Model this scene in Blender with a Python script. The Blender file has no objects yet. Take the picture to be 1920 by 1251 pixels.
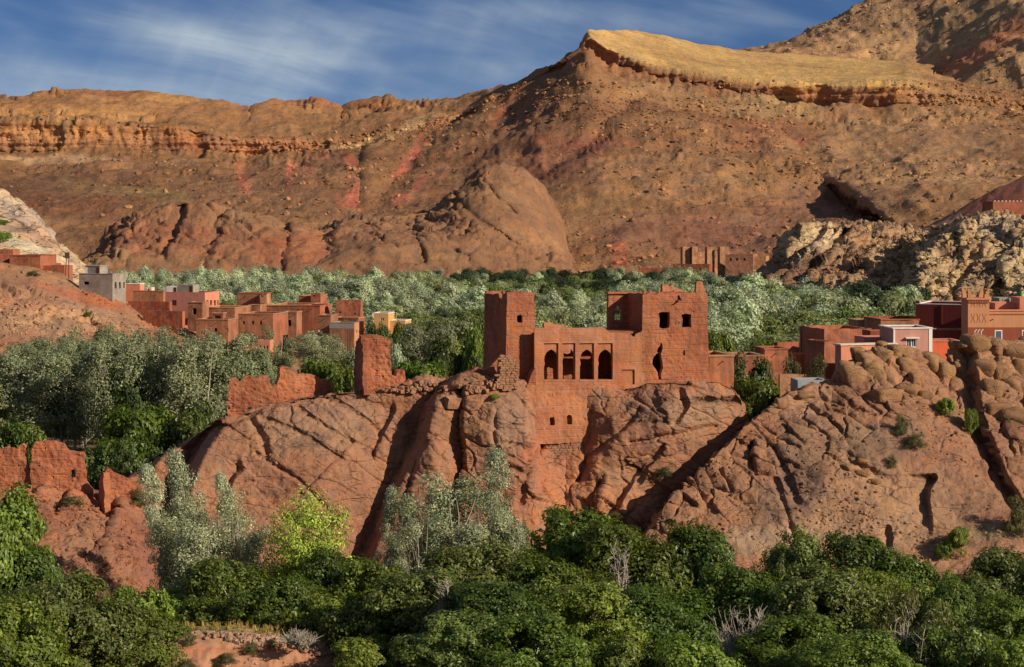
import bpy, math, random
import numpy as np
from mathutils import Vector

random.seed(7)
RNG = np.random.default_rng(11)
scene = bpy.context.scene
COL = scene.collection

# ------------------------------------------------------------------ camera
F = 3583.0          # focal length in photo pixels (photo is 1920 wide)
YH = 400.0          # photo row of the horizon
CH = 38.0           # camera height over the valley floor, metres
cam_d = bpy.data.cameras.new('camera')
cam = bpy.data.objects.new('camera', cam_d)
COL.objects.link(cam)
cam.location = (0, 0, CH)
cam.rotation_euler = (math.radians(90), 0, 0)
cam_d.sensor_width = 36.0
cam_d.lens = 36.0 * F / 1920.0
cam_d.shift_y = -(625.5 - YH) / 1920.0
cam_d.clip_start = 1.0
cam_d.clip_end = 30000.0
scene.camera = cam

# ------------------------------------------------------------------ light
SUN = Vector((0.80, -0.47, 0.47)).normalized()      # towards the sun
sun_d = bpy.data.lights.new('sun', 'SUN')
sun_d.energy = 4.6
sun_d.angle = math.radians(0.5)
sun_d.color = (1.0, 0.88, 0.70)
sun = bpy.data.objects.new('sun', sun_d)
COL.objects.link(sun)
sun.rotation_euler = (-SUN).to_track_quat('-Z', 'Y').to_euler()
sun.location = (200, -120, 300)

world = bpy.data.worlds.new('World')
scene.world = world
world.use_nodes = True
wn, wl = world.node_tree.nodes, world.node_tree.links
wn.clear()
w_out = wn.new('ShaderNodeOutputWorld')
w_bg = wn.new('ShaderNodeBackground')
w_bg.inputs['Strength'].default_value = 0.095
sky = wn.new('ShaderNodeTexSky')
sky.sky_type = 'NISHITA'
sky.sun_disc = False
sky.sun_elevation = math.asin(SUN.z)
sky.sun_rotation = math.atan2(SUN.x, SUN.y)
sky.altitude = 1800
sky.air_density = 0.9
sky.dust_density = 0.3
sky.ozone_density = 3.0
tc = wn.new('ShaderNodeTexCoord')
CLOUD_AT = (3.7, 0.5, 1.6)
# cirrus: a wide veil and combed streaks of ice cloud, by direction of view
def w_map(rot, scl, loc=(0, 0, 0)):
    m_ = wn.new('ShaderNodeMapping')
    t_ = wn.new('ShaderNodeMapping')
    t_.inputs['Rotation'].default_value = tuple(math.radians(v) for v in rot)
    wl.new(tc.outputs['Generated'], t_.inputs['Vector'])
    m_.inputs['Scale'].default_value = scl; m_.inputs['Location'].default_value = loc
    wl.new(t_.outputs['Vector'], m_.inputs['Vector']); return m_.outputs['Vector']
def w_noise(vec, sc, det, ro, di=0.0):
    n_ = wn.new('ShaderNodeTexNoise')
    n_.inputs['Scale'].default_value = sc; n_.inputs['Detail'].default_value = det
    n_.inputs['Roughness'].default_value = ro; n_.inputs['Distortion'].default_value = di
    wl.new(vec, n_.inputs['Vector']); return n_.outputs['Fac']
def w_rng(v, a, b, c=0.0, d=1.0):
    r_ = wn.new('ShaderNodeMapRange'); r_.interpolation_type = 'SMOOTHSTEP'
    for k_, x_ in zip(('From Min', 'From Max', 'To Min', 'To Max'), (a, b, c, d)): r_.inputs[k_].default_value = x_
    wl.new(v, r_.inputs['Value']); return r_.outputs['Result']
def w_math(op, a, b):
    m_ = wn.new('ShaderNodeMath'); m_.operation = op; m_.use_clamp = op == 'ADD'
    for i_, v_ in enumerate((a, b)):
        if isinstance(v_, (int, float)): m_.inputs[i_].default_value = v_
        else: wl.new(v_, m_.inputs[i_])
    return m_.outputs[0]
streak = w_noise(w_map((0, -15, 0), (5.0, 5.0, 26.0)), 1.0, 11, 0.63, 0.6)
veil = w_noise(w_map((0, -13, 0), (3.0, 3.0, 10.0), CLOUD_AT), 1.0, 4, 0.5, 0.3)
fine = w_noise(w_map((0, 55, 0), (14.0, 14.0, 50.0)), 1.0, 6, 0.58, 0.6)
body = w_rng(veil, 0.455, 0.66)
comb = w_math('ADD', w_math('ADD', w_math('MULTIPLY', w_rng(streak, 0.28, 0.72), 0.55), 0.28), w_math('MULTIPLY', w_rng(fine, 0.35, 0.75), 0.18))
thin = w_math('MULTIPLY', w_rng(streak, 0.45, 0.85), 0.18)
cover = w_math('ADD', w_math('MULTIPLY', body, comb), thin)
cover = w_math('MULTIPLY', cover, 0.95)
tint = wn.new('ShaderNodeMixRGB'); tint.blend_type = 'MULTIPLY'; tint.inputs['Fac'].default_value = 1.0
tint.inputs['Color2'].default_value = (0.28, 0.38, 0.52, 1)      # clear high-desert blue
# look the clear sky up a little above the line of sight: thin dry mountain air
up = wn.new('ShaderNodeVectorMath'); up.operation = 'ADD'
up.inputs[1].default_value = (0, 0, 0.06)
wl.new(tc.outputs['Generated'], up.inputs[0])
nrm = wn.new('ShaderNodeVectorMath'); nrm.operation = 'NORMALIZE'
wl.new(up.outputs['Vector'], nrm.inputs[0])
wl.new(nrm.outputs['Vector'], sky.inputs['Vector'])
wl.new(sky.outputs['Color'], tint.inputs['Color1'])
cl = wn.new('ShaderNodeMixRGB')
cl.inputs['Color2'].default_value = (4.7, 5.4, 5.9, 1)
wl.new(cover, cl.inputs['Fac'])
wl.new(tint.outputs['Color'], cl.inputs['Color1'])
wl.new(cl.outputs['Color'], w_bg.inputs['Color'])
wl.new(w_bg.outputs['Background'], w_out.inputs['Surface'])

vs = scene.view_settings
vs.view_transform = 'Standard'
vs.look = 'None'
vs.gamma = 1.0
vs.exposure = 0.2
vs.use_curve_mapping = False
try:
    scene.cycles.max_bounces = 6
    scene.cycles.diffuse_bounces = 3
    scene.cycles.transmission_bounces = 4
    scene.cycles.transparent_max_bounces = 4
except Exception:
    pass

# ------------------------------------------------------------------ numpy noise
def _h(ix, iy, iz, seed):
    h = (ix.astype(np.uint32) * np.uint32(374761393) + iy.astype(np.uint32) * np.uint32(668265263)
         + iz.astype(np.uint32) * np.uint32(2147483647) + np.uint32((seed * 974711 + 12345) & 0xffffffff))
    h = (h ^ (h >> np.uint32(13))) * np.uint32(1274126177)
    h = (h ^ (h >> np.uint32(16))) * np.uint32(2246822519)
    h = h ^ (h >> np.uint32(13))
    return (h & np.uint32(0xffffff)).astype(np.float64) / float(0xffffff)

def vnoise(p, seed=0):
    i = np.floor(p).astype(np.int64)
    f = p - i
    f = f * f * (3 - 2 * f)
    r = 0
    for a in (0, 1):
        for b in (0, 1):
            for c in (0, 1):
                w = (f[..., 0] if a else 1 - f[..., 0]) * (f[..., 1] if b else 1 - f[..., 1]) * (f[..., 2] if c else 1 - f[..., 2])
                r = r + w * _h(i[..., 0] + a, i[..., 1] + b, i[..., 2] + c, seed)
    return r * 2 - 1

def fbm(p, octv=4, seed=0, gain=0.5):
    r = 0; a = 1.0; s = 0
    q = np.array(p, dtype=np.float64)
    for o in range(octv):
        r = r + a * vnoise(q, seed + o * 7); s += a
        a *= gain; q = q * 2.03 + 17.1
    return r / s

def ridged(p, octv=4, seed=0, gain=0.5):
    r = 0; a = 1.0; s = 0
    q = np.array(p, dtype=np.float64)
    for o in range(octv):
        r = r + a * (1 - np.abs(vnoise(q, seed + o * 7)) * 2); s += a
        a *= gain; q = q * 2.03 + 9.7
    return r / s

def voro(p, seed=0, jit=0.9, full=False):
    i = np.floor(p).astype(np.int64)
    f = p - i
    f1 = np.full(p.shape[:-1], 9.0); f2 = f1.copy(); cid = np.zeros(p.shape[:-1]); rel = np.zeros(p.shape)
    for a in (-1, 0, 1):
        for b in (-1, 0, 1):
            for c in (-1, 0, 1):
                x, y, z = i[..., 0] + a, i[..., 1] + b, i[..., 2] + c
                dx = a + 0.5 + jit * (_h(x, y, z, seed) - 0.5) - f[..., 0]
                dy = b + 0.5 + jit * (_h(x, y, z, seed + 1) - 0.5) - f[..., 1]
                dz = c + 0.5 + jit * (_h(x, y, z, seed + 2) - 0.5) - f[..., 2]
                d = np.sqrt(dx * dx + dy * dy + dz * dz)
                k = d < f1
                f2 = np.where(k, f1, np.minimum(f2, d))
                f1 = np.where(k, d, f1)
                cid = np.where(k, _h(x, y, z, seed + 3), cid)
                if full: rel[k] = np.stack([dx, dy, dz], -1)[k]
    return (f1, f2, cid, rel) if full else (f1, f2, cid)

def sstep(a, b, x):
    t = np.clip((x - a) / (b - a), 0, 1)
    return t * t * (3 - 2 * t)

# ------------------------------------------------------------------ photo pixel -> place
def W(px, py, D):
    return ((px - 960.0) / F * D, D, CH - (py - YH) / F * D)

def PY(z, D):
    return YH + (CH - z) * F / D

# ------------------------------------------------------------------ objects
def link(o, parent=None):
    COL.objects.link(o)
    if parent is not None:
        o.parent = parent
    return o

def tag(o, label=None, cat=None, group=None, kind=None):
    if label: o['label'] = label
    if cat: o['category'] = cat
    if group: o['group'] = group
    if kind: o['kind'] = kind
    return o

def empty(name, loc, label, cat, group=None):
    o = bpy.data.objects.new(name, None)
    o.location = loc
    o.empty_display_size = 0.5
    link(o)
    return tag(o, label, cat, group)

def np_mesh(name, V, Q, mats, midx=None, smooth=False, col=None, T=None):
    """V (n,3); Q (m,4) quads; T (k,3) triangles"""
    me = bpy.data.meshes.new(name)
    V = np.asarray(V, dtype=np.float32).reshape(-1, 3)
    Q = np.zeros((0, 4), int) if Q is None else np.asarray(Q, dtype=np.int32).reshape(-1, 4)
    T = np.zeros((0, 3), int) if T is None else np.asarray(T, dtype=np.int32).reshape(-1, 3)
    nq, nt = len(Q), len(T)
    me.vertices.add(len(V)); me.vertices.foreach_set('co', V.ravel())
    me.loops.add(nq * 4 + nt * 3)
    me.loops.foreach_set('vertex_index', np.concatenate([Q.ravel(), T.ravel()]).astype(np.int32))
    me.polygons.add(nq + nt)
    st = np.concatenate([np.arange(nq) * 4, nq * 4 + np.arange(nt) * 3]).astype(np.int32)
    me.polygons.foreach_set('loop_start', st)
    if midx is not None:
        me.polygons.foreach_set('material_index', np.asarray(midx, dtype=np.int32))
    me.polygons.foreach_set('use_smooth', np.full(nq + nt, smooth))
    me.update(calc_edges=True)
    me.validate()
    for m in (mats if isinstance(mats, (list, tuple)) else [mats]):
        me.materials.append(m)
    if col is not None:
        a = me.color_attributes.new('Col', 'FLOAT_COLOR', 'POINT')
        c = np.ones((len(V), 4), dtype=np.float32); c[:, :3] = np.asarray(col).reshape(-1, 3)
        a.data.foreach_set('color', c.ravel())
    return me

def put(name, me, parent=None, loc=None):
    o = bpy.data.objects.new(name, me)
    if loc is not None: o.location = loc
    return link(o, parent)

class MB:
    """collects boxes, tubes and slabs in world coordinates, builds one mesh object"""
    def __init__(self):
        self.V = []; self.Q = []; self.n = 0
    def add(self, V, Q):
        V = np.asarray(V, float).reshape(-1, 3); Q = np.asarray(Q, int).reshape(-1, 4)
        self.V.append(V); self.Q.append(Q + self.n); self.n += len(V)
    def hexa(self, c8):
        # c8: 0-3 bottom ring ccw, 4-7 top ring
        self.add(c8, [[3, 2, 1, 0], [4, 5, 6, 7], [0, 1, 5, 4], [1, 2, 6, 5], [2, 3, 7, 6], [3, 0, 4, 7]])
    def obox(self, o, ux, uy, x0, x1, y0, y1, z0, z1):
        o = np.array(o, float); ux = np.array(ux, float); uy = np.array(uy, float)
        c = []
        for z in (z0, z1):
            for (x, y) in ((x0, y0), (x1, y0), (x1, y1), (x0, y1)):
                p = o[:2] + ux[:2] * x + uy[:2] * y
                c.append((p[0], p[1], z))
        self.hexa(c)
    def tube(self, pts, rad, n=6):
        pts = np.asarray(pts, float); m = len(pts)
        rad = np.broadcast_to(np.asarray(rad, float), (m,))
        d = np.gradient(pts, axis=0)
        d /= np.linalg.norm(d, axis=1)[:, None] + 1e-9
        ref = np.array([0.31, 0.95, 0.05])
        a = np.cross(d, ref); a /= np.linalg.norm(a, axis=1)[:, None] + 1e-9
        b = np.cross(d, a)
        th = np.arange(n) / n * 2 * np.pi
        V = pts[:, None] + rad[:, None, None] * (a[:, None] * np.cos(th)[None, :, None] + b[:, None] * np.sin(th)[None, :, None])
        Q = []
        for i in range(m - 1):
            for j in range(n):
                k = (j + 1) % n
                Q.append((i * n + j, i * n + k, (i + 1) * n + k, (i + 1) * n + j))
        V = V.reshape(-1, 3)
        if n == 4:
            Q.append((0, 1, 2, 3)); Q.append(((m - 1) * n + 3, (m - 1) * n + 2, (m - 1) * n + 1, (m - 1) * n))
        elif n == 6:
            e = (m - 1) * n
            Q += [(0, 1, 2, 3), (0, 3, 4, 5), (e + 3, e + 2, e + 1, e), (e + 5, e + 4, e + 3, e)]
        self.add(V, Q)
    def arrays(self):
        return np.concatenate(self.V), np.concatenate(self.Q)
    def build(self, name, mat, parent=None, origin=None, smooth=False, warp=None, col=None):
        V, Q = self.arrays()
        if warp is not None:
            V = warp(V)
        if origin is None:
            if parent is not None:
                p = parent; L = np.zeros(3)
                while p is not None:
                    L += np.array(p.location); p = p.parent
                V = V - L
            loc = None
        else:
            V = V - np.array(origin); loc = origin
        me = np_mesh(name, V, Q, mat, smooth=smooth, col=col)
        return put(name, me, parent, loc)
# ------------------------------------------------------------------ materials
def nodes_of(name):
    m = bpy.data.materials.new(name); m.use_nodes = True
    n, l = m.node_tree.nodes, m.node_tree.links
    n.clear()
    out = n.new('ShaderNodeOutputMaterial')
    b = n.new('ShaderNodeBsdfPrincipled')
    l.new(b.outputs['BSDF'], out.inputs['Surface'])
    b.inputs['Specular IOR Level'].default_value = 0.15
    b.inputs['Roughness'].default_value = 0.9
    return m, n, l, b, out

def mathn(n, l, op, a, b=None, clamp=False):
    x = n.new('ShaderNodeMath'); x.operation = op; x.use_clamp = clamp
    for i, v in enumerate((a, b)):
        if v is None: continue
        if isinstance(v, (int, float)): x.inputs[i].default_value = v
        else: l.new(v, x.inputs[i])
    return x.outputs[0]

def noise_n(n, l, vec, scale, detail=5, rough=0.55, dist=0.0):
    t = n.new('ShaderNodeTexNoise')
    t.inputs['Scale'].default_value = scale; t.inputs['Detail'].default_value = detail
    t.inputs['Roughness'].default_value = rough; t.inputs['Distortion'].default_value = dist
    l.new(vec, t.inputs['Vector'])
    return t.outputs['Fac']

def rng_n(n, l, v, a, b, c, d):
    r = n.new('ShaderNodeMapRange')
    for k, x in zip(('From Min', 'From Max', 'To Min', 'To Max'), (a, b, c, d)):
        r.inputs[k].default_value = x
    l.new(v, r.inputs['Value'])
    return r.outputs['Result']

def earth_mat(name, color=None, sc=1.0, bump=0.5, bdist=0.1, var=0.35, speck=0.0, speck_sc=1.0, light=None, strata=0.0, strata_sc=1.0, stretch=(1, 1, 1), cracks=0.0, crack_sc=1.0, streak=0.0, varnish=0.0):
    """weathered earth or rock: mottling at three sizes, loose stones, relief. sc = cycles per metre of the mid mottling"""
    m, n, l, b, out = nodes_of(name)
    tcn = n.new('ShaderNodeTexCoord')
    g = n.new('ShaderNodeNewGeometry')
    mpn = n.new('ShaderNodeMapping'); mpn.inputs['Scale'].default_value = stretch
    l.new(g.outputs['Position'], mpn.inputs['Vector'])
    vec = mpn.outputs['Vector']
    if color is None:
        at = n.new('ShaderNodeAttribute'); at.attribute_name = 'Col'
        base = at.outputs['Color']
    else:
        rg = n.new('ShaderNodeRGB'); rg.outputs[0].default_value = (*color, 1); base = rg.outputs[0]
    a1 = noise_n(n, l, vec, sc, 6, 0.6)
    a2 = noise_n(n, l, vec, sc * 0.17, 4, 0.55)
    a3 = noise_n(n, l, vec, sc * 5.5, 7, 0.72)
    v = mathn(n, l, 'ADD', rng_n(n, l, a1, 0.25, 0.75, -var, var), rng_n(n, l, a2, 0.3, 0.7, -var * 0.6, var * 0.6))
    v = mathn(n, l, 'ADD', v, rng_n(n, l, a3, 0.25, 0.75, -var * 0.7, var * 0.7))
    h = mathn(n, l, 'ADD', mathn(n, l, 'MULTIPLY', a1, 1.0), mathn(n, l, 'MULTIPLY', a3, 0.35))
    if strata > 0:
        ms = n.new('ShaderNodeMapping'); ms.inputs['Scale'].default_value = (0.12, 0.12, 1.0)
        l.new(g.outputs['Position'], ms.inputs['Vector'])
        st = noise_n(n, l, ms.outputs['Vector'], strata_sc, 5, 0.6, 0.3)
        v = mathn(n, l, 'ADD', v, rng_n(n, l, st, 0.3, 0.7, -strata, strata))
        h = mathn(n, l, 'ADD', h, mathn(n, l, 'MULTIPLY', st, 1.2))
    if speck > 0:
        dn = n.new('ShaderNodeTexNoise'); dn.inputs['Scale'].default_value = speck_sc * 1.3; dn.inputs['Detail'].default_value = 3
        l.new(vec, dn.inputs['Vector'])
        dv = n.new('ShaderNodeVectorMath'); dv.operation = 'SCALE'; dv.inputs['Scale'].default_value = 0.9 / speck_sc
        l.new(dn.outputs['Color'], dv.inputs[0])
        da = n.new('ShaderNodeVectorMath'); da.operation = 'ADD'; l.new(vec, da.inputs[0]); l.new(dv.outputs['Vector'], da.inputs[1])
        crowd = rng_n(n, l, noise_n(n, l, vec, sc * 0.5, 4, 0.6), 0.40, 0.60, 0.30, 1.0)
        for ks, amp in ((1.0, 1.0), (2.3, 0.8)):
            vo = n.new('ShaderNodeTexVoronoi'); vo.inputs['Scale'].default_value = speck_sc * ks
            l.new(da.outputs['Vector'], vo.inputs['Vector'])
            sepc = n.new('ShaderNodeSeparateColor'); l.new(vo.outputs['Color'], sepc.inputs['Color'])
            size = rng_n(n, l, sepc.outputs['Red'], 0.55, 1.0, 0.0, 0.42)
            stone = mathn(n, l, 'MULTIPLY', mathn(n, l, 'MAXIMUM', mathn(n, l, 'SUBTRACT', size, vo.outputs['Distance']), 0.0), 6.0)
            stone = mathn(n, l, 'MULTIPLY', mathn(n, l, 'MINIMUM', stone, 1.0), crowd)
            sgn = rng_n(n, l, sepc.outputs['Green'], 0.0, 1.0, -1.0 * amp, 0.75 * amp)
            v = mathn(n, l, 'ADD', v, mathn(n, l, 'MULTIPLY', mathn(n, l, 'MULTIPLY', stone, sgn), speck))
            h = mathn(n, l, 'ADD', h, mathn(n, l, 'MULTIPLY', stone, 0.7 * amp))
    if cracks > 0:
        mc = n.new('ShaderNodeMapping'); mc.inputs['Rotation'].default_value = (0, math.radians(-36), 0); mc.inputs['Scale'].default_value = (0.38, 0.6, 1.0)
        l.new(g.outputs['Position'], mc.inputs['Vector'])
        dn2 = n.new('ShaderNodeTexNoise'); dn2.inputs['Scale'].default_value = crack_sc * 0.8; dn2.inputs['Detail'].default_value = 4
        l.new(mc.outputs['Vector'], dn2.inputs['Vector'])
        dv2 = n.new('ShaderNodeVectorMath'); dv2.operation = 'SCALE'; dv2.inputs['Scale'].default_value = 0.9 / crack_sc
        l.new(dn2.outputs['Color'], dv2.inputs[0])
        da2 = n.new('ShaderNodeVectorMath'); da2.operation = 'ADD'; l.new(mc.outputs['Vector'], da2.inputs[0]); l.new(dv2.outputs['Vector'], da2.inputs[1])
        for ks, wd in ((1.0, 0.05), (2.7, 0.07)):
            ve = n.new('ShaderNodeTexVoronoi'); ve.feature = 'DISTANCE_TO_EDGE'; ve.inputs['Scale'].default_value = crack_sc * ks
            l.new(da2.outputs['Vector'], ve.inputs['Vector'])
            ck = rng_n(n, l, ve.outputs['Distance'], 0.0, wd, 1.0, 0.0)
            ck = mathn(n, l, 'MULTIPLY', ck, rng_n(n, l, noise_n(n, l, vec, sc * 0.4 * ks, 3, 0.5), 0.45, 0.6, 0.0, 1.0))
            h = mathn(n, l, 'SUBTRACT', h, mathn(n, l, 'MULTIPLY', ck, cracks / ks ** 0.5))
            v = mathn(n, l, 'SUBTRACT', v, mathn(n, l, 'MULTIPLY', ck, 0.14))
    if streak > 0:
        mk = n.new('ShaderNodeMapping'); mk.inputs['Scale'].default_value = (1.0, 1.0, 0.10)
        l.new(g.outputs['Position'], mk.inputs['Vector'])
        s1 = noise_n(n, l, mk.outputs['Vector'], 1.7, 5, 0.65)
        v = mathn(n, l, 'ADD', v, rng_n(n, l, s1, 0.35, 0.65, streak, -streak))
        s2 = noise_n(n, l, vec, 0.28, 3, 0.5, 0.6)
        v = mathn(n, l, 'ADD', v, rng_n(n, l, s2, 0.45, 0.55, -streak * 0.6, streak * 0.6))
    if varnish > 0:
        s3 = noise_n(n, l, vec, sc * 0.30, 6, 0.62, 0.8)
        v = mathn(n, l, 'SUBTRACT', v, rng_n(n, l, s3, 0.50, 0.66, 0.0, varnish))
    fac = mathn(n, l, 'MAXIMUM', mathn(n, l, 'ADD', v, 1.0), 0.15)
    mx = n.new('ShaderNodeVectorMath'); mx.operation = 'SCALE'
    l.new(base, mx.inputs[0]); l.new(fac, mx.inputs['Scale'])
    # slight hue drift towards ochre / grey
    hs = n.new('ShaderNodeHueSaturation')
    l.new(mx.outputs['Vector'], hs.inputs['Color'])
    l.new(rng_n(n, l, a2, 0.3, 0.7, 0.496, 0.508), hs.inputs['Hue'])
    l.new(rng_n(n, l, a1, 0.3, 0.7, 0.86, 1.04), hs.inputs['Saturation'])
    l.new(hs.outputs['Color'], b.inputs['Base Color'])
    bp = n.new('ShaderNodeBump'); bp.inputs['Strength'].default_value = bump; bp.inputs['Distance'].default_value = bdist
    l.new(h, bp.inputs['Height']); l.new(bp.outputs['Normal'], b.inputs['Normal'])
    return m

def paint_mat(name, color, rough=0.75, var=0.08, sc=0.6, bump=0.1):
    m, n, l, b, out = nodes_of(name)
    g = n.new('ShaderNodeNewGeometry')
    a1 = noise_n(n, l, g.outputs['Position'], sc, 5, 0.6)
    ms = n.new('ShaderNodeMapping'); ms.inputs['Scale'].default_value = (3, 3, 0.25)
    l.new(g.outputs['Position'], ms.inputs['Vector'])
    a2 = noise_n(n, l, ms.outputs['Vector'], 0.8, 4, 0.6)
    v = mathn(n, l, 'ADD', rng_n(n, l, a1, 0.3, 0.7, 1 - var, 1 + var), rng_n(n, l, a2, 0.35, 0.75, var, -var * 1.6))
    mx = n.new('ShaderNodeVectorMath'); mx.operation = 'SCALE'
    mx.inputs[0].default_value = color; l.new(v, mx.inputs['Scale'])
    l.new(mx.outputs['Vector'], b.inputs['Base Color'])
    b.inputs['Roughness'].default_value = rough
    bp = n.new('ShaderNodeBump'); bp.inputs['Strength'].default_value = bump; bp.inputs['Distance'].default_value = 0.03
    l.new(noise_n(n, l, g.outputs['Position'], 9, 4), bp.inputs['Height']); l.new(bp.outputs['Normal'], b.inputs['Normal'])
    return m

def block_mat(name, color):
    """grey concrete blocks: courses as fine relief, seen from half a kilometre"""
    m, n, l, b, out = nodes_of(name)
    g = n.new('ShaderNodeNewGeometry')
    sp = n.new('ShaderNodeSeparateXYZ'); l.new(g.outputs['Position'], sp.inputs[0])
    cb = n.new('ShaderNodeCombineXYZ')
    l.new(mathn(n, l, 'ADD', sp.outputs['X'], sp.outputs['Y']), cb.inputs['X']); l.new(sp.outputs['Z'], cb.inputs['Y'])
    br = n.new('ShaderNodeTexBrick')
    br.inputs['Scale'].default_value = 1.0; br.inputs['Brick Width'].default_value = 0.5; br.inputs['Row Height'].default_value = 0.25
    br.inputs['Mortar Size'].default_value = 0.02
    c = np.array(color)
    br.inputs['Color1'].default_value = (*(c * 1.1), 1); br.inputs['Color2'].default_value = (*(c * 0.85), 1); br.inputs['Mortar'].default_value = (*(c * 1.25), 1)
    l.new(cb.outputs[0], br.inputs['Vector'])
    a1 = noise_n(n, l, g.outputs['Position'], 0.5, 5)
    mx = n.new('ShaderNodeVectorMath'); mx.operation = 'SCALE'
    l.new(br.outputs['Color'], mx.inputs[0]); l.new(rng_n(n, l, a1, 0.3, 0.7, 0.75, 1.2), mx.inputs['Scale'])
    l.new(mx.outputs['Vector'], b.inputs['Base Color'])
    return m

def leaf_mat(name, trans=0.25, rough=0.55, spec=0.25, hue=0.02, val=0.25):
    m, n, l, b, out = nodes_of(name)
    at = n.new('ShaderNodeAttribute'); at.attribute_name = 'Col'
    oi = n.new('ShaderNodeObjectInfo')
    hs = n.new('ShaderNodeHueSaturation')
    l.new(at.outputs['Color'], hs.inputs['Color'])
    l.new(rng_n(n, l, oi.outputs['Random'], 0, 1, 0.5 - hue, 0.5 + hue * 0.4), hs.inputs['Hue'])
    w = n.new('ShaderNodeTexWhiteNoise'); w.noise_dimensions = '1D'; l.new(oi.outputs['Random'], w.inputs['W'])
    l.new(rng_n(n, l, w.outputs['Value'], 0, 1, 1 - val, 1 + val), hs.inputs['Value'])
    l.new(hs.outputs['Color'], b.inputs['Base Color'])
    b.inputs['Roughness'].default_value = rough; b.inputs['Specular IOR Level'].default_value = spec
    tr = n.new('ShaderNodeBsdfTranslucent')
    sc = n.new('ShaderNodeVectorMath'); sc.operation = 'MULTIPLY'; sc.inputs[1].default_value = (1.25, 1.3, 0.6)
    l.new(hs.outputs['Color'], sc.inputs[0]); l.new(sc.outputs['Vector'], tr.inputs['Color'])
    mx = n.new('ShaderNodeMixShader'); mx.inputs['Fac'].default_value = trans
    l.new(b.outputs['BSDF'], mx.inputs[1]); l.new(tr.outputs['BSDF'], mx.inputs[2])
    l.new(mx.outputs['Shader'], out.inputs['Surface'])
    return m

M = {}
M['mountain'] = earth_mat('mountain_ground', None, 0.05, 1.0, 3.5, 0.26, 0.85, 0.30, strata=0.13, strata_sc=0.07, varnish=0.18)
M['hill'] = earth_mat('hill_ground', None, 0.12, 0.9, 1.0, 0.32, 0.6, 0.45)
M['cliff'] = earth_mat('outcrop_rock', None, 0.16, 1.0, 1.0, 0.28, 0.30, 0.7, strata=0.15, strata_sc=0.5, cracks=1.0, crack_sc=0.16, varnish=0.3)
M['rock'] = earth_mat('ridge_rock', None, 0.7, 0.9, 0.16, 0.20, 0.16, 4.0, cracks=0.9, crack_sc=0.42, varnish=0.28)
M['soil'] = earth_mat('valley_soil', None, 0.5, 0.6, 0.12, 0.30, 0.5, 3.0)
M['stone'] = earth_mat('rubble_stone', (0.33, 0.155, 0.085), 1.6, 0.6, 0.06, 0.28)
M['boulder'] = earth_mat('boulder_rock', (0.30, 0.150, 0.068), 0.9, 0.9, 0.14, 0.22, 0.15, 4.0, cracks=0.7, crack_sc=0.6, varnish=0.25)
M['terrace_stone'] = earth_mat('terrace_stone', (0.33, 0.20, 0.13), 2.2, 0.6, 0.05, 0.4)
ADOBE = (0.46, 0.150, 0.062)
M['adobe'] = earth_mat('rammed_earth', (0.345, 0.110, 0.050), 1.1, 1.0, 0.10, 0.16, 0.22, 5.0, strata=0.10, strata_sc=2.2, streak=0.16)
M['adobe_ruin'] = earth_mat('weathered_rammed_earth', (0.37, 0.116, 0.052), 1.6, 1.0, 0.14, 0.24, 0.4, 3.5, strata=0.10, strata_sc=1.6, streak=0.14)
M['adobe_plaster'] = earth_mat('earth_plaster', (0.425, 0.155, 0.070), 0.8, 0.7, 0.06, 0.12, 0.15, 6.0, streak=0.15)
M['dark_wood'] = paint_mat('old_timber', (0.10, 0.055, 0.03))
M['dark_room'] = paint_mat('dark_brown_earth', (0.09, 0.04, 0.025))  # even dark brown used on the roof-room doors
for nm, c in dict(house_red=(0.35, 0.108, 0.052), house_brown=(0.34, 0.135, 0.066), house_tan=(0.42, 0.19, 0.095), house_deep=(0.30, 0.085, 0.042), far_earth=(0.34, 0.14, 0.08)).items():
    M[nm] = earth_mat(nm + '_earth', c, 0.6, 0.8, 0.08, 0.18, 0.2, 3.0, streak=0.20)
for nm, c in dict(salmon=(0.56, 0.22, 0.16), pink=(0.52, 0.26, 0.195), orange=(0.62, 0.135, 0.055), maroon=(0.175, 0.036, 0.026), ochre=(0.62, 0.34, 0.125), tan=(0.52, 0.25, 0.125),
                  brick_red=(0.27, 0.075, 0.04), white=(0.78, 0.73, 0.66), cream=(0.62, 0.52, 0.38), green=(0.03, 0.30, 0.06), peach=(0.60, 0.235, 0.14), greycem=(0.33, 0.29, 0.24),
                  tan_dark=(0.40, 0.165, 0.085)).items():
    M[nm] = paint_mat('paint_' + nm, c)
M['block'] = block_mat('concrete_block', (0.30, 0.25, 0.20))
M['metal'] = paint_mat('dull_metal', (0.35, 0.36, 0.37), 0.5)
mg, n_, l_, b_, o_ = nodes_of('window_glass')
b_.inputs['Base Color'].default_value = (0.10, 0.13, 0.16, 1); b_.inputs['Roughness'].default_value = 0.12; b_.inputs['Specular IOR Level'].default_value = 0.6
gg = n_.new('ShaderNodeNewGeometry'); bb = n_.new('ShaderNodeBump'); bb.inputs['Strength'].default_value = 0.05
l_.new(noise_n(n_, l_, gg.outputs['Position'], 1.5), bb.inputs['Height']); l_.new(bb.outputs['Normal'], b_.inputs['Normal'])
M['glass'] = mg
M['leaf'] = leaf_mat('broad_leaf', 0.36, 0.42, 0.4, 0.02, 0.32)
M['leaf_silver'] = leaf_mat('silver_leaf', 0.15, 0.6, 0.3, 0.02, 0.2)
M['leaf_far'] = leaf_mat('far_leaf', 0.33, 0.7, 0.1, 0.03, 0.3)
M['bark'] = earth_mat('bark', (0.16, 0.11, 0.075), 3.0, 0.6, 0.03, 0.3)
M['bark_pale'] = earth_mat('pale_bark', (0.42, 0.37, 0.29), 3.0, 0.5, 0.02, 0.25)
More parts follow.
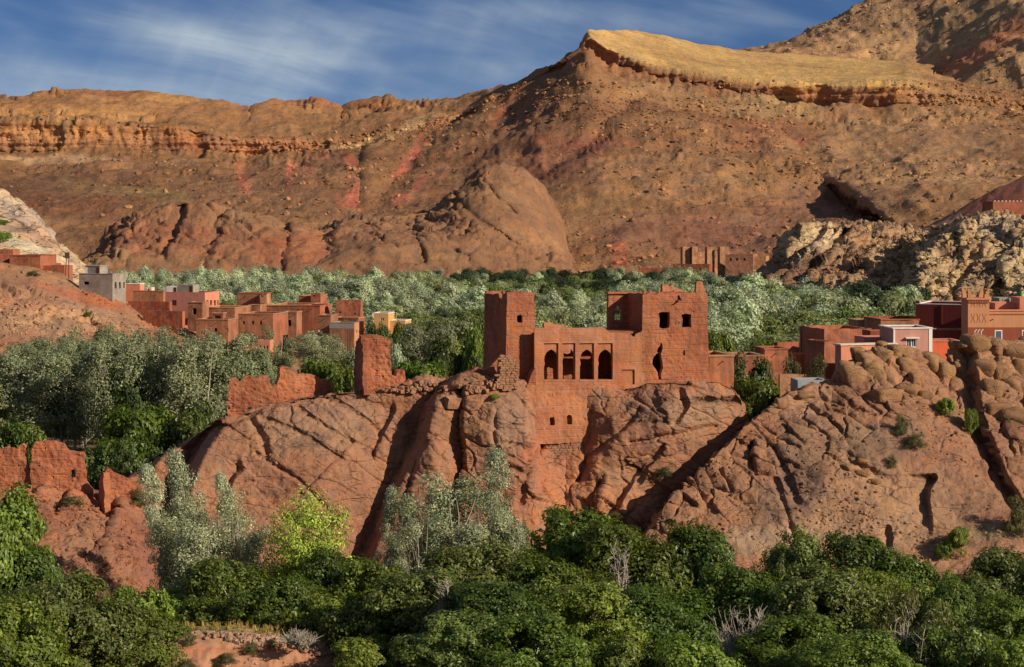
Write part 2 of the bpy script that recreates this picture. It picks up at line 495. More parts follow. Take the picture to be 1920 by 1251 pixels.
M['dead'] = earth_mat('dead_branch', (0.36, 0.30, 0.235), 3.0, 0.5, 0.02, 0.25)
M['straw'] = leaf_mat('dry_grass', 0.2, 0.8, 0.1, 0.01, 0.1)

# ------------------------------------------------------------------ terrain sheets
def gully(pts, A, wl, wr, f0=25, f1=25, ya=None, yb=None):
    """a step in a rock face along a line: the ground left of it is set back by A metres"""
    p = sorted(pts, key=lambda t: t[1])
    ys = np.array([t[1] for t in p], float); xs = np.array([t[0] for t in p], float)
    def fn(X, Y):
        cx = np.interp(Y, ys, xs)
        dx = X - cx + 5 * fbm(np.stack([X * 0.03, Y * 0.03, X * 0], -1), 3, 77)
        e = (sstep(ys[0] - f0, ys[0] + 1, Y) if ya is None else sstep(ya, yb, Y)) * (1 - sstep(ys[-1] - 1, ys[-1] + f1, Y))
        k = np.where(dx < 0, np.exp(dx / wl), 1 - sstep(0, wr, dx))
        return A * k * e
    return fn

def segdist(X, Y, pts):
    d = np.full(X.shape, 1e9)
    for (x0, y0), (x1, y1) in zip(pts[:-1], pts[1:]):
        vx, vy = x1 - x0, y1 - y0
        t = np.clip(((X - x0) * vx + (Y - y0) * vy) / (vx * vx + vy * vy + 1e-9), 0, 1)
        d = np.minimum(d, np.hypot(X - x0 - t * vx, Y - y0 - t * vy))
    return d

def groove(pts, A, w):
    def fn(X, Y):
        wob = 3.0 * fbm(np.stack([X * 0.05, Y * 0.05, X * 0 + 3], -1), 3, 31)
        return A * np.exp(-((segdist(X, Y, pts) + wob * 0.4) / w) ** 2)
    return fn

def blob_off(cx, cy, rx, ry, A):
    def fn(X, Y):
        r = ((X - cx) / rx) ** 2 + ((Y - cy) / ry) ** 2
        return A * np.exp(-r)
    return fn

class Paint:
    """albedo of ground and rock by place"""
    def __init__(self, X, Y, base, scale=0.02, seed=5):
        self.X, self.Y = X, Y
        self.c = np.broadcast_to(np.array(base, float), X.shape + (3,)).copy()
        q = np.stack([X * scale, Y * scale, X * 0], -1)
        self.wx = fbm(q, 4, seed); self.wy = fbm(q + 31.7, 4, seed + 1)
    def mix(self, k, col):
        k = np.clip(k, 0, 1)[..., None]
        self.c = self.c * (1 - k) + np.array(col) * k
    def blob(self, cx, cy, rx, ry, col, s=1.0, ang=0.0, wob=0.5):
        a = math.radians(ang)
        dx, dy = self.X - cx, self.Y - cy
        u = (dx * math.cos(a) + dy * math.sin(a)) / rx + wob * self.wx
        v = (-dx * math.sin(a) + dy * math.cos(a)) / ry + wob * self.wy
        self.mix(s * (1 - sstep(0.5, 1.15, np.hypot(u, v))), col)
    def stroke(self, pts, w, col, s=1.0):
        d = segdist(self.X + self.wx * w * 1.2, self.Y + self.wy * w * 1.2, pts)
        tex = fbm(np.stack([self.X * 0.09, self.Y * 0.05, self.X * 0], -1), 4, 91)
        self.mix(s * (1 - sstep(0.2 * w, 1.3 * w, d)) * np.clip(0.65 + 1.2 * tex, 0, 1), col)
    def below(self, pts, col, s=1.0, soft=12):
        xs = [p[0] for p in pts]; ys = [p[1] for p in pts]
        ly = np.interp(self.X, xs, ys) + self.wy * soft
        self.mix(s * sstep(-soft, soft, self.Y - ly), col)

class Sheet:
    def __init__(self, name, x0, x1, step, lines, rows, mat, offs=(), disp=None, color=None, smooth=True, relax=None):
        xs = np.arange(x0, x1 + step, step, dtype=float)
        L = []
        for ln in lines:
            a = np.array(sorted(ln), float)
            L.append((np.interp(xs, a[:, 0], a[:, 1]), np.interp(xs, a[:, 0], a[:, 2])))
        Yr, Dr = [], []
        for i in range(len(L) - 1):
            last = i == len(L) - 2
            for k in range(rows[i] + (1 if last else 0)):
                t = k / rows[i]
                Yr.append(L[i][0] * (1 - t) + L[i + 1][0] * t)
                Dr.append(L[i][1] * (1 - t) + L[i + 1][1] * t)
        if relax:                                   # let kinks in an upper line fade out down the slope
            row0 = sum(rows[:relax[0]])
            for k in range(rows[relax[0]]):
                sg = relax[1] * (1 - k / rows[relax[0]]) / step
                if sg < 0.5: continue
                w_ = int(3 * sg); ker = np.exp(-0.5 * (np.arange(-w_, w_ + 1) / sg) ** 2); ker /= ker.sum()
                for A_ in (Yr, Dr): A_[row0 + k] = np.convolve(np.pad(A_[row0 + k], w_, mode='edge'), ker, 'valid')
        Y = np.array(Yr); D = np.array(Dr); X = np.broadcast_to(xs, Y.shape).copy()
        for f in offs:
            D = D + f(X, Y)
        P = np.stack([(X - 960) / F * D, D, CH - (Y - YH) / F * D], -1)
        if disp is not None:
            du = np.gradient(P, axis=1); dv = np.gradient(P, axis=0)
            Nn = np.cross(du, dv); Nn /= np.linalg.norm(Nn, axis=-1)[..., None] + 1e-9
            flip = np.sign((Nn * np.array([0, -1, 0.6])).sum(-1, keepdims=True)); flip[flip == 0] = 1
            Nn = Nn * flip
            P = P + Nn * disp(P, X, Y)[..., None]
        self.P = P
        self.SX = 960 + P[..., 0] / P[..., 1] * F
        self.SY = YH + (CH - P[..., 2]) / P[..., 1] * F
        col = None
        if color is not None:
            pt = Paint(X, Y, color[0]); color[1](pt, P); col = pt.c
        R, C = Y.shape
        idx = np.arange(R * C).reshape(R, C)
        Q = np.stack([idx[:-1, :-1], idx[:-1, 1:], idx[1:, 1:], idx[1:, :-1]], -1).reshape(-1, 4)
        me = np_mesh(name, P.reshape(-1, 3), Q, mat, smooth=smooth, col=None if col is None else col.reshape(-1, 3))
        self.C = col
        self.ob = tag(put(name, me), kind='structure')
    def at(self, px, py, maxD=None):
        d = (self.SX - px) ** 2 + (self.SY - py) ** 2
        d = d + np.maximum(self.P[..., 1] - np.min(self.P[..., 1]), 0) * 0.02
        return self.P.reshape(-1, 3)[np.argmin(d)].copy()

def hl(pts, D):
    return [(x, y, D) for x, y in pts]

def scree(name, sheet, n, smin, smax, prob, label_mat, seed=1, var=0.25, sink=0.2):
    """loose blocks lying on a slope: nobody could count them, one mesh"""
    r = np.random.default_rng(seed)
    import bmesh
    bm = bmesh.new(); bmesh.ops.create_icosphere(bm, subdivisions=1, radius=0.5)
    V0 = np.array([v.co[:] for v in bm.verts]); T0 = np.array([[v.index for v in f.verts] for f in bm.faces]); bm.free()
    P = sheet.P.reshape(-1, 3); pr = prob(sheet.SX.ravel(), sheet.SY.ravel(), P)
    pr = np.maximum(pr, 0)
    ids = r.choice(len(P), n, p=pr / pr.sum())
    k = len(V0)
    s = smin * (smax / smin) ** (r.uniform(0, 1, n) ** 2.2)
    sc3 = s[:, None] * r.uniform(0.65, 1.35, (n, 3)) * np.array([1.15, 1.0, 0.8])
    a = r.uniform(0, 2 * math.pi, n); ca, sa = np.cos(a), np.sin(a)
    shp = V0[None] * (1 + 0.22 * r.normal(size=(n, k, 1)).clip(-1.5, 1.5)) * sc3[:, None]
    x = shp[..., 0] * ca[:, None] - shp[..., 1] * sa[:, None]; y = shp[..., 0] * sa[:, None] + shp[..., 1] * ca[:, None]
    V = np.stack([x, y, shp[..., 2]], -1) + P[ids][:, None] + np.array([0, 0, 1.0])[None, None] * (s * (0.25 - sink))[:, None, None]
    T = (T0[None] + (np.arange(n) * k)[:, None, None]).reshape(-1, 3)
    c = sheet.C.reshape(-1, 3)[ids] * (1 + var * r.normal(size=(n, 1)).clip(-1.7, 1.7))
    c = np.repeat(np.clip(c, 0.02, 0.8), k, axis=0)
    o = put(name, np_mesh(name, V.reshape(-1, 3), None, M[label_mat], T=T, col=c))
    return tag(o, kind='stuff')
# ------------------------------------------------------------------ terrain
def zl(pts, D):
    """line given as (px, z) at distance D"""
    return [(x, PY(z, D), D) for x, z in pts]

def joints(P, sc, ax, stretch, seed, gw, gd, pill, rnd, warp=0.25, tl=0.22):
    """blocks of jointed rock: grooves along the joints, pillowed faces, each block a little proud or set back"""
    ca, sa = math.cos(ax), math.sin(ax)
    q = np.stack([(P[..., 0] * ca + P[..., 2] * sa) / stretch, P[..., 1] * 0.6, -P[..., 0] * sa + P[..., 2] * ca], -1) / sc
    q = q + warp * np.stack([fbm(q * 0.9, 3, seed + 11), fbm(q * 0.9 + 9, 3, seed + 12), fbm(q * 0.9 + 21, 3, seed + 13)], -1)
    f1, f2, cid, rel = voro(q, seed, 0.95, True)
    e = (f2 - f1) * sc
    tilt = sc * tl * (rel[..., 0] * np.sin(cid * 40.0) + rel[..., 2] * np.cos(cid * 57.0))     # each face leans its own way
    blk = sstep(0, gw * 1.2, e)
    return -gd * (1 - sstep(0, gw, e)) + pill * np.minimum(1, e / (0.5 * sc)) ** 0.5 + (rnd * (cid - 0.5) + tilt) * blk, e

# --- valley floor: one sheet from the photographer's hillside to the mountain foot and past it
gx = np.concatenate([np.linspace(-4000, -420, 24), np.linspace(-400, 400, 161), np.linspace(420, 4000, 24)])
gy = np.concatenate([np.linspace(-60, 80, 15), np.linspace(84, 420, 130), np.linspace(430, 1500, 80), np.linspace(1600, 6000, 20)])
GX, GY = np.meshgrid(gx, gy)
def floor_z(X, Y):
    p = np.stack([X * 0.03, Y * 0.03, X * 0], -1)
    return 0.5 * fbm(p, 3, 3) + np.maximum(0, 168 - Y) * 0.135 + np.maximum(0, 100 - Y) * 0.15
GZ = floor_z(GX, GY)
R_, C_ = GX.shape
idx = np.arange(R_ * C_).reshape(R_, C_)
Q = np.stack([idx[:-1, :-1], idx[:-1, 1:], idx[1:, 1:], idx[1:, :-1]], -1).reshape(-1, 4)
PV = np.stack([GX, GY, GZ], -1)
k = (0.5 + 0.5 * fbm(PV * 0.02, 3, 8))[..., None]
gc = np.array([0.20, 0.12, 0.065]) * k + np.array([0.10, 0.095, 0.04]) * (1 - k)
me = np_mesh('valley_floor', PV.reshape(-1, 3), Q, M['soil'], smooth=True, col=gc.reshape(-1, 3))
tag(put('valley_floor', me), kind='structure')

# --- main rock ridge under the kasbah
def rock_disp(P, X, Y):
    a, e1 = joints(P, 3.1, math.radians(-33), 2.6, 41, 0.15, 0.40, 0.10, 0.40, 0.45, 0.20)
    b, e2 = joints(P, 1.4, math.radians(-38), 2.4, 57, 0.10, 0.14, 0.03, 0.13, 0.4, 0.18)
    zone = sstep(0.40, 0.62, 0.5 + 0.5 * fbm(P * 0.09, 3, 91)) * (0.25 + 0.75 * sstep(790, 880, X))          # some faces are smooth, some broken
    soilz = 1 - sstep(290, 400, X + 40 * fbm(P * 0.2, 2, 4))            # red earth bank at the left end
    lumps = 0.40 * fbm(P * 0.35, 5, 17, 0.6) + 0.10 * fbm(P * 1.5, 4, 19) + 0.6 * fbm(P * 0.11, 2, 23)
    gul = 0.9 * ridged(P * np.array([0.28, 0.2, 0.07]), 4, 29)
    return lumps + (1 - soilz) * (a * (0.22 + 0.18 * sstep(800, 860, X) + 0.50 * zone) + b * (0.15 + 0.85 * zone) + 0.05 * ridged(P * 1.1, 3, 95)) + soilz * (0.7 * gul + 0.25 * ridged(P * 0.8, 3, 33) + 0.8 * a * sstep(-0.1, 0.25, fbm(P * 0.12, 2, 98)))

def rock_col(pt, P):
    pt.blob(150, 960, 260, 150, (0.295, 0.112, 0.057), 1.0)
    pt.blob(60, 900, 200, 50, (0.37, 0.138, 0.068), 0.9)
    pt.blob(170, 1040, 90, 70, (0.27, 0.125, 0.07), 0.8)
    pt.blob(250, 1060, 120, 90, (0.26, 0.10, 0.06), 0.7)
    pt.blob(1060, 900, 75, 120, (0.40, 0.14, 0.065), 0.9)
    pt.blob(1010, 800, 40, 90, (0.40, 0.14, 0.065), 0.8)
    pt.blob(880, 930, 60, 80, (0.36, 0.13, 0.065), 0.7)
    pt.blob(1090, 960, 160, 50, (0.40, 0.15, 0.07), 0.7)
    pt.blob(760, 730, 60, 20, (0.36, 0.13, 0.07), 0.8)
    pt.blob(600, 800, 130, 60, (0.33, 0.185, 0.11), 0.7)
    pt.blob(960, 800, 60, 60, (0.30, 0.18, 0.115), 0.6)
    pt.blob(1270, 770, 110, 40, (0.29, 0.165, 0.10), 0.7)
    pt.blob(1300, 960, 140, 60, (0.36, 0.13, 0.065), 0.6)
    pt.blob(640, 1000, 160, 60, (0.30, 0.125, 0.075), 0.6)

ridge_top = [(-140, 935), (0, 925), (90, 918), (165, 925), (190, 930), (240, 905), (290, 880), (340, 838), (390, 800), (430, 785), (520, 752), (560, 742), (620, 733),
             (680, 729), (760, 719), (800, 712), (850, 712), (880, 700), (930, 712), (1000, 722), (1100, 724), (1170, 728), (1210, 716), (1290, 714), (1345, 714), (1375, 728), (1390, 745),
             (1400, 790), (1440, 860)]
def shift(l, dy): return [(x, y + dy) for x, y in l]
rk_lines = [
    [(-140, 1200, 178), (0, 1200, 178), (300, 1180, 184), (450, 1170, 195), (700, 1140, 199), (1000, 1120, 200), (1440, 1110, 199)],
    [(-140, 1040, 186), (0, 1040, 186), (200, 1060, 187), (330, 1000, 198), (450, 960, 201), (700, 950, 203), (860, 940, 203.5), (1000, 940, 204), (1060, 930, 206), (1110, 930, 204), (1440, 960, 205)],
    [(-140, 970, 192), (0, 965, 192), (200, 970, 195), (330, 890, 202), (450, 845, 204.5), (700, 820, 206), (860, 800, 205.3), (985, 800, 205.5), (1012, 822, 208.8), (1098, 822, 209.6), (1120, 808, 207.9), (1150, 796, 206.8), (1250, 780, 206), (1390, 830, 208)],
    [(x, y, D) for (x, y), D in zip(ridge_top, np.interp([p[0] for p in ridge_top], [-140, 165, 290, 430, 620, 800, 990, 1010, 1180, 1240, 1380], [196, 198, 203, 207.5, 209, 208, 207, 209.6, 210, 208.5, 210]))],
    [(x, PY(CH - (y - YH) / F * 209 - 0.6, 214), 214) for x, y in ridge_top],
    zl([(-140, 1), (250, 3), (430, 10), (700, 14), (1000, 17), (1330, 17), (1440, 12)], 226),
    zl([(-140, -3), (300, -3), (560, 0), (800, 3), (1200, 9), (1440, 9)], 246),
    zl([(-140, -4), (1440, -4)], 262),
]
rk_offs = [
    gully([(842, 705), (800, 760), (765, 840), (735, 900), (700, 980), (672, 1060)], 3.6, 90, 26, 8, 60),
    gully([(868, 735), (866, 770), (862, 830), (868, 880), (850, 960)], 2.6, 20, 8, 14, 30),
    gully([(800, 800), (775, 880), (752, 960)], 0.9, 25, 8, 40, 50),
    gully([(735, 770), (712, 815), (700, 850)], 0.8, 30, 8),
    gully([(1440, 760), (1395, 800), (1330, 870), (1265, 940), (1190, 1010)], 3.0, 110, 60, 20, 60),
    gully([(1130, 905), (1110, 950), (1105, 990)], 1.5, 30, 10, 20, 30),
    gully([(1200, 880), (1175, 910), (1150, 960), (1140, 990)], 1.2, 40, 12),
    gully([(398, 800), (360, 845), (335, 900), (318, 970), (312, 1100)], 7.5, 75, 34, 10, 60), gully([(130, 880), (125, 930), (110, 960)], 1.6, 30, 10), gully([(215, 930), (205, 980), (190, 1040)], 1.8, 30, 12), gully([(75, 890), (68, 930)], 1.4, 20, 8),
    gully([(445, 880), (425, 910), (405, 950)], 1.0, 25, 12),
    groove([(425, 800), (480, 770), (540, 745)], 0.8, 5),
    groove([(470, 785), (490, 820), (500, 850)], 0.8, 7),
    groove([(500, 785), (570, 815), (640, 860)], 0.35, 4),
    groove([(560, 765), (610, 800), (660, 830)], 0.35, 4),
    groove([(620, 745), (690, 790), (730, 830)], 0.3, 4),
    groove([(480, 850), (560, 900), (620, 960)], 0.35, 4),
    groove([(660, 830), (610, 880), (560, 930)], 0.3, 4),
    groove([(1200, 770), (1160, 810), (1100, 860), (1085, 900)], 0.7, 6),
    groove([(1275, 735), (1285, 760), (1265, 790)], 0.9, 6),
    groove([(1340, 800), (1270, 815), (1180, 830)], 0.6, 5),
    groove([(1240, 840), (1210, 870), (1195, 900)], 0.7, 7),
    groove([(930, 770), (925, 820), (940, 870), (985, 890)], 0.5, 5),
    groove([(1020, 830), (990, 880), (975, 940)], 0.6, 6),
    blob_off(930, 840, 60, 90, -1.0),
    blob_off(810, 820, 26, 110, -0.9),
    blob_off(1300, 750, 70, 30, -0.8),
    blob_off(835, 915, 35, 40, -0.7),
    blob_off(1060, 870, 30, 60, 0.4),
    blob_off(580, 860, 120, 110, -1.2),
]
ROCK = Sheet('rock_ridge', -140, 1440, 1.7, rk_lines, [70, 90, 80, 8, 8, 8, 6], M['rock'], rk_offs, rock_disp, ((0.328, 0.145, 0.078), rock_col))

# --- right-hand rock hill
def hill_disp(P, X, Y):
    top = np.interp(X, [1200, 1400, 1560, 1700, 1900, 2060], [940, 800, 720, 660, 640, 640])
    blk = 1 - sstep(40, 190, Y - top + 50 * fbm(P * 0.12, 3, 3) + np.where(X > 1840, -120, 0))
    a, e1 = joints(P, 2.0, math.radians(-38), 1.9, 141, 0.14, 0.35, 0.22, 0.42, 0.45, 0.30)
    b, e2 = joints(P, 3.2, math.radians(-52), 2.2, 157, 0.15, 0.25, 0.18, 0.30, 0.5, 0.12)
    patch = sstep(0.1, 0.35, fbm(P * 0.11, 3, 66))
    lumps = 0.45 * fbm(P * 0.3, 5, 117, 0.6) + 0.16 * fbm(P * 1.3, 5, 119) + 0.7 * fbm(P * 0.1, 2, 123)
    return lumps + blk * a + (1 - blk) * (0.30 * a * patch + 0.55 * b * patch + 0.10 * b) + 0.06 * ridged(P * 0.9, 4, 171)

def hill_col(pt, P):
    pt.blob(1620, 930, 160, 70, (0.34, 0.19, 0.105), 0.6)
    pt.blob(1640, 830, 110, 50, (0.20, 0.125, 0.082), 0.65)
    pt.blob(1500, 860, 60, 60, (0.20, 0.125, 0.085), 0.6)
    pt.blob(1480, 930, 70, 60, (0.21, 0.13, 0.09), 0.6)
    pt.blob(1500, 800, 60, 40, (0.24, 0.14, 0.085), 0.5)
    pt.blob(1570, 1000, 260, 35, (0.36, 0.21, 0.12), 0.7)
    pt.blob(1420, 1010, 120, 30, (0.42, 0.27, 0.16), 0.7)
    pt.blob(1800, 960, 100, 80, (0.30, 0.155, 0.09), 0.6)
    pt.blob(1840, 1050, 140, 40, (0.38, 0.19, 0.10), 0.9)
    pt.blob(1880, 1000, 80, 20, (0.33, 0.24, 0.11), 0.7)
    pt.blob(1500, 760, 70, 30, (0.36, 0.19, 0.11), 0.7)

hill_top = [(1180, 1060), (1205, 1010), (1240, 955), (1280, 915), (1310, 885), (1370, 826), (1395, 800), (1420, 782), (1450, 762), (1480, 737), (1560, 715), (1580, 692), (1620, 668), (1660, 652),
            (1700, 655), (1750, 670), (1780, 676), (1800, 650), (1812, 636), (1832, 630), (1870, 642), (1920, 642), (2380, 655)]
hl_top_D = np.interp([p[0] for p in hill_top], [1180, 1300, 1480, 1600, 1800, 2380], [196, 201, 210, 215, 218, 220])
rh_lines = [
    [(1150, 1140, 184), (1300, 1140, 186), (1500, 1130, 187), (1750, 1130, 187), (2380, 1130, 186)],
    [(1150, 1080, 190), (1240, 1040, 193), (1400, 1010, 195), (1600, 1000, 195.5), (1800, 1020, 194), (1880, 1010, 194), (2380, 1040, 192)],
    [(1165, 1072, 193), (1240, 985, 197), (1400, 880, 202), (1600, 830, 204.5), (1800, 830, 205), (2380, 830, 205)],
    [(x, y, D) for (x, y), D in zip(hill_top, hl_top_D)],
    [(x, PY(CH - (y - YH) / F * D - 0.5, D + 4), D + 4) for (x, y), D in zip(hill_top, hl_top_D)],
    zl([(1150, 0), (1250, 5), (1420, 12), (1560, 14), (1650, 17), (2380, 18)], 228),
    zl([(1150, -4), (2380, -4)], 262),
]
rh_offs = [
    gully([(1812, 660), (1818, 720), (1822, 770), (1845, 830), (1880, 910), (1905, 950)], 3.2, 30, 22, 10, 30),
    gully([(1748, 896), (1738, 915), (1733, 935), (1742, 968)], 1.6, 40, 9, 10, 40),
    gully([(1665, 992), (1668, 1012)], 1.0, 14, 6, 10, 30),
    gully([(1412, 830), (1408, 850), (1414, 880)], 1.4, 18, 8, 10, 14),
    groove([(1455, 900), (1480, 980), (1505, 1050)], 0.6, 5),
    groove([(1455, 840), (1470, 880), (1495, 940)], 0.6, 6),
    groove([(1590, 850), (1620, 880), (1670, 900)], 0.5, 7),
    blob_off(1630, 860, 30, 18, -0.9),
    blob_off(1600, 900, 220, 140, -1.2),
]
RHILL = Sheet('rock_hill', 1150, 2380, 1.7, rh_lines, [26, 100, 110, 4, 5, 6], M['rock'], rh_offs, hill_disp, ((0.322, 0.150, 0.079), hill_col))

# --- shelf the right village stands on
Sheet('village_shelf', 1300, 2300, 12, [
    zl([(1300, 11), (1500, 13.5), (1600, 16), (1700, 17.5), (2300, 18)], 224),
    zl([(1300, 9), (1500, 14), (1640, 16), (1750, 18), (2300, 19)], 262),
    zl([(1300, 8), (1400, 9), (1550, 12), (1700, 15), (2300, 18)], 330),
    zl([(1300, -3), (1500, -2), (1700, 2), (1800, 8), (2300, 12)], 420),
    zl([(1300, -4), (2300, -4)], 470)],
    [8, 12, 10, 6], M['soil'], (), lambda P, X, Y: 0.3 * fbm(P * 0.15, 3, 5), ((0.30, 0.13, 0.07), lambda pt, P: None))

# --- left hill: red earth slope with ledges, village along its crest
def lhill_disp(P, X, Y):
    a, e = joints(P, 3.2, math.radians(-24), 3.4, 241, 0.35, 0.8, 0.4, 1.6, 0.3)
    a2, e2 = joints(P, 1.6, math.radians(-22), 3.6, 251, 0.2, 0.35, 0.2, 0.7, 0.3)
    z = sstep(0.34, 0.56, 0.5 + 0.5 * fbm(P * 0.045, 3, 245)) * (1 - sstep(200, 330, X)) * sstep(10, 50, Y - np.interp(X, [0, 150, 330], [500, 545, 610]))
    return 1.15 * (a + a2) * z + 0.7 * fbm(P * 0.2, 4, 243) + 1.0 * fbm(P * 0.06, 2, 249)
def lhill_col(pt, P):
    pt.blob(110, 600, 190, 60, (0.42, 0.235, 0.125), 0.8)
    pt.blob(60, 560, 90, 30, (0.44, 0.20, 0.105), 0.7)
    pt.blob(170, 560, 120, 14, (0.42, 0.13, 0.055), 0.8, 12)
    pt.blob(330, 600, 60, 30, (0.44, 0.17, 0.085), 0.8)
    pt.blob(420, 650, 300, 30, (0.40, 0.13, 0.06), 0.8)
    pt.blob(40, 640, 120, 25, (0.36, 0.14, 0.07), 0.7)
lh_top = [(-200, 486), (-60, 490), (0, 496), (60, 505), (120, 520), (150, 542), (190, 552), (235, 566), (270, 590), (330, 612), (370, 632), (450, 650), (560, 660), (690, 668), (740, 690)]
LHILL = Sheet('hillside', -200, 740, 3, [
    [(-200, 770, 385), (0, 770, 385), (300, 740, 395), (740, 760, 400)],
    [(-200, 640, 410), (0, 650, 405), (300, 665, 412), (740, 700, 420)],
    [(x, y, 452) for x, y in lh_top],
    [(x, y - 4, 472) for x, y in lh_top],
    zl([(-200, 24), (150, 14), (300, 8), (500, 5), (740, 0)], 540),
    zl([(-200, -3), (740, -3)], 640)],
    [14, 60, 4, 6, 6], M['hill'], (), lhill_disp, ((0.365, 0.172, 0.085), lhill_col))

# --- pale limestone bluff at the far left
def pale_disp(P, X, Y):
    a, e = joints(P, 4.2, math.radians(-32), 2.2, 341, 0.6, 0.9, 0.9, 1.0, 0.3)
    crest = np.interp(X, [-200, 0, 40, 90, 120, 160], [300, 365, 390, 430, 465, 500])
    t = 1 - sstep(20, 48, Y - crest + 10 * fbm(P * 0.05, 2, 3))
    led = sstep(0.5, 0.62, 0.5 + 0.5 * fbm(P * np.array([0.03, 0.03, 0.10]), 2, 345))
    return a * np.maximum(t, led) + 0.6 * fbm(P * 0.25, 4, 343)
def pale_col(pt, P):
    pt.blob(60, 440, 90, 26, (0.58, 0.31, 0.17), 0.7, 42)
    pt.blob(20, 395, 60, 14, (0.44, 0.33, 0.26), 0.8, 38)
    pt.blob(85, 425, 60, 12, (0.42, 0.32, 0.25), 0.8, 42)
    pt.blob(20, 430, 40, 8, (0.30, 0.19, 0.12), 0.7, 5)
    pt.blob(70, 470, 80, 14, (0.62, 0.50, 0.32), 0.8, 25)
    pt.blob(130, 505, 60, 10, (0.62, 0.40, 0.23), 0.8, 38)
pl_top = [(-200, 290), (-60, 338), (0, 362), (20, 372), (45, 392), (70, 415), (100, 442), (108, 462), (128, 478), (160, 502), (180, 530), (230, 570), (260, 600)]
PALE = Sheet('limestone_bluff', -200, 260, 2, [
    [(-200, 560, 462), (0, 540, 462), (120, 545, 464), (260, 610, 464)],
    [(-200, 430, 500), (0, 450, 492), (60, 470, 490), (120, 500, 488), (260, 604, 480)],
    [(x, y, 520) for x, y in pl_top],
    [(x, y - 1, 535) for x, y in pl_top],
    zl([(-200, 20), (100, 8), (260, -2)], 640)],
    [40, 44, 4, 6], M['cliff'], (), pale_disp, ((0.56, 0.38, 0.225), pale_col))

# --- pale broken outcrop on the right, behind the village
def mid_disp(P, X, Y):
    a, e = joints(P, 7.5, math.radians(42), 3.0, 441, 0.6, 1.4, 0.4, 3.4, 0.4, 0.34)
    b, e2 = joints(P, 3.0, math.radians(36), 2.6, 447, 0.3, 0.6, 0.2, 1.2, 0.4, 0.30)
    return a + b + 2.4 * fbm(P * 0.05, 4, 443) + 1.0 * ridged(P * 0.18, 4, 449)
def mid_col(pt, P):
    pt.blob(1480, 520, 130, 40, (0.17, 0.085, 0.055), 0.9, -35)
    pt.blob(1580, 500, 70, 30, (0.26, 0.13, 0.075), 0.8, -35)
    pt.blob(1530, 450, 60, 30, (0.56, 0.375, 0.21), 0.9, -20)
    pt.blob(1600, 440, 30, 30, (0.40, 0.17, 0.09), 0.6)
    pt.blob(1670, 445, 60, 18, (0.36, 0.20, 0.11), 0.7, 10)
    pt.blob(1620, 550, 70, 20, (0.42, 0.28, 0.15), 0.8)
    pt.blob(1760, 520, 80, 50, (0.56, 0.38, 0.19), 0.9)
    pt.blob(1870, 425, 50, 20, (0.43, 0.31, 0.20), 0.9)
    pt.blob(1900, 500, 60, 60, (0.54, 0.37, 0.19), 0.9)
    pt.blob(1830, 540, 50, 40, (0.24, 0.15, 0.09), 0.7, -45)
mid_top = [(1340, 600), (1380, 560), (1420, 525), (1455, 492), (1475, 445), (1500, 424), (1530, 418), (1560, 424), (1600, 424), (1650, 424), (1700, 432), (1735, 450), (1765, 440), (1800, 418), (1835, 408), (1870, 404), (1920, 408), (2200, 400)]
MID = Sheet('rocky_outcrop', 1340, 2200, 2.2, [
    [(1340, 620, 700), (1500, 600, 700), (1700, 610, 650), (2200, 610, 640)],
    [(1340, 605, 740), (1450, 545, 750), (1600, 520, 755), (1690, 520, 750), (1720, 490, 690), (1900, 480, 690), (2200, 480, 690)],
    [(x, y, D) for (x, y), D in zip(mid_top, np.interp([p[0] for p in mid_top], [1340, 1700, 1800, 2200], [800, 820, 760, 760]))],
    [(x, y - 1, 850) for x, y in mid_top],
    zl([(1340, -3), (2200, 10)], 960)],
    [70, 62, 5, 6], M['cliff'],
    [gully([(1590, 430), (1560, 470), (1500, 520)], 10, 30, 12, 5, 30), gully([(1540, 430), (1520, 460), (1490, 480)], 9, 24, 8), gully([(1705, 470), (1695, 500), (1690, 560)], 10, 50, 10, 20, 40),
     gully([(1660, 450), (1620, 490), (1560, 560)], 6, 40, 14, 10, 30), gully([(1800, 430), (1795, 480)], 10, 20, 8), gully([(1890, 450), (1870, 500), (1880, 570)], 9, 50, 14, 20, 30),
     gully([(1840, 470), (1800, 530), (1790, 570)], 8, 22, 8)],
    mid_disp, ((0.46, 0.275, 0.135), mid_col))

# --- red shoulder at the far right with the dark house on it
Sheet('red_shoulder', 1650, 2300, 5, [
    [(1650, 470, 900), (2300, 470, 900)],
    [(1650, 462, 1000), (1720, 434, 1000), (1760, 416, 1000), (1800, 394, 1000), (1850, 362, 1000), (1920, 330, 1000), (2300, 260, 1000)],
    [(1650, 470, 1060), (1920, 332, 1060), (2300, 262, 1060)],
    zl([(1650, -3), (2300, 20)], 1180)],
    [24, 3, 4], M['hill'], (), lambda P, X, Y: 1.6 * fbm(P * 0.05, 4, 61) + 0.6 * fbm(P * 0.3, 3, 62), ((0.27, 0.09, 0.055), lambda pt, P: pt.blob(1750, 430, 80, 12, (0.36, 0.20, 0.13), 0.6, -25)))

def warm(fn):
    """iron-rich earth: the same pigments, a little redder"""
    def g(pt, P):
        fn(pt, P); pt.c = pt.c * np.array([1.08, 0.925, 0.83])
    return g

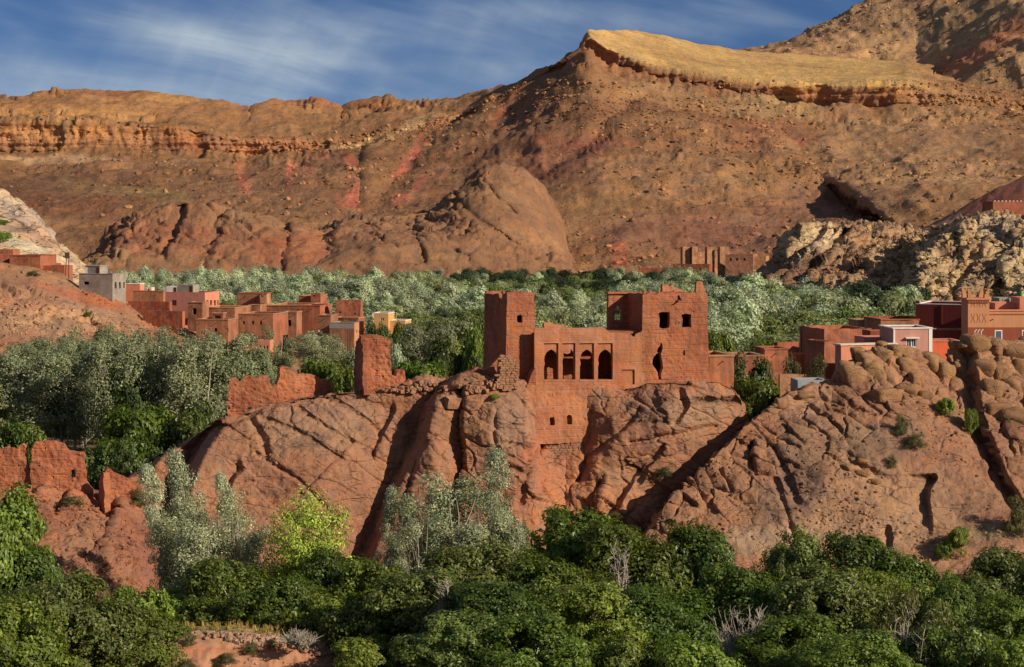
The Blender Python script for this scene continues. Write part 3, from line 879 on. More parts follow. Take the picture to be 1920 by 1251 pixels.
# --- knolls at the mountain foot
def knoll_disp(P, X, Y):
    a, e = joints(P, 14.0, math.radians(-36), 3.4, 541, 1.0, 1.8, 0.5, 2.6, 0.4, 0.16)
    a2, e = joints(P, 5.0, math.radians(-34), 3.0, 547, 0.5, 0.7, 0.2, 1.0, 0.4, 0.16)
    w = sstep(0.42, 0.6, 0.5 + 0.5 * fbm(P * 0.012, 2, 545))
    return (a + a2) * (0.35 + 0.65 * w) + 5 * fbm(P * 0.02, 5, 543, 0.6) + 1.5 * ridged(P * 0.07, 4, 549)
def knoll_col(pt, P):
    pt.blob(320, 450, 140, 50, (0.31, 0.135, 0.068), 0.6)
    pt.blob(560, 470, 140, 34, (0.34, 0.135, 0.065), 0.8)
    pt.blob(740, 490, 60, 22, (0.38, 0.155, 0.07), 0.9)
    pt.blob(240, 490, 160, 18, (0.26, 0.15, 0.075), 0.7)
    pt.blob(470, 420, 100, 20, (0.24, 0.14, 0.075), 0.6)
knoll_a = [(60, 540), (140, 505), (185, 470), (205, 425), (250, 402), (300, 386), (345, 382), (400, 388), (440, 402), (500, 404), (560, 424), (640, 455), (760, 478), (790, 500), (830, 530)]
Sheet('knoll', 60, 830, 2.6, [
    [(60, 560, 1040), (830, 560, 1040)], [(60, 545, 1090), (200, 480, 1110), (500, 470, 1120), (700, 495, 1100), (830, 540, 1080)], [(x, y, 1170) for x, y in knoll_a], [(x, y + 2, 1200) for x, y in knoll_a], zl([(60, -3), (830, -3)], 1330)],
    [26, 44, 4, 5], M['hill'], [gully([(345, 385), (330, 430), (310, 470)], 8, 30, 10, 6, 30), gully([(215, 420), (208, 470)], 8, 24, 8), gully([(420, 400), (400, 460), (380, 500)], 7, 40, 16),
                                gully([(540, 420), (535, 470), (530, 500)], 6, 40, 14), gully([(660, 460), (650, 500)], 6, 30, 10)], knoll_disp, ((0.25, 0.13, 0.068), warm(knoll_col)))
knoll_b = [(560, 470), (600, 434), (640, 412), (700, 404), (760, 404), (810, 398), (850, 366), (880, 334), (910, 314), (940, 307), (972, 316), (1010, 350), (1040, 384), (1056, 424), (1062, 470), (1085, 505), (1110, 540)]
def knollb_col(pt, P):
    pt.blob(930, 370, 90, 60, (0.25, 0.145, 0.075), 0.7)
    pt.blob(820, 450, 150, 40, (0.23, 0.125, 0.07), 0.6)
    pt.blob(690, 430, 90, 30, (0.27, 0.15, 0.08), 0.5)
    pt.blob(1010, 460, 50, 40, (0.28, 0.15, 0.08), 0.6)
Sheet('knoll', 560, 1110, 2.6, [
    [(560, 560, 1060), (1110, 560, 1060)], [(560, 520, 1080), (700, 470, 1100), (900, 450, 1140), (1040, 470, 1175), (1110, 545, 1190)], [(x, y, 1170 + (x - 560) * 0.22) for x, y in knoll_b], [(x, y + 2, 1220 + (x - 560) * 0.22) for x, y in knoll_b], zl([(560, -3), (1110, -3)], 1420)],
    [30, 60, 4, 5], M['hill'], [gully([(780, 408), (775, 440), (800, 490)], 7, 30, 8, 5, 20), groove([(855, 370), (880, 400), (960, 460), (1020, 500)], 4, 5), groove([(905, 340), (930, 370), (1000, 440), (1050, 490)], 4, 5), groove([(830, 420), (900, 450), (980, 500)], 3, 4), groove([(700, 420), (800, 440), (880, 490)], 3, 4),
                                gully([(630, 420), (618, 470)], 7, 30, 10)], knoll_disp, ((0.225, 0.122, 0.066), warm(knollb_col)))

# --- the mountain
sky_l = [(-300, 192), (-150, 186), (0, 182), (60, 178), (120, 172), (160, 172), (200, 179), (240, 178), (270, 178), (310, 184), (360, 192), (420, 200), (470, 206), (480, 200), (520, 197), (560, 198), (600, 194), (630, 200), (642, 206),
         (660, 195), (700, 186), (726, 180), (760, 188), (860, 188), (920, 175), (980, 150), (1040, 114), (1085, 84)]
def mtn_disp(P, X, Y):
    s = P * np.array([1, 1, 0.45])
    r = 14 * fbm(s * 0.006, 4, 643) + 6 * ridged(s * 0.018, 4, 649, 0.55) + 2.0 * fbm(P * 0.08, 3, 651)
    # buttressed cliff bands
    top = np.interp(X, [-150, 350, 450, 560, 700, 860], [230, 240, 265, 270, 256, 220])
    band = sstep(-6, 4, Y - top) * (1 - sstep(46, 62, Y - top)) * (1 - sstep(520, 720, X))
    topr = np.interp(X, [1085, 1105, 1140, 1230, 1380, 1500, 1700, 1760], [88, 68, 92, 128, 152, 158, 158, 180])
    bandr = sstep(-4, 4, Y - topr) * (1 - sstep(34, 48, Y - topr)) * sstep(1080, 1110, X) * (1 - sstep(1735, 1760, X))
    wx = X + 14 * fbm(np.stack([X * 0.02, Y * 0.05, X * 0], -1), 3, 659)
    col = 0.9 * fbm(np.stack([wx * 0.03, X * 0, Y * 0.012], -1), 3, 655) + 0.45 * ridged(np.stack([wx * 0.085, X * 0, Y * 0.02], -1), 3, 656)
    lay = fbm(np.stack([X * 0.004, X * 0, Y * 0.16], -1), 3, 657)
    crag, _e = joints(P, 13.0, 0.1, 1.8, 671, 1.2, 2.2, 0.6, 4.0, 0.4, 0.30)
    cm = sstep(0.02, 0.22, fbm(P * np.array([0.006, 0.006, 0.012]), 3, 673)) * (0.35 + 0.65 * (Y < 235))
    sky_y = np.interp(X, [p[0] for p in sky_l], [p[1] for p in sky_l])
    cm = np.maximum(cm, (1 - sstep(6, 20, Y - sky_y)) * sstep(-0.1, 0.15, fbm(np.stack([X * 0.012, X * 0, X * 0], -1), 2, 675)) * (X < 880))
    dipz = sstep(1090, 1110, X) * (1 - sstep(-2, 6, Y - np.interp(X, [1085, 1105, 1140, 1230, 1380, 1500, 1700, 1760], [88, 68, 92, 128, 152, 158, 158, 178]))) * (1 - sstep(1650, 1760, X))
    return r * (1 - 0.5 * band) * (1 - 0.75 * dipz) + crag * cm * (1 - dipz) + (band + bandr) * (7 * col + 4 * lay) + 1.2 * ridged(P * 0.05, 4, 661)
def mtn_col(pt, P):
    # yellow-orange upper slopes, rock colour made brighter to stand in for sunlight
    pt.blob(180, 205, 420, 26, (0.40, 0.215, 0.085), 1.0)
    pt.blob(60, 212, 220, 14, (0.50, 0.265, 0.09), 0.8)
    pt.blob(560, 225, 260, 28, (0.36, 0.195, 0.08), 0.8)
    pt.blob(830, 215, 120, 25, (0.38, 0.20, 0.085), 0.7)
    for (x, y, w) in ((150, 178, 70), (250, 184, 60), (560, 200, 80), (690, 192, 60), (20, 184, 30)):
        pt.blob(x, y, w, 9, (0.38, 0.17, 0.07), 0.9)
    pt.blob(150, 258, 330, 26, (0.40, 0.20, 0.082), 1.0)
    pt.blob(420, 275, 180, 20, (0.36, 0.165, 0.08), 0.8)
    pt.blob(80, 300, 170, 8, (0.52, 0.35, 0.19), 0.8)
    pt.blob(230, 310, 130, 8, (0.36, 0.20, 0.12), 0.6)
    # brown middle slopes, darkened in the albedo to stand in for cloud shade
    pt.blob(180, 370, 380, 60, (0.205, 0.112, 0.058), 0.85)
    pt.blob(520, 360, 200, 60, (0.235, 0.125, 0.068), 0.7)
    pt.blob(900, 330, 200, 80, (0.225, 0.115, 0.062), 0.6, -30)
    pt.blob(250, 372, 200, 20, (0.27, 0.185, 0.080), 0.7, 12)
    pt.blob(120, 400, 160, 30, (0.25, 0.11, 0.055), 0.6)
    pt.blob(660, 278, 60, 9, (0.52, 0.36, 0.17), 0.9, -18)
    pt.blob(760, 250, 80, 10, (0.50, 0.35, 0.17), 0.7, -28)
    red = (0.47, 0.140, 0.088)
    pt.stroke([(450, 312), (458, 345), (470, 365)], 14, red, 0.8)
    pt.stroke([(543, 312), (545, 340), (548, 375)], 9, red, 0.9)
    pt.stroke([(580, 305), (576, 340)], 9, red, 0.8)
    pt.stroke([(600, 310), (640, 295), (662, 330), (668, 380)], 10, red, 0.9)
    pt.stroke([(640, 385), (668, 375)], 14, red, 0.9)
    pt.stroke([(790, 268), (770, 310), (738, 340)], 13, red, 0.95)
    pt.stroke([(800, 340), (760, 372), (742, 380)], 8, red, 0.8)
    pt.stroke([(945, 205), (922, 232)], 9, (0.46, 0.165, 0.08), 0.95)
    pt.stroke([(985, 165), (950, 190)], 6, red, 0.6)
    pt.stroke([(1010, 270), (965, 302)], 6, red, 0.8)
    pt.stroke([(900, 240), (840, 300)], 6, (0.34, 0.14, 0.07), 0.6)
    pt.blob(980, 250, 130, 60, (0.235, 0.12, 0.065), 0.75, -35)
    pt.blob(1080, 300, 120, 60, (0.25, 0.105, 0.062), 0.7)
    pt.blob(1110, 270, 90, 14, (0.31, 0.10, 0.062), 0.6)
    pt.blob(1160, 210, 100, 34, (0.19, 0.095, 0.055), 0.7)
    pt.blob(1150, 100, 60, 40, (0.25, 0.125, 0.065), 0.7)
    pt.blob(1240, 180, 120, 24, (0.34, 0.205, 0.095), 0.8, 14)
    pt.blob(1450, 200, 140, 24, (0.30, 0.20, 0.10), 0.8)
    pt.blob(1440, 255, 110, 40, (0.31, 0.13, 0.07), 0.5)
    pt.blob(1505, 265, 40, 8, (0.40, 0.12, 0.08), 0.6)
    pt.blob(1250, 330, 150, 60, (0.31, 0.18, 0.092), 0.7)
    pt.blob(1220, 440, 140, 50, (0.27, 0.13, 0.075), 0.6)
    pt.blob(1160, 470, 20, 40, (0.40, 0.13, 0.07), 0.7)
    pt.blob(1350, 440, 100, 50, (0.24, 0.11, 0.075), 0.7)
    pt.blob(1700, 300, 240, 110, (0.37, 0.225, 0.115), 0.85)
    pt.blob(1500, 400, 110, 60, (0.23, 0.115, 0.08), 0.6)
    # the bedded cliff and the bare yellow dip slope above it
    pt.stroke([(1100, 80), (1140, 106), (1230, 140), (1380, 166), (1500, 174), (1600, 180), (1735, 182)], 20, (0.33, 0.155, 0.075), 0.9)
    pt.blob(1690, 178, 50, 18, (0.40, 0.20, 0.085), 0.8)
mesa_far = [(1085, 84), (1100, 55), (1130, 56), (1200, 61), (1260, 72), (1310, 84), (1360, 92), (1420, 98), (1500, 104), (1700, 118), (1800, 140), (2100, 160)]
L3 = [(-300, 226), (0, 230), (250, 234), (350, 240), (450, 265), (560, 270), (700, 254), (800, 238), (860, 216), (950, 178), (1040, 120), (1085, 90), (1105, 68), (1140, 92), (1230, 128), (1380, 152), (1500, 158), (1700, 158), (1760, 178), (1900, 190), (2100, 190)]
L2 = [(-300, 284), (0, 288), (150, 285), (300, 283), (450, 292), (560, 290), (700, 268), (800, 250), (860, 225), (950, 184), (1040, 126), (1085, 98), (1105, 86), (1140, 116), (1230, 150), (1380, 178), (1500, 192), (1600, 200), (1740, 204), (1800, 210), (1900, 210), (2100, 210)]
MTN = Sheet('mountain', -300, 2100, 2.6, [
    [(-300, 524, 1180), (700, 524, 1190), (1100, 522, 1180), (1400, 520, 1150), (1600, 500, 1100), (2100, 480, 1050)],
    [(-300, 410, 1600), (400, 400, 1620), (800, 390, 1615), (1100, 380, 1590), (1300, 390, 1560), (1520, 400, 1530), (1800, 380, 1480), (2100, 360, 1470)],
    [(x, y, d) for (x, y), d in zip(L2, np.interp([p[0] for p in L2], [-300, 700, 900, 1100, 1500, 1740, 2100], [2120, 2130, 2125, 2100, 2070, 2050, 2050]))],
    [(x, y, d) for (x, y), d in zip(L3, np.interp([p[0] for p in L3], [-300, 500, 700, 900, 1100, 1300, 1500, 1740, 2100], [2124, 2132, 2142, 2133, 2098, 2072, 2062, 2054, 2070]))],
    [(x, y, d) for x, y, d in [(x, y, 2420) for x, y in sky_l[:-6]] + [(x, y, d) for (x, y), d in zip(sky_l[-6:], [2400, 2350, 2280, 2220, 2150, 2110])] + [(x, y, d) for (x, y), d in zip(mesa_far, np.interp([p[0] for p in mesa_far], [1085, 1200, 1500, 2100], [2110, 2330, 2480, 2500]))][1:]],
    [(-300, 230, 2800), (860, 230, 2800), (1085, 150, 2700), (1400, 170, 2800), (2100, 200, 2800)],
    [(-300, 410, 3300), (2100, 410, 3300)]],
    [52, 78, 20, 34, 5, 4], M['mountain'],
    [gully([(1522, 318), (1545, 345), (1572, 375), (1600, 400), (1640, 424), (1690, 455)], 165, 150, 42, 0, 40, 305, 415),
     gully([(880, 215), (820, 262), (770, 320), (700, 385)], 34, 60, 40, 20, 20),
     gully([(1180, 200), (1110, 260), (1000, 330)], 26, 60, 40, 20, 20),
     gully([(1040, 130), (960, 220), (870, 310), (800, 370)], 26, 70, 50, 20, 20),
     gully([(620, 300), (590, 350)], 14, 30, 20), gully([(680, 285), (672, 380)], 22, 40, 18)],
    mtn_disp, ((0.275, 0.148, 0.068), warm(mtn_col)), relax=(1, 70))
# the bare yellow dip slope gets its own earth
def dip(o):
    a = o.data.color_attributes['Col']
    c = np.empty(len(a.data) * 4, dtype=np.float32); a.data.foreach_get('color', c); c = c.reshape(-1, 4)
    X = MTN.SX.ravel(); Y = MTN.SY.ravel()
    rim = np.interp(X, [p[0] for p in L3 if p[0] > 1080], [p[1] for p in L3 if p[0] > 1080])
    k = sstep(1092, 1102, X) * (1 - sstep(2, 7, Y - rim)) * (1 - sstep(1640, 1790, X)) * (MTN.P[..., 1].ravel() < 2600)
    n = 0.5 + 0.5 * fbm(MTN.P.reshape(-1, 3) * 0.01, 3, 5)
    y = np.array([0.55, 0.315, 0.105]) * (1 - 0.5 * n[:, None]) + np.array([0.45, 0.25, 0.09]) * (0.5 * n[:, None])
    c[:, :3] = c[:, :3] * (1 - k[:, None]) + y * k[:, None]
    a.data.foreach_set('color', c.ravel())
dip(MTN.ob)

# --- the higher mountain behind it on the right
def back_col(pt, P):
    pt.blob(1560, 100, 120, 40, (0.42, 0.26, 0.13), 0.7)
    pt.stroke([(1735, 75), (1690, 110)], 5, (0.60, 0.40, 0.24), 0.9)
    pt.stroke([(1755, 90), (1725, 118)], 5, (0.58, 0.38, 0.22), 0.9)
    for i in range(7):
        x = 1580 + i * 24; pt.stroke([(x, 70), (x - 26, 98)], 3, (0.54, 0.36, 0.18), 0.7)
    pt.blob(1800, 40, 200, 40, (0.30, 0.20, 0.105), 0.8)
    pt.blob(1830, 105, 110, 30, (0.40, 0.175, 0.08), 0.9, -25)
    pt.blob(1900, 60, 60, 30, (0.42, 0.18, 0.08), 0.8, -25)
    pt.blob(1750, 165, 60, 18, (0.32, 0.155, 0.08), 0.8, -20)
back_top = [(1280, 150), (1380, 100), (1430, 90), (1480, 76), (1530, 51), (1580, 24), (1630, 1), (1642, -4), (1700, -20), (1800, -60), (2300, -200)]
BACK = Sheet('mountain', 1280, 2300, 2.6, [
    [(1280, 260, 2150), (1500, 250, 2150), (1740, 225, 2130), (2300, 230, 2120)],
    [(1280, 190, 2400), (1400, 160, 2380), (1560, 160, 2330), (1700, 190, 2260), (1760, 186, 2230), (1830, 150, 2225), (1920, 105, 2220), (2300, 20, 2220)],
    [(1280, 170, 2560), (1400, 115, 2540), (1560, 120, 2520), (1720, 150, 2470), (1780, 120, 2440), (1840, 85, 2420), (1920, 45, 2410), (2300, -80, 2410)],
    [(x, y, 3000) for x, y in back_top],
    [(1280, 300, 3500), (2300, 100, 3500)]],
    [12, 26, 44, 4], M['mountain'], [gully([(1850, 60), (1810, 90), (1760, 130), (1740, 165)], 10, 40, 30), gully([(1560, 50), (1620, 66), (1660, 70)], 10, 80, 30)],
    lambda P, X, Y: 12 * fbm(P * 0.008, 4, 743) + 9 * ridged(P * np.array([0.02, 0.02, 0.012]), 4, 749) + 2.2 * fbm(P * 0.08, 3, 751),
    ((0.36, 0.225, 0.115), warm(back_col)))

# --- terrace bank in the foreground
TERR = Sheet('terrace_bank', 200, 760, 3, [
    [(200, 1400, 143), (760, 1400, 143)],
    [(200, 1250, 150), (300, 1230, 151), (420, 1222, 152), (540, 1232, 152), (640, 1250, 152), (760, 1290, 151)],
    [(200, 1215, 153), (300, 1192, 153.6), (430, 1186, 153.6), (540, 1198, 153.6), (640, 1220, 153.2), (760, 1260, 152)],
    [(200, 1200, 158), (300, 1178, 159), (430, 1172, 160), (540, 1180, 160), (640, 1200, 159), (760, 1240, 158)],
    zl([(200, 2.0), (760, 1.4)], 168), zl([(200, -2), (760, -2)], 182)],
    [26, 14, 8, 6, 5], M['soil'], (), lambda P, X, Y: 0.22 * fbm(P * 0.7, 4, 83) + 0.25 * ridged(P * np.array([0.9, 0.9, 0.2]), 3, 87) * sstep(1190, 1230, Y),
    ((0.42, 0.19, 0.105), lambda pt, P: (pt.blob(430, 1178, 260, 10, (0.34, 0.25, 0.10), 0.8), pt.blob(430, 1222, 160, 10, (0.42, 0.15, 0.075), 0.7))))

# --- loose blocks on the slopes
nz = lambda P, f, sd: np.clip(0.35 + 1.3 * fbm(P * f, 3, sd), 0.02, 2)
scree('scree', MTN, 6500, 1.3, 6.0, lambda x, y, P: (x > -40) * (x < 1960) * (P[:, 1] < 2160) * (y > 150) * nz(P, 0.008, 3) * np.interp(x, [0, 700, 1000, 1950], [0.5, 0.7, 1.2, 1.0]) * np.interp(y, [150, 300, 500], [2.0, 1.0, 0.6]), 'hill', 3, 0.28)
scree('scree', BACK, 1400, 1.6, 7, lambda x, y, P: (x < 1980) * (y > -5) * nz(P, 0.01, 4), 'hill', 4, 0.25)
scree('scree', LHILL, 1300, 0.25, 1.1, lambda x, y, P: (x > -10) * (x < 420) * (P[:, 1] < 470) * nz(P, 0.05, 5) * (x < 330), 'hill', 5, 0.22)
scree('scree', MID, 1500, 0.8, 3.2, lambda x, y, P: (x < 1960) * nz(P, 0.03, 6), 'cliff', 6, 0.22)
scree('rubble', RHILL, 1500, 0.12, 0.5, lambda x, y, P: (x < 1960) * (P[:, 1] < 212) * nz(P, 0.15, 7) * np.interp(y, [700, 900, 1050], [0.3, 0.8, 2.0]), 'rock', 7, 0.2)
scree('rubble', ROCK, 1700, 0.12, 0.55, lambda x, y, P: (x > -20) * (P[:, 1] < 211) * nz(P, 0.15, 8) * np.where(x < 330, 3.0, 0.25) * np.interp(y, [700, 900, 1050], [1.0, 0.8, 1.6]), 'rock', 8, 0.2)
scree('rubble', TERR, 500, 0.08, 0.35, lambda x, y, P: (y > 1195) * nz(P, 0.3, 9), 'soil', 9, 0.25)
# ------------------------------------------------------------------ walls traced on their own planes
class Frame:
    """a vertical plane: origin on the ray of photo column px at distance D, turned by th degrees (th > 0: right end farther)"""
    def __init__(self, px, D, th, xy=None):
        self.o = np.array(xy if xy is not None else ((px - 960) / F * D, D), float)
        t = math.radians(th); self.th = th
        self.U = np.array([math.cos(t), math.sin(t)]); self.N = np.array([math.sin(t), -math.cos(t)])
    def uz(self, px, py, w=0.0):
        px = np.asarray(px, float); py = np.asarray(py, float)
        o = self.o - self.N * w
        k = (px - 960) / F
        u = (k * o[1] - o[0]) / (self.U[0] - k * self.U[1])
        y = o[1] + u * self.U[1]
        return u, CH - (py - YH) / F * y
    def pts(self, poly, w=0.0):
        a = np.array(poly, float); u, z = self.uz(a[:, 0], a[:, 1], w)
        return np.stack([u, z], -1)
    def world(self, u, z, w=0.0):
        p = self.o[None] + np.multiply.outer(np.asarray(u), self.U) - self.N[None] * np.asarray(w).reshape(-1, 1)
        return np.concatenate([p, np.asarray(z).reshape(-1, 1)], 1)
    def side(self, px, w=0.0, right=True):
        """the plane going back from the corner at column px"""
        u, z = self.uz(px, 500, w)
        xy = self.o - self.N * w + self.U * float(u)
        return Frame(0, 0, self.th + (90 if right else -90), xy)

def poly_sdf(p, poly):
    x, y = p[..., 0], p[..., 1]
    d = np.full(x.shape, 1e9); ins = np.zeros(x.shape, bool)
    n = len(poly)
    for i in range(n):
        x0, y0 = poly[i]; x1, y1 = poly[(i + 1) % n]
        vx, vy = x1 - x0, y1 - y0
        t = np.clip(((x - x0) * vx + (y - y0) * vy) / (vx * vx + vy * vy + 1e-12), 0, 1)
        d = np.minimum(d, np.hypot(x - x0 - t * vx, y - y0 - t * vy))
        c = ((y0 <= y) & (y1 > y)) | ((y1 <= y) & (y0 > y))
        xi = x0 + (y - y0) / (vy if abs(vy) > 1e-12 else 1e-12) * vx
        ins ^= c & (x < xi)
    return np.where(ins, -d, d)

def slab(fr, w, T, outer, holes=(), res=0.12, rag=0.0, disp=None, batter=0.0, uv=False):
    """solid wall of thickness T whose outline and openings follow polygons (photo pixels, or u,z metres when uv)"""
    po = np.array(outer, float) if uv else fr.pts(outer, w)
    ph = [np.array(h, float) if uv else fr.pts(h, w) for h in holes]
    lo = po.min(0) - res; hi = po.max(0) + res
    nu = max(2, int(math.ceil((hi[0] - lo[0]) / res))); nz = max(2, int(math.ceil((hi[1] - lo[1]) / res)))
    us = np.linspace(lo[0], hi[0], nu + 1); zs = np.linspace(lo[1], hi[1], nz + 1)
    Ug, Zg = np.meshgrid(us, zs)
    def sdf(p):
        d = poly_sdf(p, po)
        for h in ph: d = np.maximum(d, -poly_sdf(p, h))
        if rag > 0:
            wp = fr.world(p[..., 0].ravel(), p[..., 1].ravel(), 0)
            d = d + rag * fbm(wp * 1.1, 4, 7).reshape(d.shape)
        return d
    P = np.stack([Ug, Zg], -1)
    c = 0.25 * (P[:-1, :-1] + P[1:, :-1] + P[:-1, 1:] + P[1:, 1:])
    keep = sdf(c) < 0
    used = np.zeros(P.shape[:2], int)
    for a in (0, 1):
        for b in (0, 1):
            used[a:a + nz, b:b + nu] += keep
    bnd = (used > 0) & (used < 4)
    if bnd.any():
        q = P[bnd]; e = res * 0.2
        for _ in range(2):
            s0 = sdf(q); gx_ = (sdf(q + [e, 0]) - s0) / e; gy_ = (sdf(q + [0, e]) - s0) / e
            g2 = gx_ ** 2 + gy_ ** 2 + 1e-6
            st = np.stack([-gx_ * s0 / g2, -gy_ * s0 / g2], -1)
            L = np.linalg.norm(st, axis=1, keepdims=True); st *= np.minimum(1, 0.75 * res / (L + 1e-9))
            q = q + st
        P[bnd] = q
    vid = -np.ones(P.shape[:2], int); m = used > 0; vid[m] = np.arange(m.sum()); n = int(m.sum())
    uvp = P[m]
    fw = fr.world(uvp[:, 0], uvp[:, 1], np.full(n, w)); bw = fr.world(uvp[:, 0], uvp[:, 1], np.full(n, w + T))
    if batter:
        fw[:, :2] += fr.N[None] * (batter * (po[:, 1].max() - uvp[:, 1]))[:, None]
    if disp is not None:
        dd = disp(fw); fw[:, :2] += fr.N[None] * dd[:, None]
        db = disp(bw); bw[:, :2] -= fr.N[None] * db[:, None]
    kz, ku = np.nonzero(keep)
    a, b_, c_, d_ = vid[kz, ku], vid[kz, ku + 1], vid[kz + 1, ku + 1], vid[kz + 1, ku]
    Qf = np.stack([a, b_, c_, d_], -1); Qb = np.stack([d_, c_, b_, a], -1) + n
    Qs = []
    kp = np.pad(keep, 1)
    def edge(mask, i0, j0, i1, j1):
        z_, u_ = np.nonzero(mask)
        p0 = vid[z_ + i0, u_ + j0]; p1 = vid[z_ + i1, u_ + j1]
        Qs.append(np.stack([p1, p0, p0 + n, p1 + n], -1))
    edge(keep & ~kp[:-2, 1:-1], 0, 0, 0, 1); edge(keep & ~kp[2:, 1:-1], 1, 1, 1, 0)
    edge(keep & ~kp[1:-1, :-2], 1, 0, 0, 0); edge(keep & ~kp[1:-1, 2:], 0, 1, 1, 1)
    return np.concatenate([fw, bw]), np.concatenate([Qf, Qb] + Qs)

def rectp(x0, y0, x1, y1): return [(x0, y0), (x1, y0), (x1, y1), (x0, y1)]

def adobe_disp(amp=0.05, lift=0.8, pits=0.06):
    def f(p):
        course = np.abs(((p[:, 2] / lift) % 1.0) - 0.5) * 2
        r = amp * fbm(p * 0.7, 4, 301) + amp * 0.7 * fbm(p * 3.0, 3, 303)
        r -= min(amp, 0.06) * 1.1 * sstep(0.86, 1.0, course) * (0.5 + 0.5 * fbm(p * 0.5, 2, 305))
        r += 0.004 * np.sin(p[:, 2] * 2 * math.pi / 0.23 + 2 * fbm(p * 0.6, 2, 309))
        f1, f2, c = voro(p * np.array([1.6, 1.6, 1.6]), 307)
        r -= pits * (c > 0.80) * (1 - sstep(0.10, 0.22, f1))
        return r
    return f

def wall_box(fr, u0, u1, w0, w1, z0, z1):
    b = MB(); b.obox(fr.o, fr.U, -fr.N, u0, u1, w0, w1, z0, z1); return b.arrays()

def join(parts):
    b = MB()
    for V, Q in parts: b.add(V, Q)
    return b

# ------------------------------------------------------------------ the kasbah
TH = 15.0
KF = Frame(1002, 208.0, TH)
o0 = W(1150, 722, 212)
kasbah = empty('kasbah', (o0[0], o0[1], o0[2]), 'large ruined red earth kasbah with two towers and four keyhole arches on the rock ridge', 'kasbah')
AD = adobe_disp(0.085, 0.85, 0.10)
ADs = adobe_disp(0.035, 1.2, 0.05)

# left tower: front, exposed left side, right side and back, roof
TW = 1.35
tf = slab(KF, TW, 0.7, [(951, 549), (960, 548), (972, 549), (985, 547), (1001, 549), (1003, 600), (1003, 740), (949, 740), (949, 640)],
          [[(970, 592), (974, 591), (975, 589), (978, 591), (980, 594), (980, 604), (975, 606), (970, 603)]], 0.10, 0.07, AD)
LS = KF.side(951, TW, right=False)
tl = slab(LS, 0.0, 0.7, [(908, 552), (914, 550), (924, 552), (934, 550), (936, 558), (940, 560), (942, 551), (951, 549), (951, 760), (905, 760), (907, 640)], [], 0.12, 0.06, AD)
ul, _ = LS.uz(909, 600); ul = float(ul)          # negative: towards the back
u951, z548 = [float(v) for v in KF.uz(951, 549, TW)]
u1002, _ = [float(v) for v in KF.uz(1002, 549, TW)]
zb = 17.0
dp = -ul
RS = KF.side(1002, TW, right=True)
tr_ = slab(RS, 0.0, 0.7, [(0.05, zb), (dp, zb), (dp, z548 - 0.25), (dp * 0.5, z548 - 0.1), (0.05, z548 - 0.05)], [], 0.25, 0.08, AD, uv=True)
tb = slab(KF, TW + dp - 0.6, 0.6, [(u951 + 0.05, zb), (u1002 - 0.05, zb), (u1002 - 0.05, z548 - 0.3), (u951 + 0.05, z548 - 0.2)], [], 0.3, 0.1, AD, uv=True)
rf = wall_box(KF, u951 + 0.4, u1002 - 0.4, TW + 0.4, TW + dp - 0.4, z548 - 0.9, z548 - 0.7)
fl = wall_box(KF, u951 + 0.4, u1002 - 0.4, TW + 0.4, TW + dp - 0.4, zb, zb + 0.2)
twr = join([tf, tl, tr_, tb, rf, fl]).build('tower', M['adobe'], kasbah)
twr['label'] = 'plain square tower at the left end with one small ragged window'

# gallery: an outer skin with four tall recesses and an inner skin pierced by the arches
recess = [rectp(1020, 643, 1047, 713), rectp(1054, 643, 1079, 713), rectp(1087, 643, 1114, 713), rectp(1121, 643, 1149, 713)]
gal_out = [(1002, 615), (1040, 614), (1080, 615), (1130, 614), (1137, 618), (1142, 624), (1170, 625), (1182, 626), (1186, 630), (1189, 632), (1192, 626), (1203, 622), (1207, 612), (1209, 640), (1209, 726), (1166, 730), (1110, 728), (1002, 728)]
crack = [(1188, 628), (1191, 632), (1189, 650), (1191, 672), (1190, 690), (1188, 690), (1188, 668), (1187, 650)]
g1 = slab(KF, 0.0, 0.22, gal_out, recess + [rectp(1166, 693, 1190, 721)], 0.075, 0.03, ADs)
def keyhole(x0, x1, yt, yb):
    w = x1 - x0; c = 0.5 * (x0 + x1)
    pts = [(x0 + 0.02 * w, yb), (x0 + 0.02 * w, yt + 34), (x0 + 0.05 * w, yt + 30), (x0 + 0.08 * w, yt + 26), (x0 + 0.03 * w, yt + 21), (x0 + 0.06 * w, yt + 14), (x0 + 0.16 * w, yt + 7), (x0 + 0.34 * w, yt + 2.5), (c, yt)]
    return pts + [(2 * c - x, y) for x, y in reversed(pts[:-1])]
arches = [keyhole(1019.5, 1047.5, 655, 712), [(1055, 712), (1055, 676), (1057, 668), (1056, 662), (1063, 664), (1069, 662), (1070, 657), (1066, 654), (1072, 656), (1076, 662), (1077, 672), (1078, 690), (1078, 712)],
          keyhole(1086.5, 1114.5, 655, 712), keyhole(1120.5, 1149.5, 655, 712)]
g2 = slab(KF, 0.19, 0.55, [(1004, 622), (1204, 632), (1204, 726), (1004, 726)], arches, 0.075, 0.02, ADs)
gal = join([g1, g2]).build('arcade_wall', M['adobe_plaster'], kasbah)
ua, zt = [float(v) for v in KF.uz(1004, 617)]
ub, zl_ = [float(v) for v in KF.uz(1206, 713)]
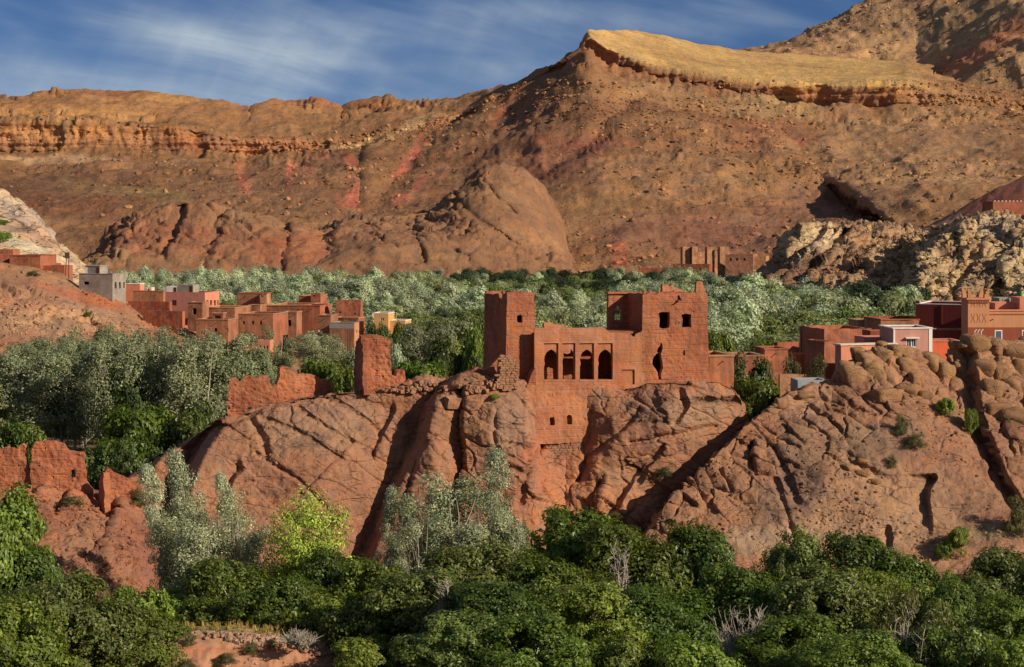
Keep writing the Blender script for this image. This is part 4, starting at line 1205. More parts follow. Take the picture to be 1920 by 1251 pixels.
room = join([wall_box(KF, ua + 0.1, ub - 0.2, 4.6, 5.1, zl_ - 3, zt - 0.4), wall_box(KF, ua + 0.1, ub - 0.2, 0.85, 4.8, zl_ - 0.35, zl_ - 0.02), wall_box(KF, ua + 0.1, ub - 0.2, 0.8, 4.8, zt - 0.75, zt - 0.45),
             wall_box(KF, ua + 0.1, ua + 0.5, 0.9, 4.7, zl_ - 0.2, zt - 0.5), wall_box(KF, ub - 0.6, ub - 0.2, 0.9, 4.7, zl_ - 0.2, zt - 0.5),
             slab(KF, 2.0, 0.4, [(1020, 714), (1020, 694), (1028, 688), (1038, 692), (1048, 700), (1060, 706), (1070, 702), (1078, 708), (1078, 714)], [], 0.12, 0.1, AD)]).build('gallery_room', M['adobe'], kasbah)
for i, (a, b) in enumerate(((1019, 1048), (1053, 1080), (1086, 1115), (1120, 1150))):
    m = MB(); u_a, z_a = KF.uz(a, 643.5); u_b, _ = KF.uz(b, 643.5)
    m.obox(KF.o, KF.U, -KF.N, float(u_a) + 0.06, float(u_b) - 0.06, -0.02, 0.17, float(z_a) - 0.02, float(z_a) + 0.07)
    m.build('lintel', M['house_tan'], kasbah)
    m = MB(); u_a, z_a = KF.uz(a + 1, 713); u_b, _ = KF.uz(b - 1, 713)
    m.obox(KF.o, KF.U, -KF.N, float(u_a), float(u_b), -0.05, 0.9, float(z_a) - 0.12, float(z_a) + 0.03)
    m.build('sill', M['house_tan'], kasbah)

# right tower
rt = slab(KF, 0.004, 0.75, [(1205, 553), (1214, 551), (1222, 549), (1232, 551), (1240, 548), (1252, 550), (1262, 547), (1270, 550), (1290, 549), (1308, 549), (1322, 551), (1325, 556), (1326, 600), (1329, 660), (1330, 724), (1204, 724), (1204, 640)],
          [[(1235, 587), (1240, 585), (1255, 586), (1256, 600), (1255, 614), (1246, 617), (1236, 614), (1237, 600)], [(1278, 590), (1286, 588), (1296, 590), (1295, 602), (1296, 613), (1279, 614), (1280, 600)],
           [(1281, 656), (1285, 656), (1285, 667), (1281, 666)],
           [(1239, 641), (1242, 645), (1243, 654), (1240, 664), (1242, 676), (1243, 690), (1239, 702), (1240, 712), (1235, 712), (1233, 698), (1228, 690), (1223, 683), (1224, 672), (1230, 664), (1234, 652), (1238, 648)],
           [(1258, 574), (1266, 566), (1271, 560), (1270, 554), (1274, 554), (1276, 560), (1279, 564), (1274, 563), (1269, 568), (1262, 573)]],
          0.09, 0.06, AD)
LS2 = KF.side(1205, 0.0, right=False)
rl = slab(LS2, 0.004, 0.7, [(1171, 552), (1180, 549), (1190, 551), (1198, 549), (1205, 552), (1205, 700), (1171, 700)], [], 0.12, 0.06, AD)
ul2 = -float(LS2.uz(1171, 600)[0])
u1205, z550 = [float(v) for v in KF.uz(1205, 552)]
u1328, _ = [float(v) for v in KF.uz(1327, 552)]
rr = slab(KF.side(1327, 0.0, right=True), 0.0, 0.7, [(0.1, zb), (ul2, zb), (ul2, z550 - 0.1), (0.1, z550)], [], 0.25, 0.1, AD, uv=True)
rb = slab(KF, ul2 - 0.6, 0.6, [(u1205 + 0.1, zb), (u1328 - 0.1, zb), (u1328 - 0.1, z550 - 0.1), (u1205 + 0.1, z550 + 0.05)], [], 0.3, 0.1, AD, uv=True)
rrf = wall_box(KF, u1205 + 0.5, u1328 - 0.5, 0.5, ul2 - 0.4, z550 - 1.1, z550 - 0.85)
rfl = wall_box(KF, u1205 + 0.5, u1328 - 0.5, 0.5, ul2 - 0.4, zb + 5.4, zb + 5.6)
t2 = join([rt, rl, rr, rb, rrf, rfl]).build('tower', M['adobe'], kasbah)
t2['label'] = 'broad tower at the right end with two square window holes and a ragged breach'
# roofless room between the towers: back wall with a tall arched window, its end wall, parapet crust
BW = ul2 - 1.0
pv = slab(KF, BW, 0.6, [(1141, 551), (1150, 549), (1158, 550), (1175, 548), (1182, 550), (1182, 628), (1140, 628)],
          [[(1153, 600), (1153, 582), (1155, 575), (1159, 571), (1163, 575), (1166, 582), (1166, 600)]], 0.09, 0.05, AD)
cv = wall_box(KF, float(KF.uz(1140, 551, BW)[0]) - 0.1, float(KF.uz(1176, 551, BW)[0]) + 0.1, BW - 0.3, BW + 0.7, float(KF.uz(1150, 551, BW)[1]), float(KF.uz(1150, 551, BW)[1]) + 0.22)
pw = join([pv, cv]).build('back_wall', M['adobe'], kasbah)
frg = slab(KF, BW + 2.5, 0.6, [(1020, 616), (1020, 606), (1032, 604), (1040, 608), (1060, 610), (1062, 616)], [], 0.15, 0.08, AD)
fr2 = slab(KF, ul2 + 0.5, 0.6, [(1242, 560), (1242, 532), (1248, 533), (1256, 537), (1262, 531), (1264, 540), (1280, 544), (1280, 560)], [], 0.12, 0.07, AD)
fr3 = slab(KF, ul2 + 0.3, 0.6, [(1305, 560), (1306, 529), (1312, 527), (1317, 529), (1319, 539), (1323, 542), (1322, 560)], [], 0.12, 0.06, AD)
for x_ in (frg, fr2, fr3): join([x_]).build('wall_fragment', M['adobe_plaster'], kasbah)
# loose clods along the tower tops
for (x, w_, ln) in ((1204, 0.3, 1210), (1213, 0.3, 1221), (1231, 0.3, 1237), (1260, 0.35, 1266), (958, TW + .3, 968), (940, TW + 2, 946)):
    m = MB(); u_a, z_a = [float(v) for v in KF.uz(x, 550, w_)]; u_b = float(KF.uz(ln, 550, w_)[0])
    m.tube([KF.world([u_a], [z_a], [w_])[0], KF.world([(u_a + u_b) / 2], [z_a + 0.12], [w_])[0], KF.world([u_b], [z_a - 0.05], [w_])[0]], [0.12, 0.25, 0.1], 6)
    m.build('clod', M['adobe'], kasbah)
# lower wall propped on the rock, with two loopholes
lw1 = slab(KF, -0.42, 1.4, [(988, 722), (1060, 724), (1110, 722), (1170, 724), (1174, 735), (1170, 752), (1160, 770), (988, 776)], [], 0.10, 0.08, AD, batter=0.02)
lw2 = slab(KF, -0.62, 1.4, [(988, 766), (1060, 768), (1122, 764), (1160, 764), (1146, 778), (1130, 800), (1110, 826), (1060, 832), (992, 834)],
           [[(1030, 783), (1040, 782), (1040, 798), (1031, 798)], [(1062, 780), (1066, 776), (1073, 778), (1073, 796), (1063, 796)]], 0.08, 0.16, AD)
lwr = join([lw1, lw2, wall_box(KF, float(KF.uz(1024, 790)[0]), float(KF.uz(1080, 790)[0]), 0.7, 0.9, 14.5, 17.5)]).build('lower_wall', M['adobe_plaster'], kasbah)
flr = wall_box(KF, ua - 3, u1328 + 0.5, 0.5, dp, 16.6, 17.3)
join([flr]).build('platform', M['adobe'], kasbah)
# stub of wall left of the gallery foot
join([slab(KF, -0.3, 1.4, [(998, 700), (1004, 690), (1006, 790), (1000, 800), (985, 770), (984, 735), (990, 722)], [], 0.12, 0.12, AD)]).build('wall_fragment', M['adobe'], kasbah)

# ------------------------------------------------------------------ stones, shared meshes
def stone_mesh(seed, sub=1, sx=1, sy=1, sz=1, mat='stone', rough=0.25):
    import bmesh
    bm = bmesh.new(); bmesh.ops.create_icosphere(bm, subdivisions=sub, radius=0.5)
    V = np.array([v.co[:] for v in bm.verts]); T = np.array([[v.index for v in f.verts] for f in bm.faces]); bm.free()
    r_ = np.random.default_rng(seed + 400)
    nn = r_.normal(size=(13, 3)); nn /= np.linalg.norm(nn, axis=1)[:, None]
    nn[:6] = np.array([[1, 0, 0], [-1, 0, 0], [0, 1, 0], [0, -1, 0], [0, 0, 1], [0, 0, -1]]) + 0.25 * nn[:6]; nn /= np.linalg.norm(nn, axis=1)[:, None]
    dd = np.concatenate([r_.uniform(0.74, 0.95, 6), r_.uniform(0.82, 1.05, 7)])
    dv = V / np.linalg.norm(V, axis=1)[:, None]
    dot = np.maximum(dv @ nn.T, 1e-3)
    rad = (np.sum((dot / dd) ** 16, axis=1)) ** (-1 / 16.0)          # broken block with worn edges
    V = dv * np.minimum(rad, 1.3)[:, None] * 0.55
    V *= (1 + rough * fbm(V * 2.1 + seed * 13.1, 3, seed) - (0.10 * ridged(V * 5.0 + seed * 7.7, 3, seed + 5) if sub > 2 else 0))[:, None]
    V = V * np.array([sx, sy, sz])
    return np_mesh('stone', V, None, M[mat], T=T, smooth=sub > 1)
def block_mesh(seed, mat):
    """flat-faced walling stone, corners knocked off"""
    import bmesh
    r_ = np.random.default_rng(seed)
    bm = bmesh.new(); bmesh.ops.create_cube(bm, size=1.0); bmesh.ops.subdivide_edges(bm, edges=bm.edges[:], cuts=1, use_grid_fill=True)
    V = np.array([v.co[:] for v in bm.verts]); Q = np.array([[v.index for v in f.verts] for f in bm.faces]); bm.free()
    n_out = (np.abs(V) > 0.4).sum(1)
    V = V * np.where(n_out == 3, 0.84, np.where(n_out == 2, 0.94, 1.0))[:, None] * (1 + 0.10 * r_.normal(size=(len(V), 1)).clip(-1.5, 1.5))
    return np_mesh('stone', V, Q, M[mat])
ST = [block_mesh(i, 'stone') for i in range(6)]
STT = [block_mesh(10 + i, 'terrace_stone') for i in range(5)]
def stone(parent, me, p, s, rz=0.0, rx=0.0, name='stone'):
    o = bpy.data.objects.new(name, me)
    L = np.zeros(3); q = parent
    while q is not None: L += np.array(q.location); q = q.parent
    o.location = tuple(np.array(p) - L); o.scale = s; o.rotation_euler = (rx, 0, rz)
    return link(o, parent)
def masonry(parent, fr, w, outline, sw, sh, meshes, depth=0.5, jit=0.2):
    po = fr.pts(outline, w); lo, hi = po.min(0), po.max(0)
    z = lo[1]; r = random.Random(3); row = 0
    while z < hi[1]:
        h = sh * r.uniform(0.75, 1.25); u = lo[0] - r.uniform(0, sw)
        while u < hi[0]:
            ww = sw * r.uniform(0.6, 1.45)
            if poly_sdf(np.array([[u + ww / 2, z + h / 2]]), po)[0] < -0.02:
                p = fr.world([u + ww / 2], [z + h / 2], [w + r.uniform(-0.3, 0.3) * jit])[0]
                stone(parent, r.choice(meshes), p, (ww * 0.98, depth, h * 1.02), math.radians(fr.th) + r.uniform(-.06, .06), r.uniform(-.05, .05))
            u += ww
        z += h; row += 1

pc = W(952, 728, 206.5)
pier = empty('stone_pier', pc, 'broken drystone pier of flat red stones at the foot of the left kasbah tower', 'stone wall')
PF = Frame(935, 206.2, 12)
pout = [(936, 668), (948, 664), (964, 668), (970, 680), (970, 728), (950, 733), (928, 728), (932, 700)]
join([slab(PF, 0.25, 1.0, [(938, 672), (948, 667), (964, 671), (968, 682), (968, 730), (932, 728), (935, 700)], [], 0.15, 0.08, AD)]).build('core', M['adobe'], pier)
masonry(pier, PF, 0.15, pout, 0.50, 0.25, ST, 0.35, 0.12)
pr = W(905, 712, 209)
ramp = join([slab(Frame(845, 208.6, 4), 0.0, 2.2, [(846, 724), (850, 712), (866, 702), (880, 697), (893, 690), (908, 694), (918, 690), (930, 676), (940, 668), (944, 690), (944, 728), (846, 728)], [], 0.14, 0.12, AD)]).build('earth_wall', M['adobe_ruin'], None, pr)
tag(ramp, 'low sloping remnant of earth wall climbing to the drystone pier below the left kasbah tower', 'wall')

# patch of stone walling in the cleft under the lower wall
MF = Frame(1030, 208.0, 12)
mp0 = W(1060, 880, 205.6)
patch = empty('rubble_patch', mp0, 'narrow patch of red stone walling filling the cleft in the rock under the kasbah', 'stone wall')
pout2 = [(1016, 818), (1060, 822), (1116, 812), (1118, 840), (1106, 868), (1090, 900), (1048, 900), (1024, 862)]
join([slab(MF, 0.2, 1.2, pout2, [], 0.2, 0.08, AD)]).build('core', M['adobe'], patch)
masonry(patch, MF, 0.2, pout2, 0.50, 0.24, ST, 0.30, 0.1)

# rubble parapet along the crest between the lone ruin and the pier
rp = W(860, 728, 207.5)
rub = empty('rubble_wall', rp, 'tumbled line of loose red stones along the ridge crest between the lone pillar and the pier', 'stone wall')
rr_ = random.Random(5)
for i in range(150):
    x = rr_.uniform(715, 935)
    top = np.interp(x, [715, 760, 790, 840, 880, 930, 968], [716, 722, 716, 722, 716, 708, 722])
    y = top + rr_.uniform(-2, 16) + (6 if x > 830 else 0)
    p = ROCK.at(x, y); s = rr_.uniform(0.28, 0.62)
    stone(rub, rr_.choice(ST), (p[0], p[1] - 0.15, p[2] + 0.05), (s * 1.3, s, s * 0.8), rr_.uniform(0, 6.3), rr_.uniform(-.4, .4))
p = ROCK.at(848, 752)
stone(rub, ST[2], (p[0], p[1] - 0.4, p[2]), (1.7, 1.4, 1.3), 0.5, 0.3)['label'] = 'pale boulder wedged over the dark cleft'

# ------------------------------------------------------------------ ruined walls
AR = adobe_disp(0.17, 0.9, 0.18)
def ruin(name, label, px, D, th, polys, T=0.8, res=0.11, mat='adobe_ruin', w=0.0, cat='ruin', holes=()):
    """polys: list of (polygon, w offset, thickness)"""
    fr = Frame(px, D, th)
    parts = [slab(fr, pw_, t_, pl, [h for h in holes], res, 0.24, AR) for pl, pw_, t_ in polys]
    V = np.concatenate([a for a, b in parts])
    org = (float(V[:, 0].mean()), float(V[:, 1].mean()), float(V[:, 2].min()))
    o = join(parts).build(name, M[mat], None, org)
    return tag(o, label, cat)
ruin('ruined_wall', 'jagged red earth wall with worn teeth, left end of the ridge crest above the slab', 428, 209.3, 8,
     [([(430, 716), (432, 709), (440, 707), (446, 712), (449, 717), (456, 708), (470, 706), (480, 708), (492, 705), (500, 706), (506, 712), (509, 722), (514, 718), (519, 720), (524, 735), (532, 755), (530, 790), (427, 790), (426, 740)], 0, 1.0)],
     holes=[[(464, 763), (474, 763), (474, 767), (464, 768)]])
ruin('ruined_wall', 'rounded red earth wall with one tall upright stub, in front of bright green trees on the ridge', 520, 210.6, 24,
     [([(521, 745), (520, 720), (524, 706), (526, 690), (533, 686), (542, 690), (548, 700), (560, 702), (570, 699), (580, 701), (592, 705), (602, 712), (612, 711), (620, 718), (622, 745), (560, 770), (521, 775)], 0.0, 0.9)])
PFr = Frame(680, 209.2, 10)
pil = [slab(PFr, 0, 2.6, [(680, 648), (676, 640), (678, 632), (690, 630), (706, 629), (718, 631), (728, 636), (733, 644), (732, 668), (733, 690), (735, 704), (742, 705), (744, 697), (758, 695), (760, 708), (766, 724), (758, 738), (680, 742), (680, 690)], [], 0.10, 0.16, AR)]
LP = PFr.side(680, 0, right=False)
pil.append(slab(LP, 0.0, 0.8, [(666, 652), (668, 642), (673, 634), (680, 633), (681, 742), (664, 742), (664, 690)], [], 0.12, 0.10, AR))
pp = W(705, 738, 207)
tag(join(pil).build('ruined_pillar', M['adobe_ruin'], None, pp), 'lone thick stump of a ruined tower, pitted red earth, left of the kasbah', 'ruin')
ruin('ruined_wall', 'leftmost ruined wall at the picture edge with two thin fangs of earth', -60, 198.2, 4,
     [([(-90, 850), (-40, 845), (0, 842), (8, 838), (14, 836), (18, 840), (34, 842), (36, 836), (42, 832), (47, 838), (49, 864), (52, 880), (62, 890), (62, 1010), (-90, 1010)], 0, 0.9)], res=0.13)
ruin('ruined_wall', 'broad square-topped ruined wall of red earth with a hole near its right foot, lower left', 56, 198.2, 10,
     [([(58, 890), (60, 846), (66, 830), (80, 827), (106, 828), (120, 834), (128, 846), (140, 848), (156, 850), (160, 858), (161, 880), (163, 905), (176, 918), (176, 1000), (56, 1010)], 0, 1.0)],
     res=0.12, holes=[[(134, 882), (140, 880), (144, 888), (142, 896), (134, 897)]])
ruin('ruined_wall', 'small pointed remnant of red earth wall on the bank, right of the broad ruined wall', 192, 199.5, 18,
     [([(194, 910), (196, 884), (202, 877), (208, 882), (216, 888), (228, 892), (240, 896), (250, 905), (256, 918), (256, 990), (194, 990)], 0, 1.0)], res=0.12)
ruin('ruined_wall', 'low crumbling stub of red earth between the two left ruined walls', 184, 199.0, -60, [([(186, 980), (186, 902), (190, 892), (194, 884), (196, 980)], 0, 0.7)], res=0.14)

# ------------------------------------------------------------------ houses
def house(name, label, px0, px1, yt, yb, D, th, pxs=None, depth=None, mat='house_red', wins=(), dark=(), T=0.35, warp=0.08, cope=None, group=None, cat='house', copeh=0.18, par=0.45, down=2.0,
          side_mat=None, frame='cream', roof='house_brown', extra=None, copes=0.10, res=None):
    """flat-roofed house; wins = glazed windows, dark = plain holes (photo pixels, front or visible side)"""
    fr = Frame(px0, D, th)
    u1, zt = [float(v) for v in fr.uz(px1, yt)]
    _, zb_ = [float(v) for v in fr.uz(px0, yb)]
    z0 = zb_ - down
    right = th <= 0
    sf = fr.side(px1 if right else px0, 0, right)
    if pxs is not None:
        depth = abs(float(sf.uz(pxs, yt)[0])); depth = min(max(depth, 1.5), 26)
    depth = depth or 6.0
    root = empty(name, tuple(fr.world([u1 / 2], [z0], [depth / 2])[0]), label, cat, group)
    hf, hs = [], []
    for i, (a, b, c, d) in enumerate(list(wins) + list(dark)):
        onside = (pxs is not None) and ((a + c) / 2 > px1 if right else (a + c) / 2 < px0)
        f_ = sf if onside else fr
        q = f_.pts([(a, d), (c, d), (c, b), (a, b)])
        (hs if onside else hf).append(q)
        if i < len(wins):
            u_a, u_b, z_a, z_b = q[:, 0].min(), q[:, 0].max(), q[:, 1].min(), q[:, 1].max()
            m = MB(); m.obox(f_.o, f_.U, -f_.N, u_a - .02, u_b + .02, 0.16, 0.22, z_a - .02, z_b + .02)
            pane = m.build('window', M['glass'], root)
            m = MB(); t_ = min(0.12, 0.14 * (u_b - u_a))
            m.obox(f_.o, f_.U, -f_.N, u_a, u_b, 0.05, 0.14, z_b - t_, z_b); m.obox(f_.o, f_.U, -f_.N, u_a, u_b, 0.05, 0.14, z_a, z_a + t_)
            m.obox(f_.o, f_.U, -f_.N, u_a, u_a + t_, 0.06, 0.13, z_a + t_, z_b - t_); m.obox(f_.o, f_.U, -f_.N, u_b - t_, u_b, 0.06, 0.13, z_a + t_, z_b - t_)
            m.obox(f_.o, f_.U, -f_.N, (u_a + u_b - t_) / 2, (u_a + u_b + t_) / 2, 0.07, 0.12, z_a + t_, z_b - t_)
            m.build('frame', M[frame], pane)
    rs = res or max(0.22, min(0.5, D / 1500))
    dsp = (lambda p: warp * fbm(p * 0.6, 3, 401)) if warp > 0 else None
    rag = 0.6 * warp if warp > 0.04 else 0.0
    pf = slab(fr, 0, T, [(0, z0), (u1, z0), (u1, zt), (0, zt)], hf, rs, rag, dsp, uv=True)
    e = T - 0.02
    if right:
        so = [(e, z0), (depth, z0), (depth, zt), (e, zt)]
        other = fr.side(px0, 0, False); oo = [(-depth, z0), (-e, z0), (-e, zt), (-depth, zt)]
    else:
        so = [(-depth, z0), (-e, z0), (-e, zt), (-depth, zt)]
        other = fr.side(px1, 0, True); oo = [(e, z0), (depth, z0), (depth, zt), (e, zt)]
    ps = slab(sf, 0, T, so, hs, rs, rag, dsp, uv=True)
    po_ = slab(other, 0, T, oo, [], rs * 2, rag, dsp, uv=True)
    pb = slab(fr, depth - T + 0.01, T, [(e, z0), (u1 - e, z0), (u1 - e, zt), (e, zt)], [], rs * 2, rag, dsp, uv=True)
    if side_mat:
        join([pf, po_, pb]).build('wall', M[mat], root); join([ps]).build('wall', M[side_mat], root)
    else:
        join([pf, ps, po_, pb]).build('wall', M[mat], root)
    m = MB(); m.obox(fr.o, fr.U, -fr.N, T * 0.6, u1 - T * 0.6, T * 0.6, depth - T * 0.6, zt - par - 0.25, zt - par)
    m.build('roof', M[roof], root)
    if cope:
        m = MB(); c = copes; t = T + 0.06
        for (x0, x1, y0, y1, dz) in ((-c, u1 + c, -c, t, 0), (-c, u1 + c, depth - t, depth + c, 0), (-c, t, t, depth - t, -.004), (u1 - t, u1 + c, t, depth - t, -.004)):
            m.obox(fr.o, fr.U, -fr.N, x0, x1, y0, y1, zt - 0.02, zt + copeh + dz)
        m.build('coping', M[cope], root, warp=(lambda V: V + np.stack([V[:, 0] * 0, V[:, 0] * 0, 0.06 * fbm(V * 0.8, 2, 9)], -1)) if warp > 0.04 else None)
    if extra: extra(root, fr, sf, u1, zt, z0, depth)
    if warp > 0.04 and u1 > 3 and D < 600 and cat == 'house':          # wooden rain spouts under the roof edge
        rs_ = random.Random(int(px0 * 7 + yt))
        for k_ in range(1 + int(u1 / 5)):
            us = u1 * (k_ + rs_.uniform(.25, .75)) / (1 + int(u1 / 5)); zs_ = zt - par - 0.15
            m = MB(); m.tube([fr.world([us], [zs_], [0.2])[0], fr.world([us], [zs_ - 0.08], [-0.55])[0]], 0.07, 4); m.build('spout', M['dark_wood'], root)
    return root
HG = None
# left village, from the slope down to the river
house('earth_house', 'long red earth house high on the left slope under the pale bluff', 18, 75, 480, 505, 468, -12, pxs=None, depth=9, mat='house_red', warp=0.05, cope='house_deep', down=3)
house('earth_house', 'red earth house cut by the left picture edge, its top room showing above', -50, 18, 478, 502, 470, 12, depth=8, mat='house_deep', warp=0.05, cope='house_red', down=3)
house('roof_room', 'low red room on top of the house at the left picture edge', -30, 24, 468, 486, 478, -10, depth=4, mat='house_red', warp=0.05, down=2)
house('yard_wall', 'red yard wall running right from the long house on the left slope', 75, 121, 498, 524, 468, -10, depth=5, mat='house_red', warp=0.05, down=3)
house('shed', 'small dark red shed roof behind the yard wall on the left slope', 76, 102, 494, 506, 476, -10, depth=4, mat='house_deep', warp=0.05, down=2)

def grey_extra(root, fr, sf, u1, zt, z0, depth):
    u_a = float(fr.uz(160, 505, 1.5)[0]); u_b = float(fr.uz(187, 505, 1.5)[0]); z_ = float(fr.uz(160, 499, 1.5)[1])
    m = MB(); m.obox(fr.o, fr.U, -fr.N, u_a, u_b, 1.5, 5.5, zt - 0.5, z_); m.build('stair_tower', M['block'], root)
    m = MB(); m.obox(fr.o, fr.U, -fr.N, u_a - .15, u_b + .15, 1.35, 5.65, z_, z_ + 0.18); m.build('slab', M['greycem'], root)
    m = MB(); m.obox(fr.o, fr.U, -fr.N, u_b - 0.9, u_b - 0.1, 1.44, 1.499, zt - 0.3, z_ - 0.3); m.build('door', M['dark_room'], root)
    m = MB(); m.obox(fr.o, fr.U, -fr.N, u_a + 0.05, u_a + .5, 1.44, 1.499, zt - 0.3, z_ - 0.3); m.build('door_frame', M['white'], root)
    m = MB(); m.obox(fr.o, fr.U, -fr.N, -0.02, u1 + .02, -0.05, 0.0, z0 - 1, z0 + (zt - z0) * 0.0 + 2.2); m.build('footing', M['house_red'], root)
house('block_house', 'unfinished grey concrete block house with a roof stair tower on the left slope', 148, 211, 514, 547, 452, -16, pxs=236, mat='block', wins=(), dark=[(157, 528, 167, 534), (215, 529, 219, 541), (223, 529, 227, 541), (231, 529, 234, 541)], warp=0, cope='greycem', copeh=0.1, down=4, extra=grey_extra, roof='greycem')
house('pale_house', 'tiny pale plastered houses behind the grey block house', 236, 262, 533, 545, 500, -15, pxs=270, mat='peach', warp=0.02, cope='white', down=3)
house('pale_house', 'whitish low house between the grey block house and the salmon house', 262, 284, 539, 548, 505, -15, pxs=290, mat='cream', dark=[(276, 540, 280, 546)], warp=0.02, down=3)
house('earth_house', 'low red earth house wedged between the slope and the salmon house', 250, 306, 547, 565, 478, -11, pxs=312, mat='house_brown', warp=0.06, cope='house_red', down=4)
def salmon_extra(root, fr, sf, u1, zt, z0, depth):
    for a, b, t, mt in ((312, 332, 537, 'white'), (333, 362, 534, 'block')):
        u_a = float(fr.uz(a, 548, 2)[0]); u_b = float(fr.uz(b, 548, 2)[0]); z_ = float(fr.uz(a, t, 2)[1])
        m = MB(); m.obox(fr.o, fr.U, -fr.N, u_a, u_b, 2, 5, zt - 0.6, z_); m.build('roof_room', M[mt], root)
        m = MB(); m.obox(fr.o, fr.U, -fr.N, u_b - 0.9, u_b - 0.15, 1.94, 1.998, zt - 0.3, z_ - 0.25); m.build('door', M['dark_room'], root)
house('salmon_house', 'salmon pink plastered house with four tall windows in its sunny end, left village', 310, 384, 549, 578, 462, -17, pxs=411, mat='salmon', side_mat='peach', wins=[(322, 563, 331, 573)], dark=[(387, 563, 391, 573), (394, 563, 398, 573), (401, 563, 405, 573), (407, 563, 410, 573)], warp=0.015, down=4, extra=salmon_extra, frame='maroon', cope='salmon', copeh=0.08, copes=0.02)
house('garden_wall', 'ruined red earth wall stepping down the slope below the grey block house', 240, 318, 566, 590, 456, -18, depth=1.2, mat='house_deep', warp=0.12, down=3)
house('garden_wall', 'lower red earth wall falling towards the trees in the left village', 268, 342, 584, 606, 448, -22, depth=1.2, mat='house_red', warp=0.12, down=3)
house('earth_house', 'small brown house with a dark doorway below the salmon house', 352, 380, 568, 590, 452, -15, pxs=392, mat='house_brown', dark=[(361, 578, 368, 590)], warp=0.08, cope='house_tan', down=4)
house('earth_house', 'long brown house with a beamed roof edge behind the two front houses', 380, 440, 578, 600, 456, -13, pxs=470, mat='house_brown', warp=0.07, cope='house_tan', down=5)
house('earth_house', 'front earth house with two small square windows and white wall marks, left village', 368, 428, 600, 628, 440, -12, pxs=447, mat='house_brown', dark=[(402, 615, 407, 622), (424, 616, 429, 623)], warp=0.08, cope='house_tan', down=5)
house('roof_shed', 'little open roof shed on the front earth house', 398, 418, 588, 602, 445, -12, pxs=424, mat='house_deep', dark=[(402, 591, 414, 597)], warp=0.06, cope='house_tan', down=1)
house('earth_house', 'tall earth house with a roof room standing highest in the middle of the left village', 445, 495, 551, 585, 492, -13, pxs=508, mat='house_brown', warp=0.06, cope='house_red', down=5)
house('roof_room', 'square roof room with a dark window on the tallest middle house', 487, 500, 551, 562, 488, -13, pxs=506, mat='house_tan', dark=[(489, 553, 494, 557)], warp=0.05, cope='house_red', down=1)
house('earth_house', 'small raised earth room in front of the tallest middle house', 466, 488, 573, 590, 470, -13, pxs=497, mat='house_brown', warp=0.06, cope='house_tan', down=4)
house('earth_house', 'large front earth house with three tall niches, left village', 447, 512, 590, 634, 446, -12, pxs=540, mat='house_brown', dark=[(455, 602, 459, 609), (472, 602, 476, 609), (487, 602, 491, 609)], warp=0.07, cope='house_tan', down=5, side_mat='house_red')
house('earth_house', 'wide brown earth house behind the large front house', 500, 565, 574, 600, 478, -11, pxs=600, mat='house_brown', warp=0.06, cope='house_tan', down=6, side_mat='house_red')
house('earth_house', 'red earth house with a sunlit end wall near the grey cement house', 560, 600, 574, 620, 470, -15, pxs=622, mat='house_red', warp=0.06, cope='house_red', down=6)
house('earth_house', 'stepped red house with a small turret at the back right of the left village', 560, 590, 556, 575, 510, -13, pxs=613, mat='house_red', warp=0.06, cope='house_tan', down=5)
house('roof_room', 'small red roof turret at the back of the left village', 583, 601, 550, 562, 508, -13, pxs=606, mat='house_red', dark=[(586, 552, 591, 556)], warp=0.05, down=2)
house('earth_house', 'narrow brown house with a door beside the wide earth house', 528, 556, 586, 612, 462, -9, pxs=566, mat='house_brown', dark=[(540, 600, 546, 612)], warp=0.07, cope='house_tan', down=5)
house('ruined_house', 'roofless red house with two small windows and a ragged top, right end of left village', 630, 676, 563, 600, 470, -9, pxs=680, mat='house_red', dark=[(637, 583, 640, 588), (664, 586, 667, 591)], warp=0.22, down=5)
house('shed', 'low open-fronted shed below the ragged roofless house', 626, 672, 597, 610, 452, -14, depth=5, mat='house_deep', dark=[(630, 600, 645, 606), (652, 600, 668, 606)], warp=0.06, cope='house_tan', down=3)
house('cement_house', 'grey cement fronted house with five small openings in its tan end, left village', 618, 664, 606, 634, 440, -15, pxs=682, mat='house_brown', side_mat='tan', dark=[(668, 619, 670, 625), (673, 619, 675, 625), (678, 619, 680, 625)], warp=0.02, cope='greycem', copeh=0.1, down=3, extra=lambda root, fr, sf, u1, zt, z0, d: [(m_ := MB()).obox(fr.o, fr.U, -fr.N, -0.02, u1, -0.04, 0.0, zt - 1.3, zt), m_.build('cement_band', M['greycem'], root)])
house('earth_house', 'plain brown earth house left of the grey cement house', 596, 620, 592, 640, 446, -15, pxs=634, mat='house_brown', warp=0.06, cope='house_tan', down=4)
def yel_extra(root, fr, sf, u1, zt, z0, depth):
    m = MB(); m.obox(fr.o, fr.U, -fr.N, -0.06, 0.35, -0.05, 0.0, z0, zt + .05); m.build('white_band', M['white'], root)
house('ochre_house', 'bright ochre yellow house with white edges standing alone among the trees', 698, 728, 588, 616, 440, -10, pxs=None, depth=6, mat='ochre', wins=[(713, 596, 720, 602)], warp=0, cope='white', copeh=0.12, copes=0.05, down=4, extra=yel_extra)
house('ochre_wing', 'low ochre wing attached right of the yellow house', 728, 760, 602, 618, 441, -10, depth=6, mat='ochre', warp=0, cope='white', copeh=0.12, copes=0.05, down=4)
house('gatehouse', 'tiny peach coloured gate building half hidden by trees below the left village', 484, 506, 638, 657, 405, -10, depth=3, mat='peach', dark=[(487, 648, 490, 656), (494, 648, 497, 656), (500, 648, 503, 656)], warp=0.02, down=3)

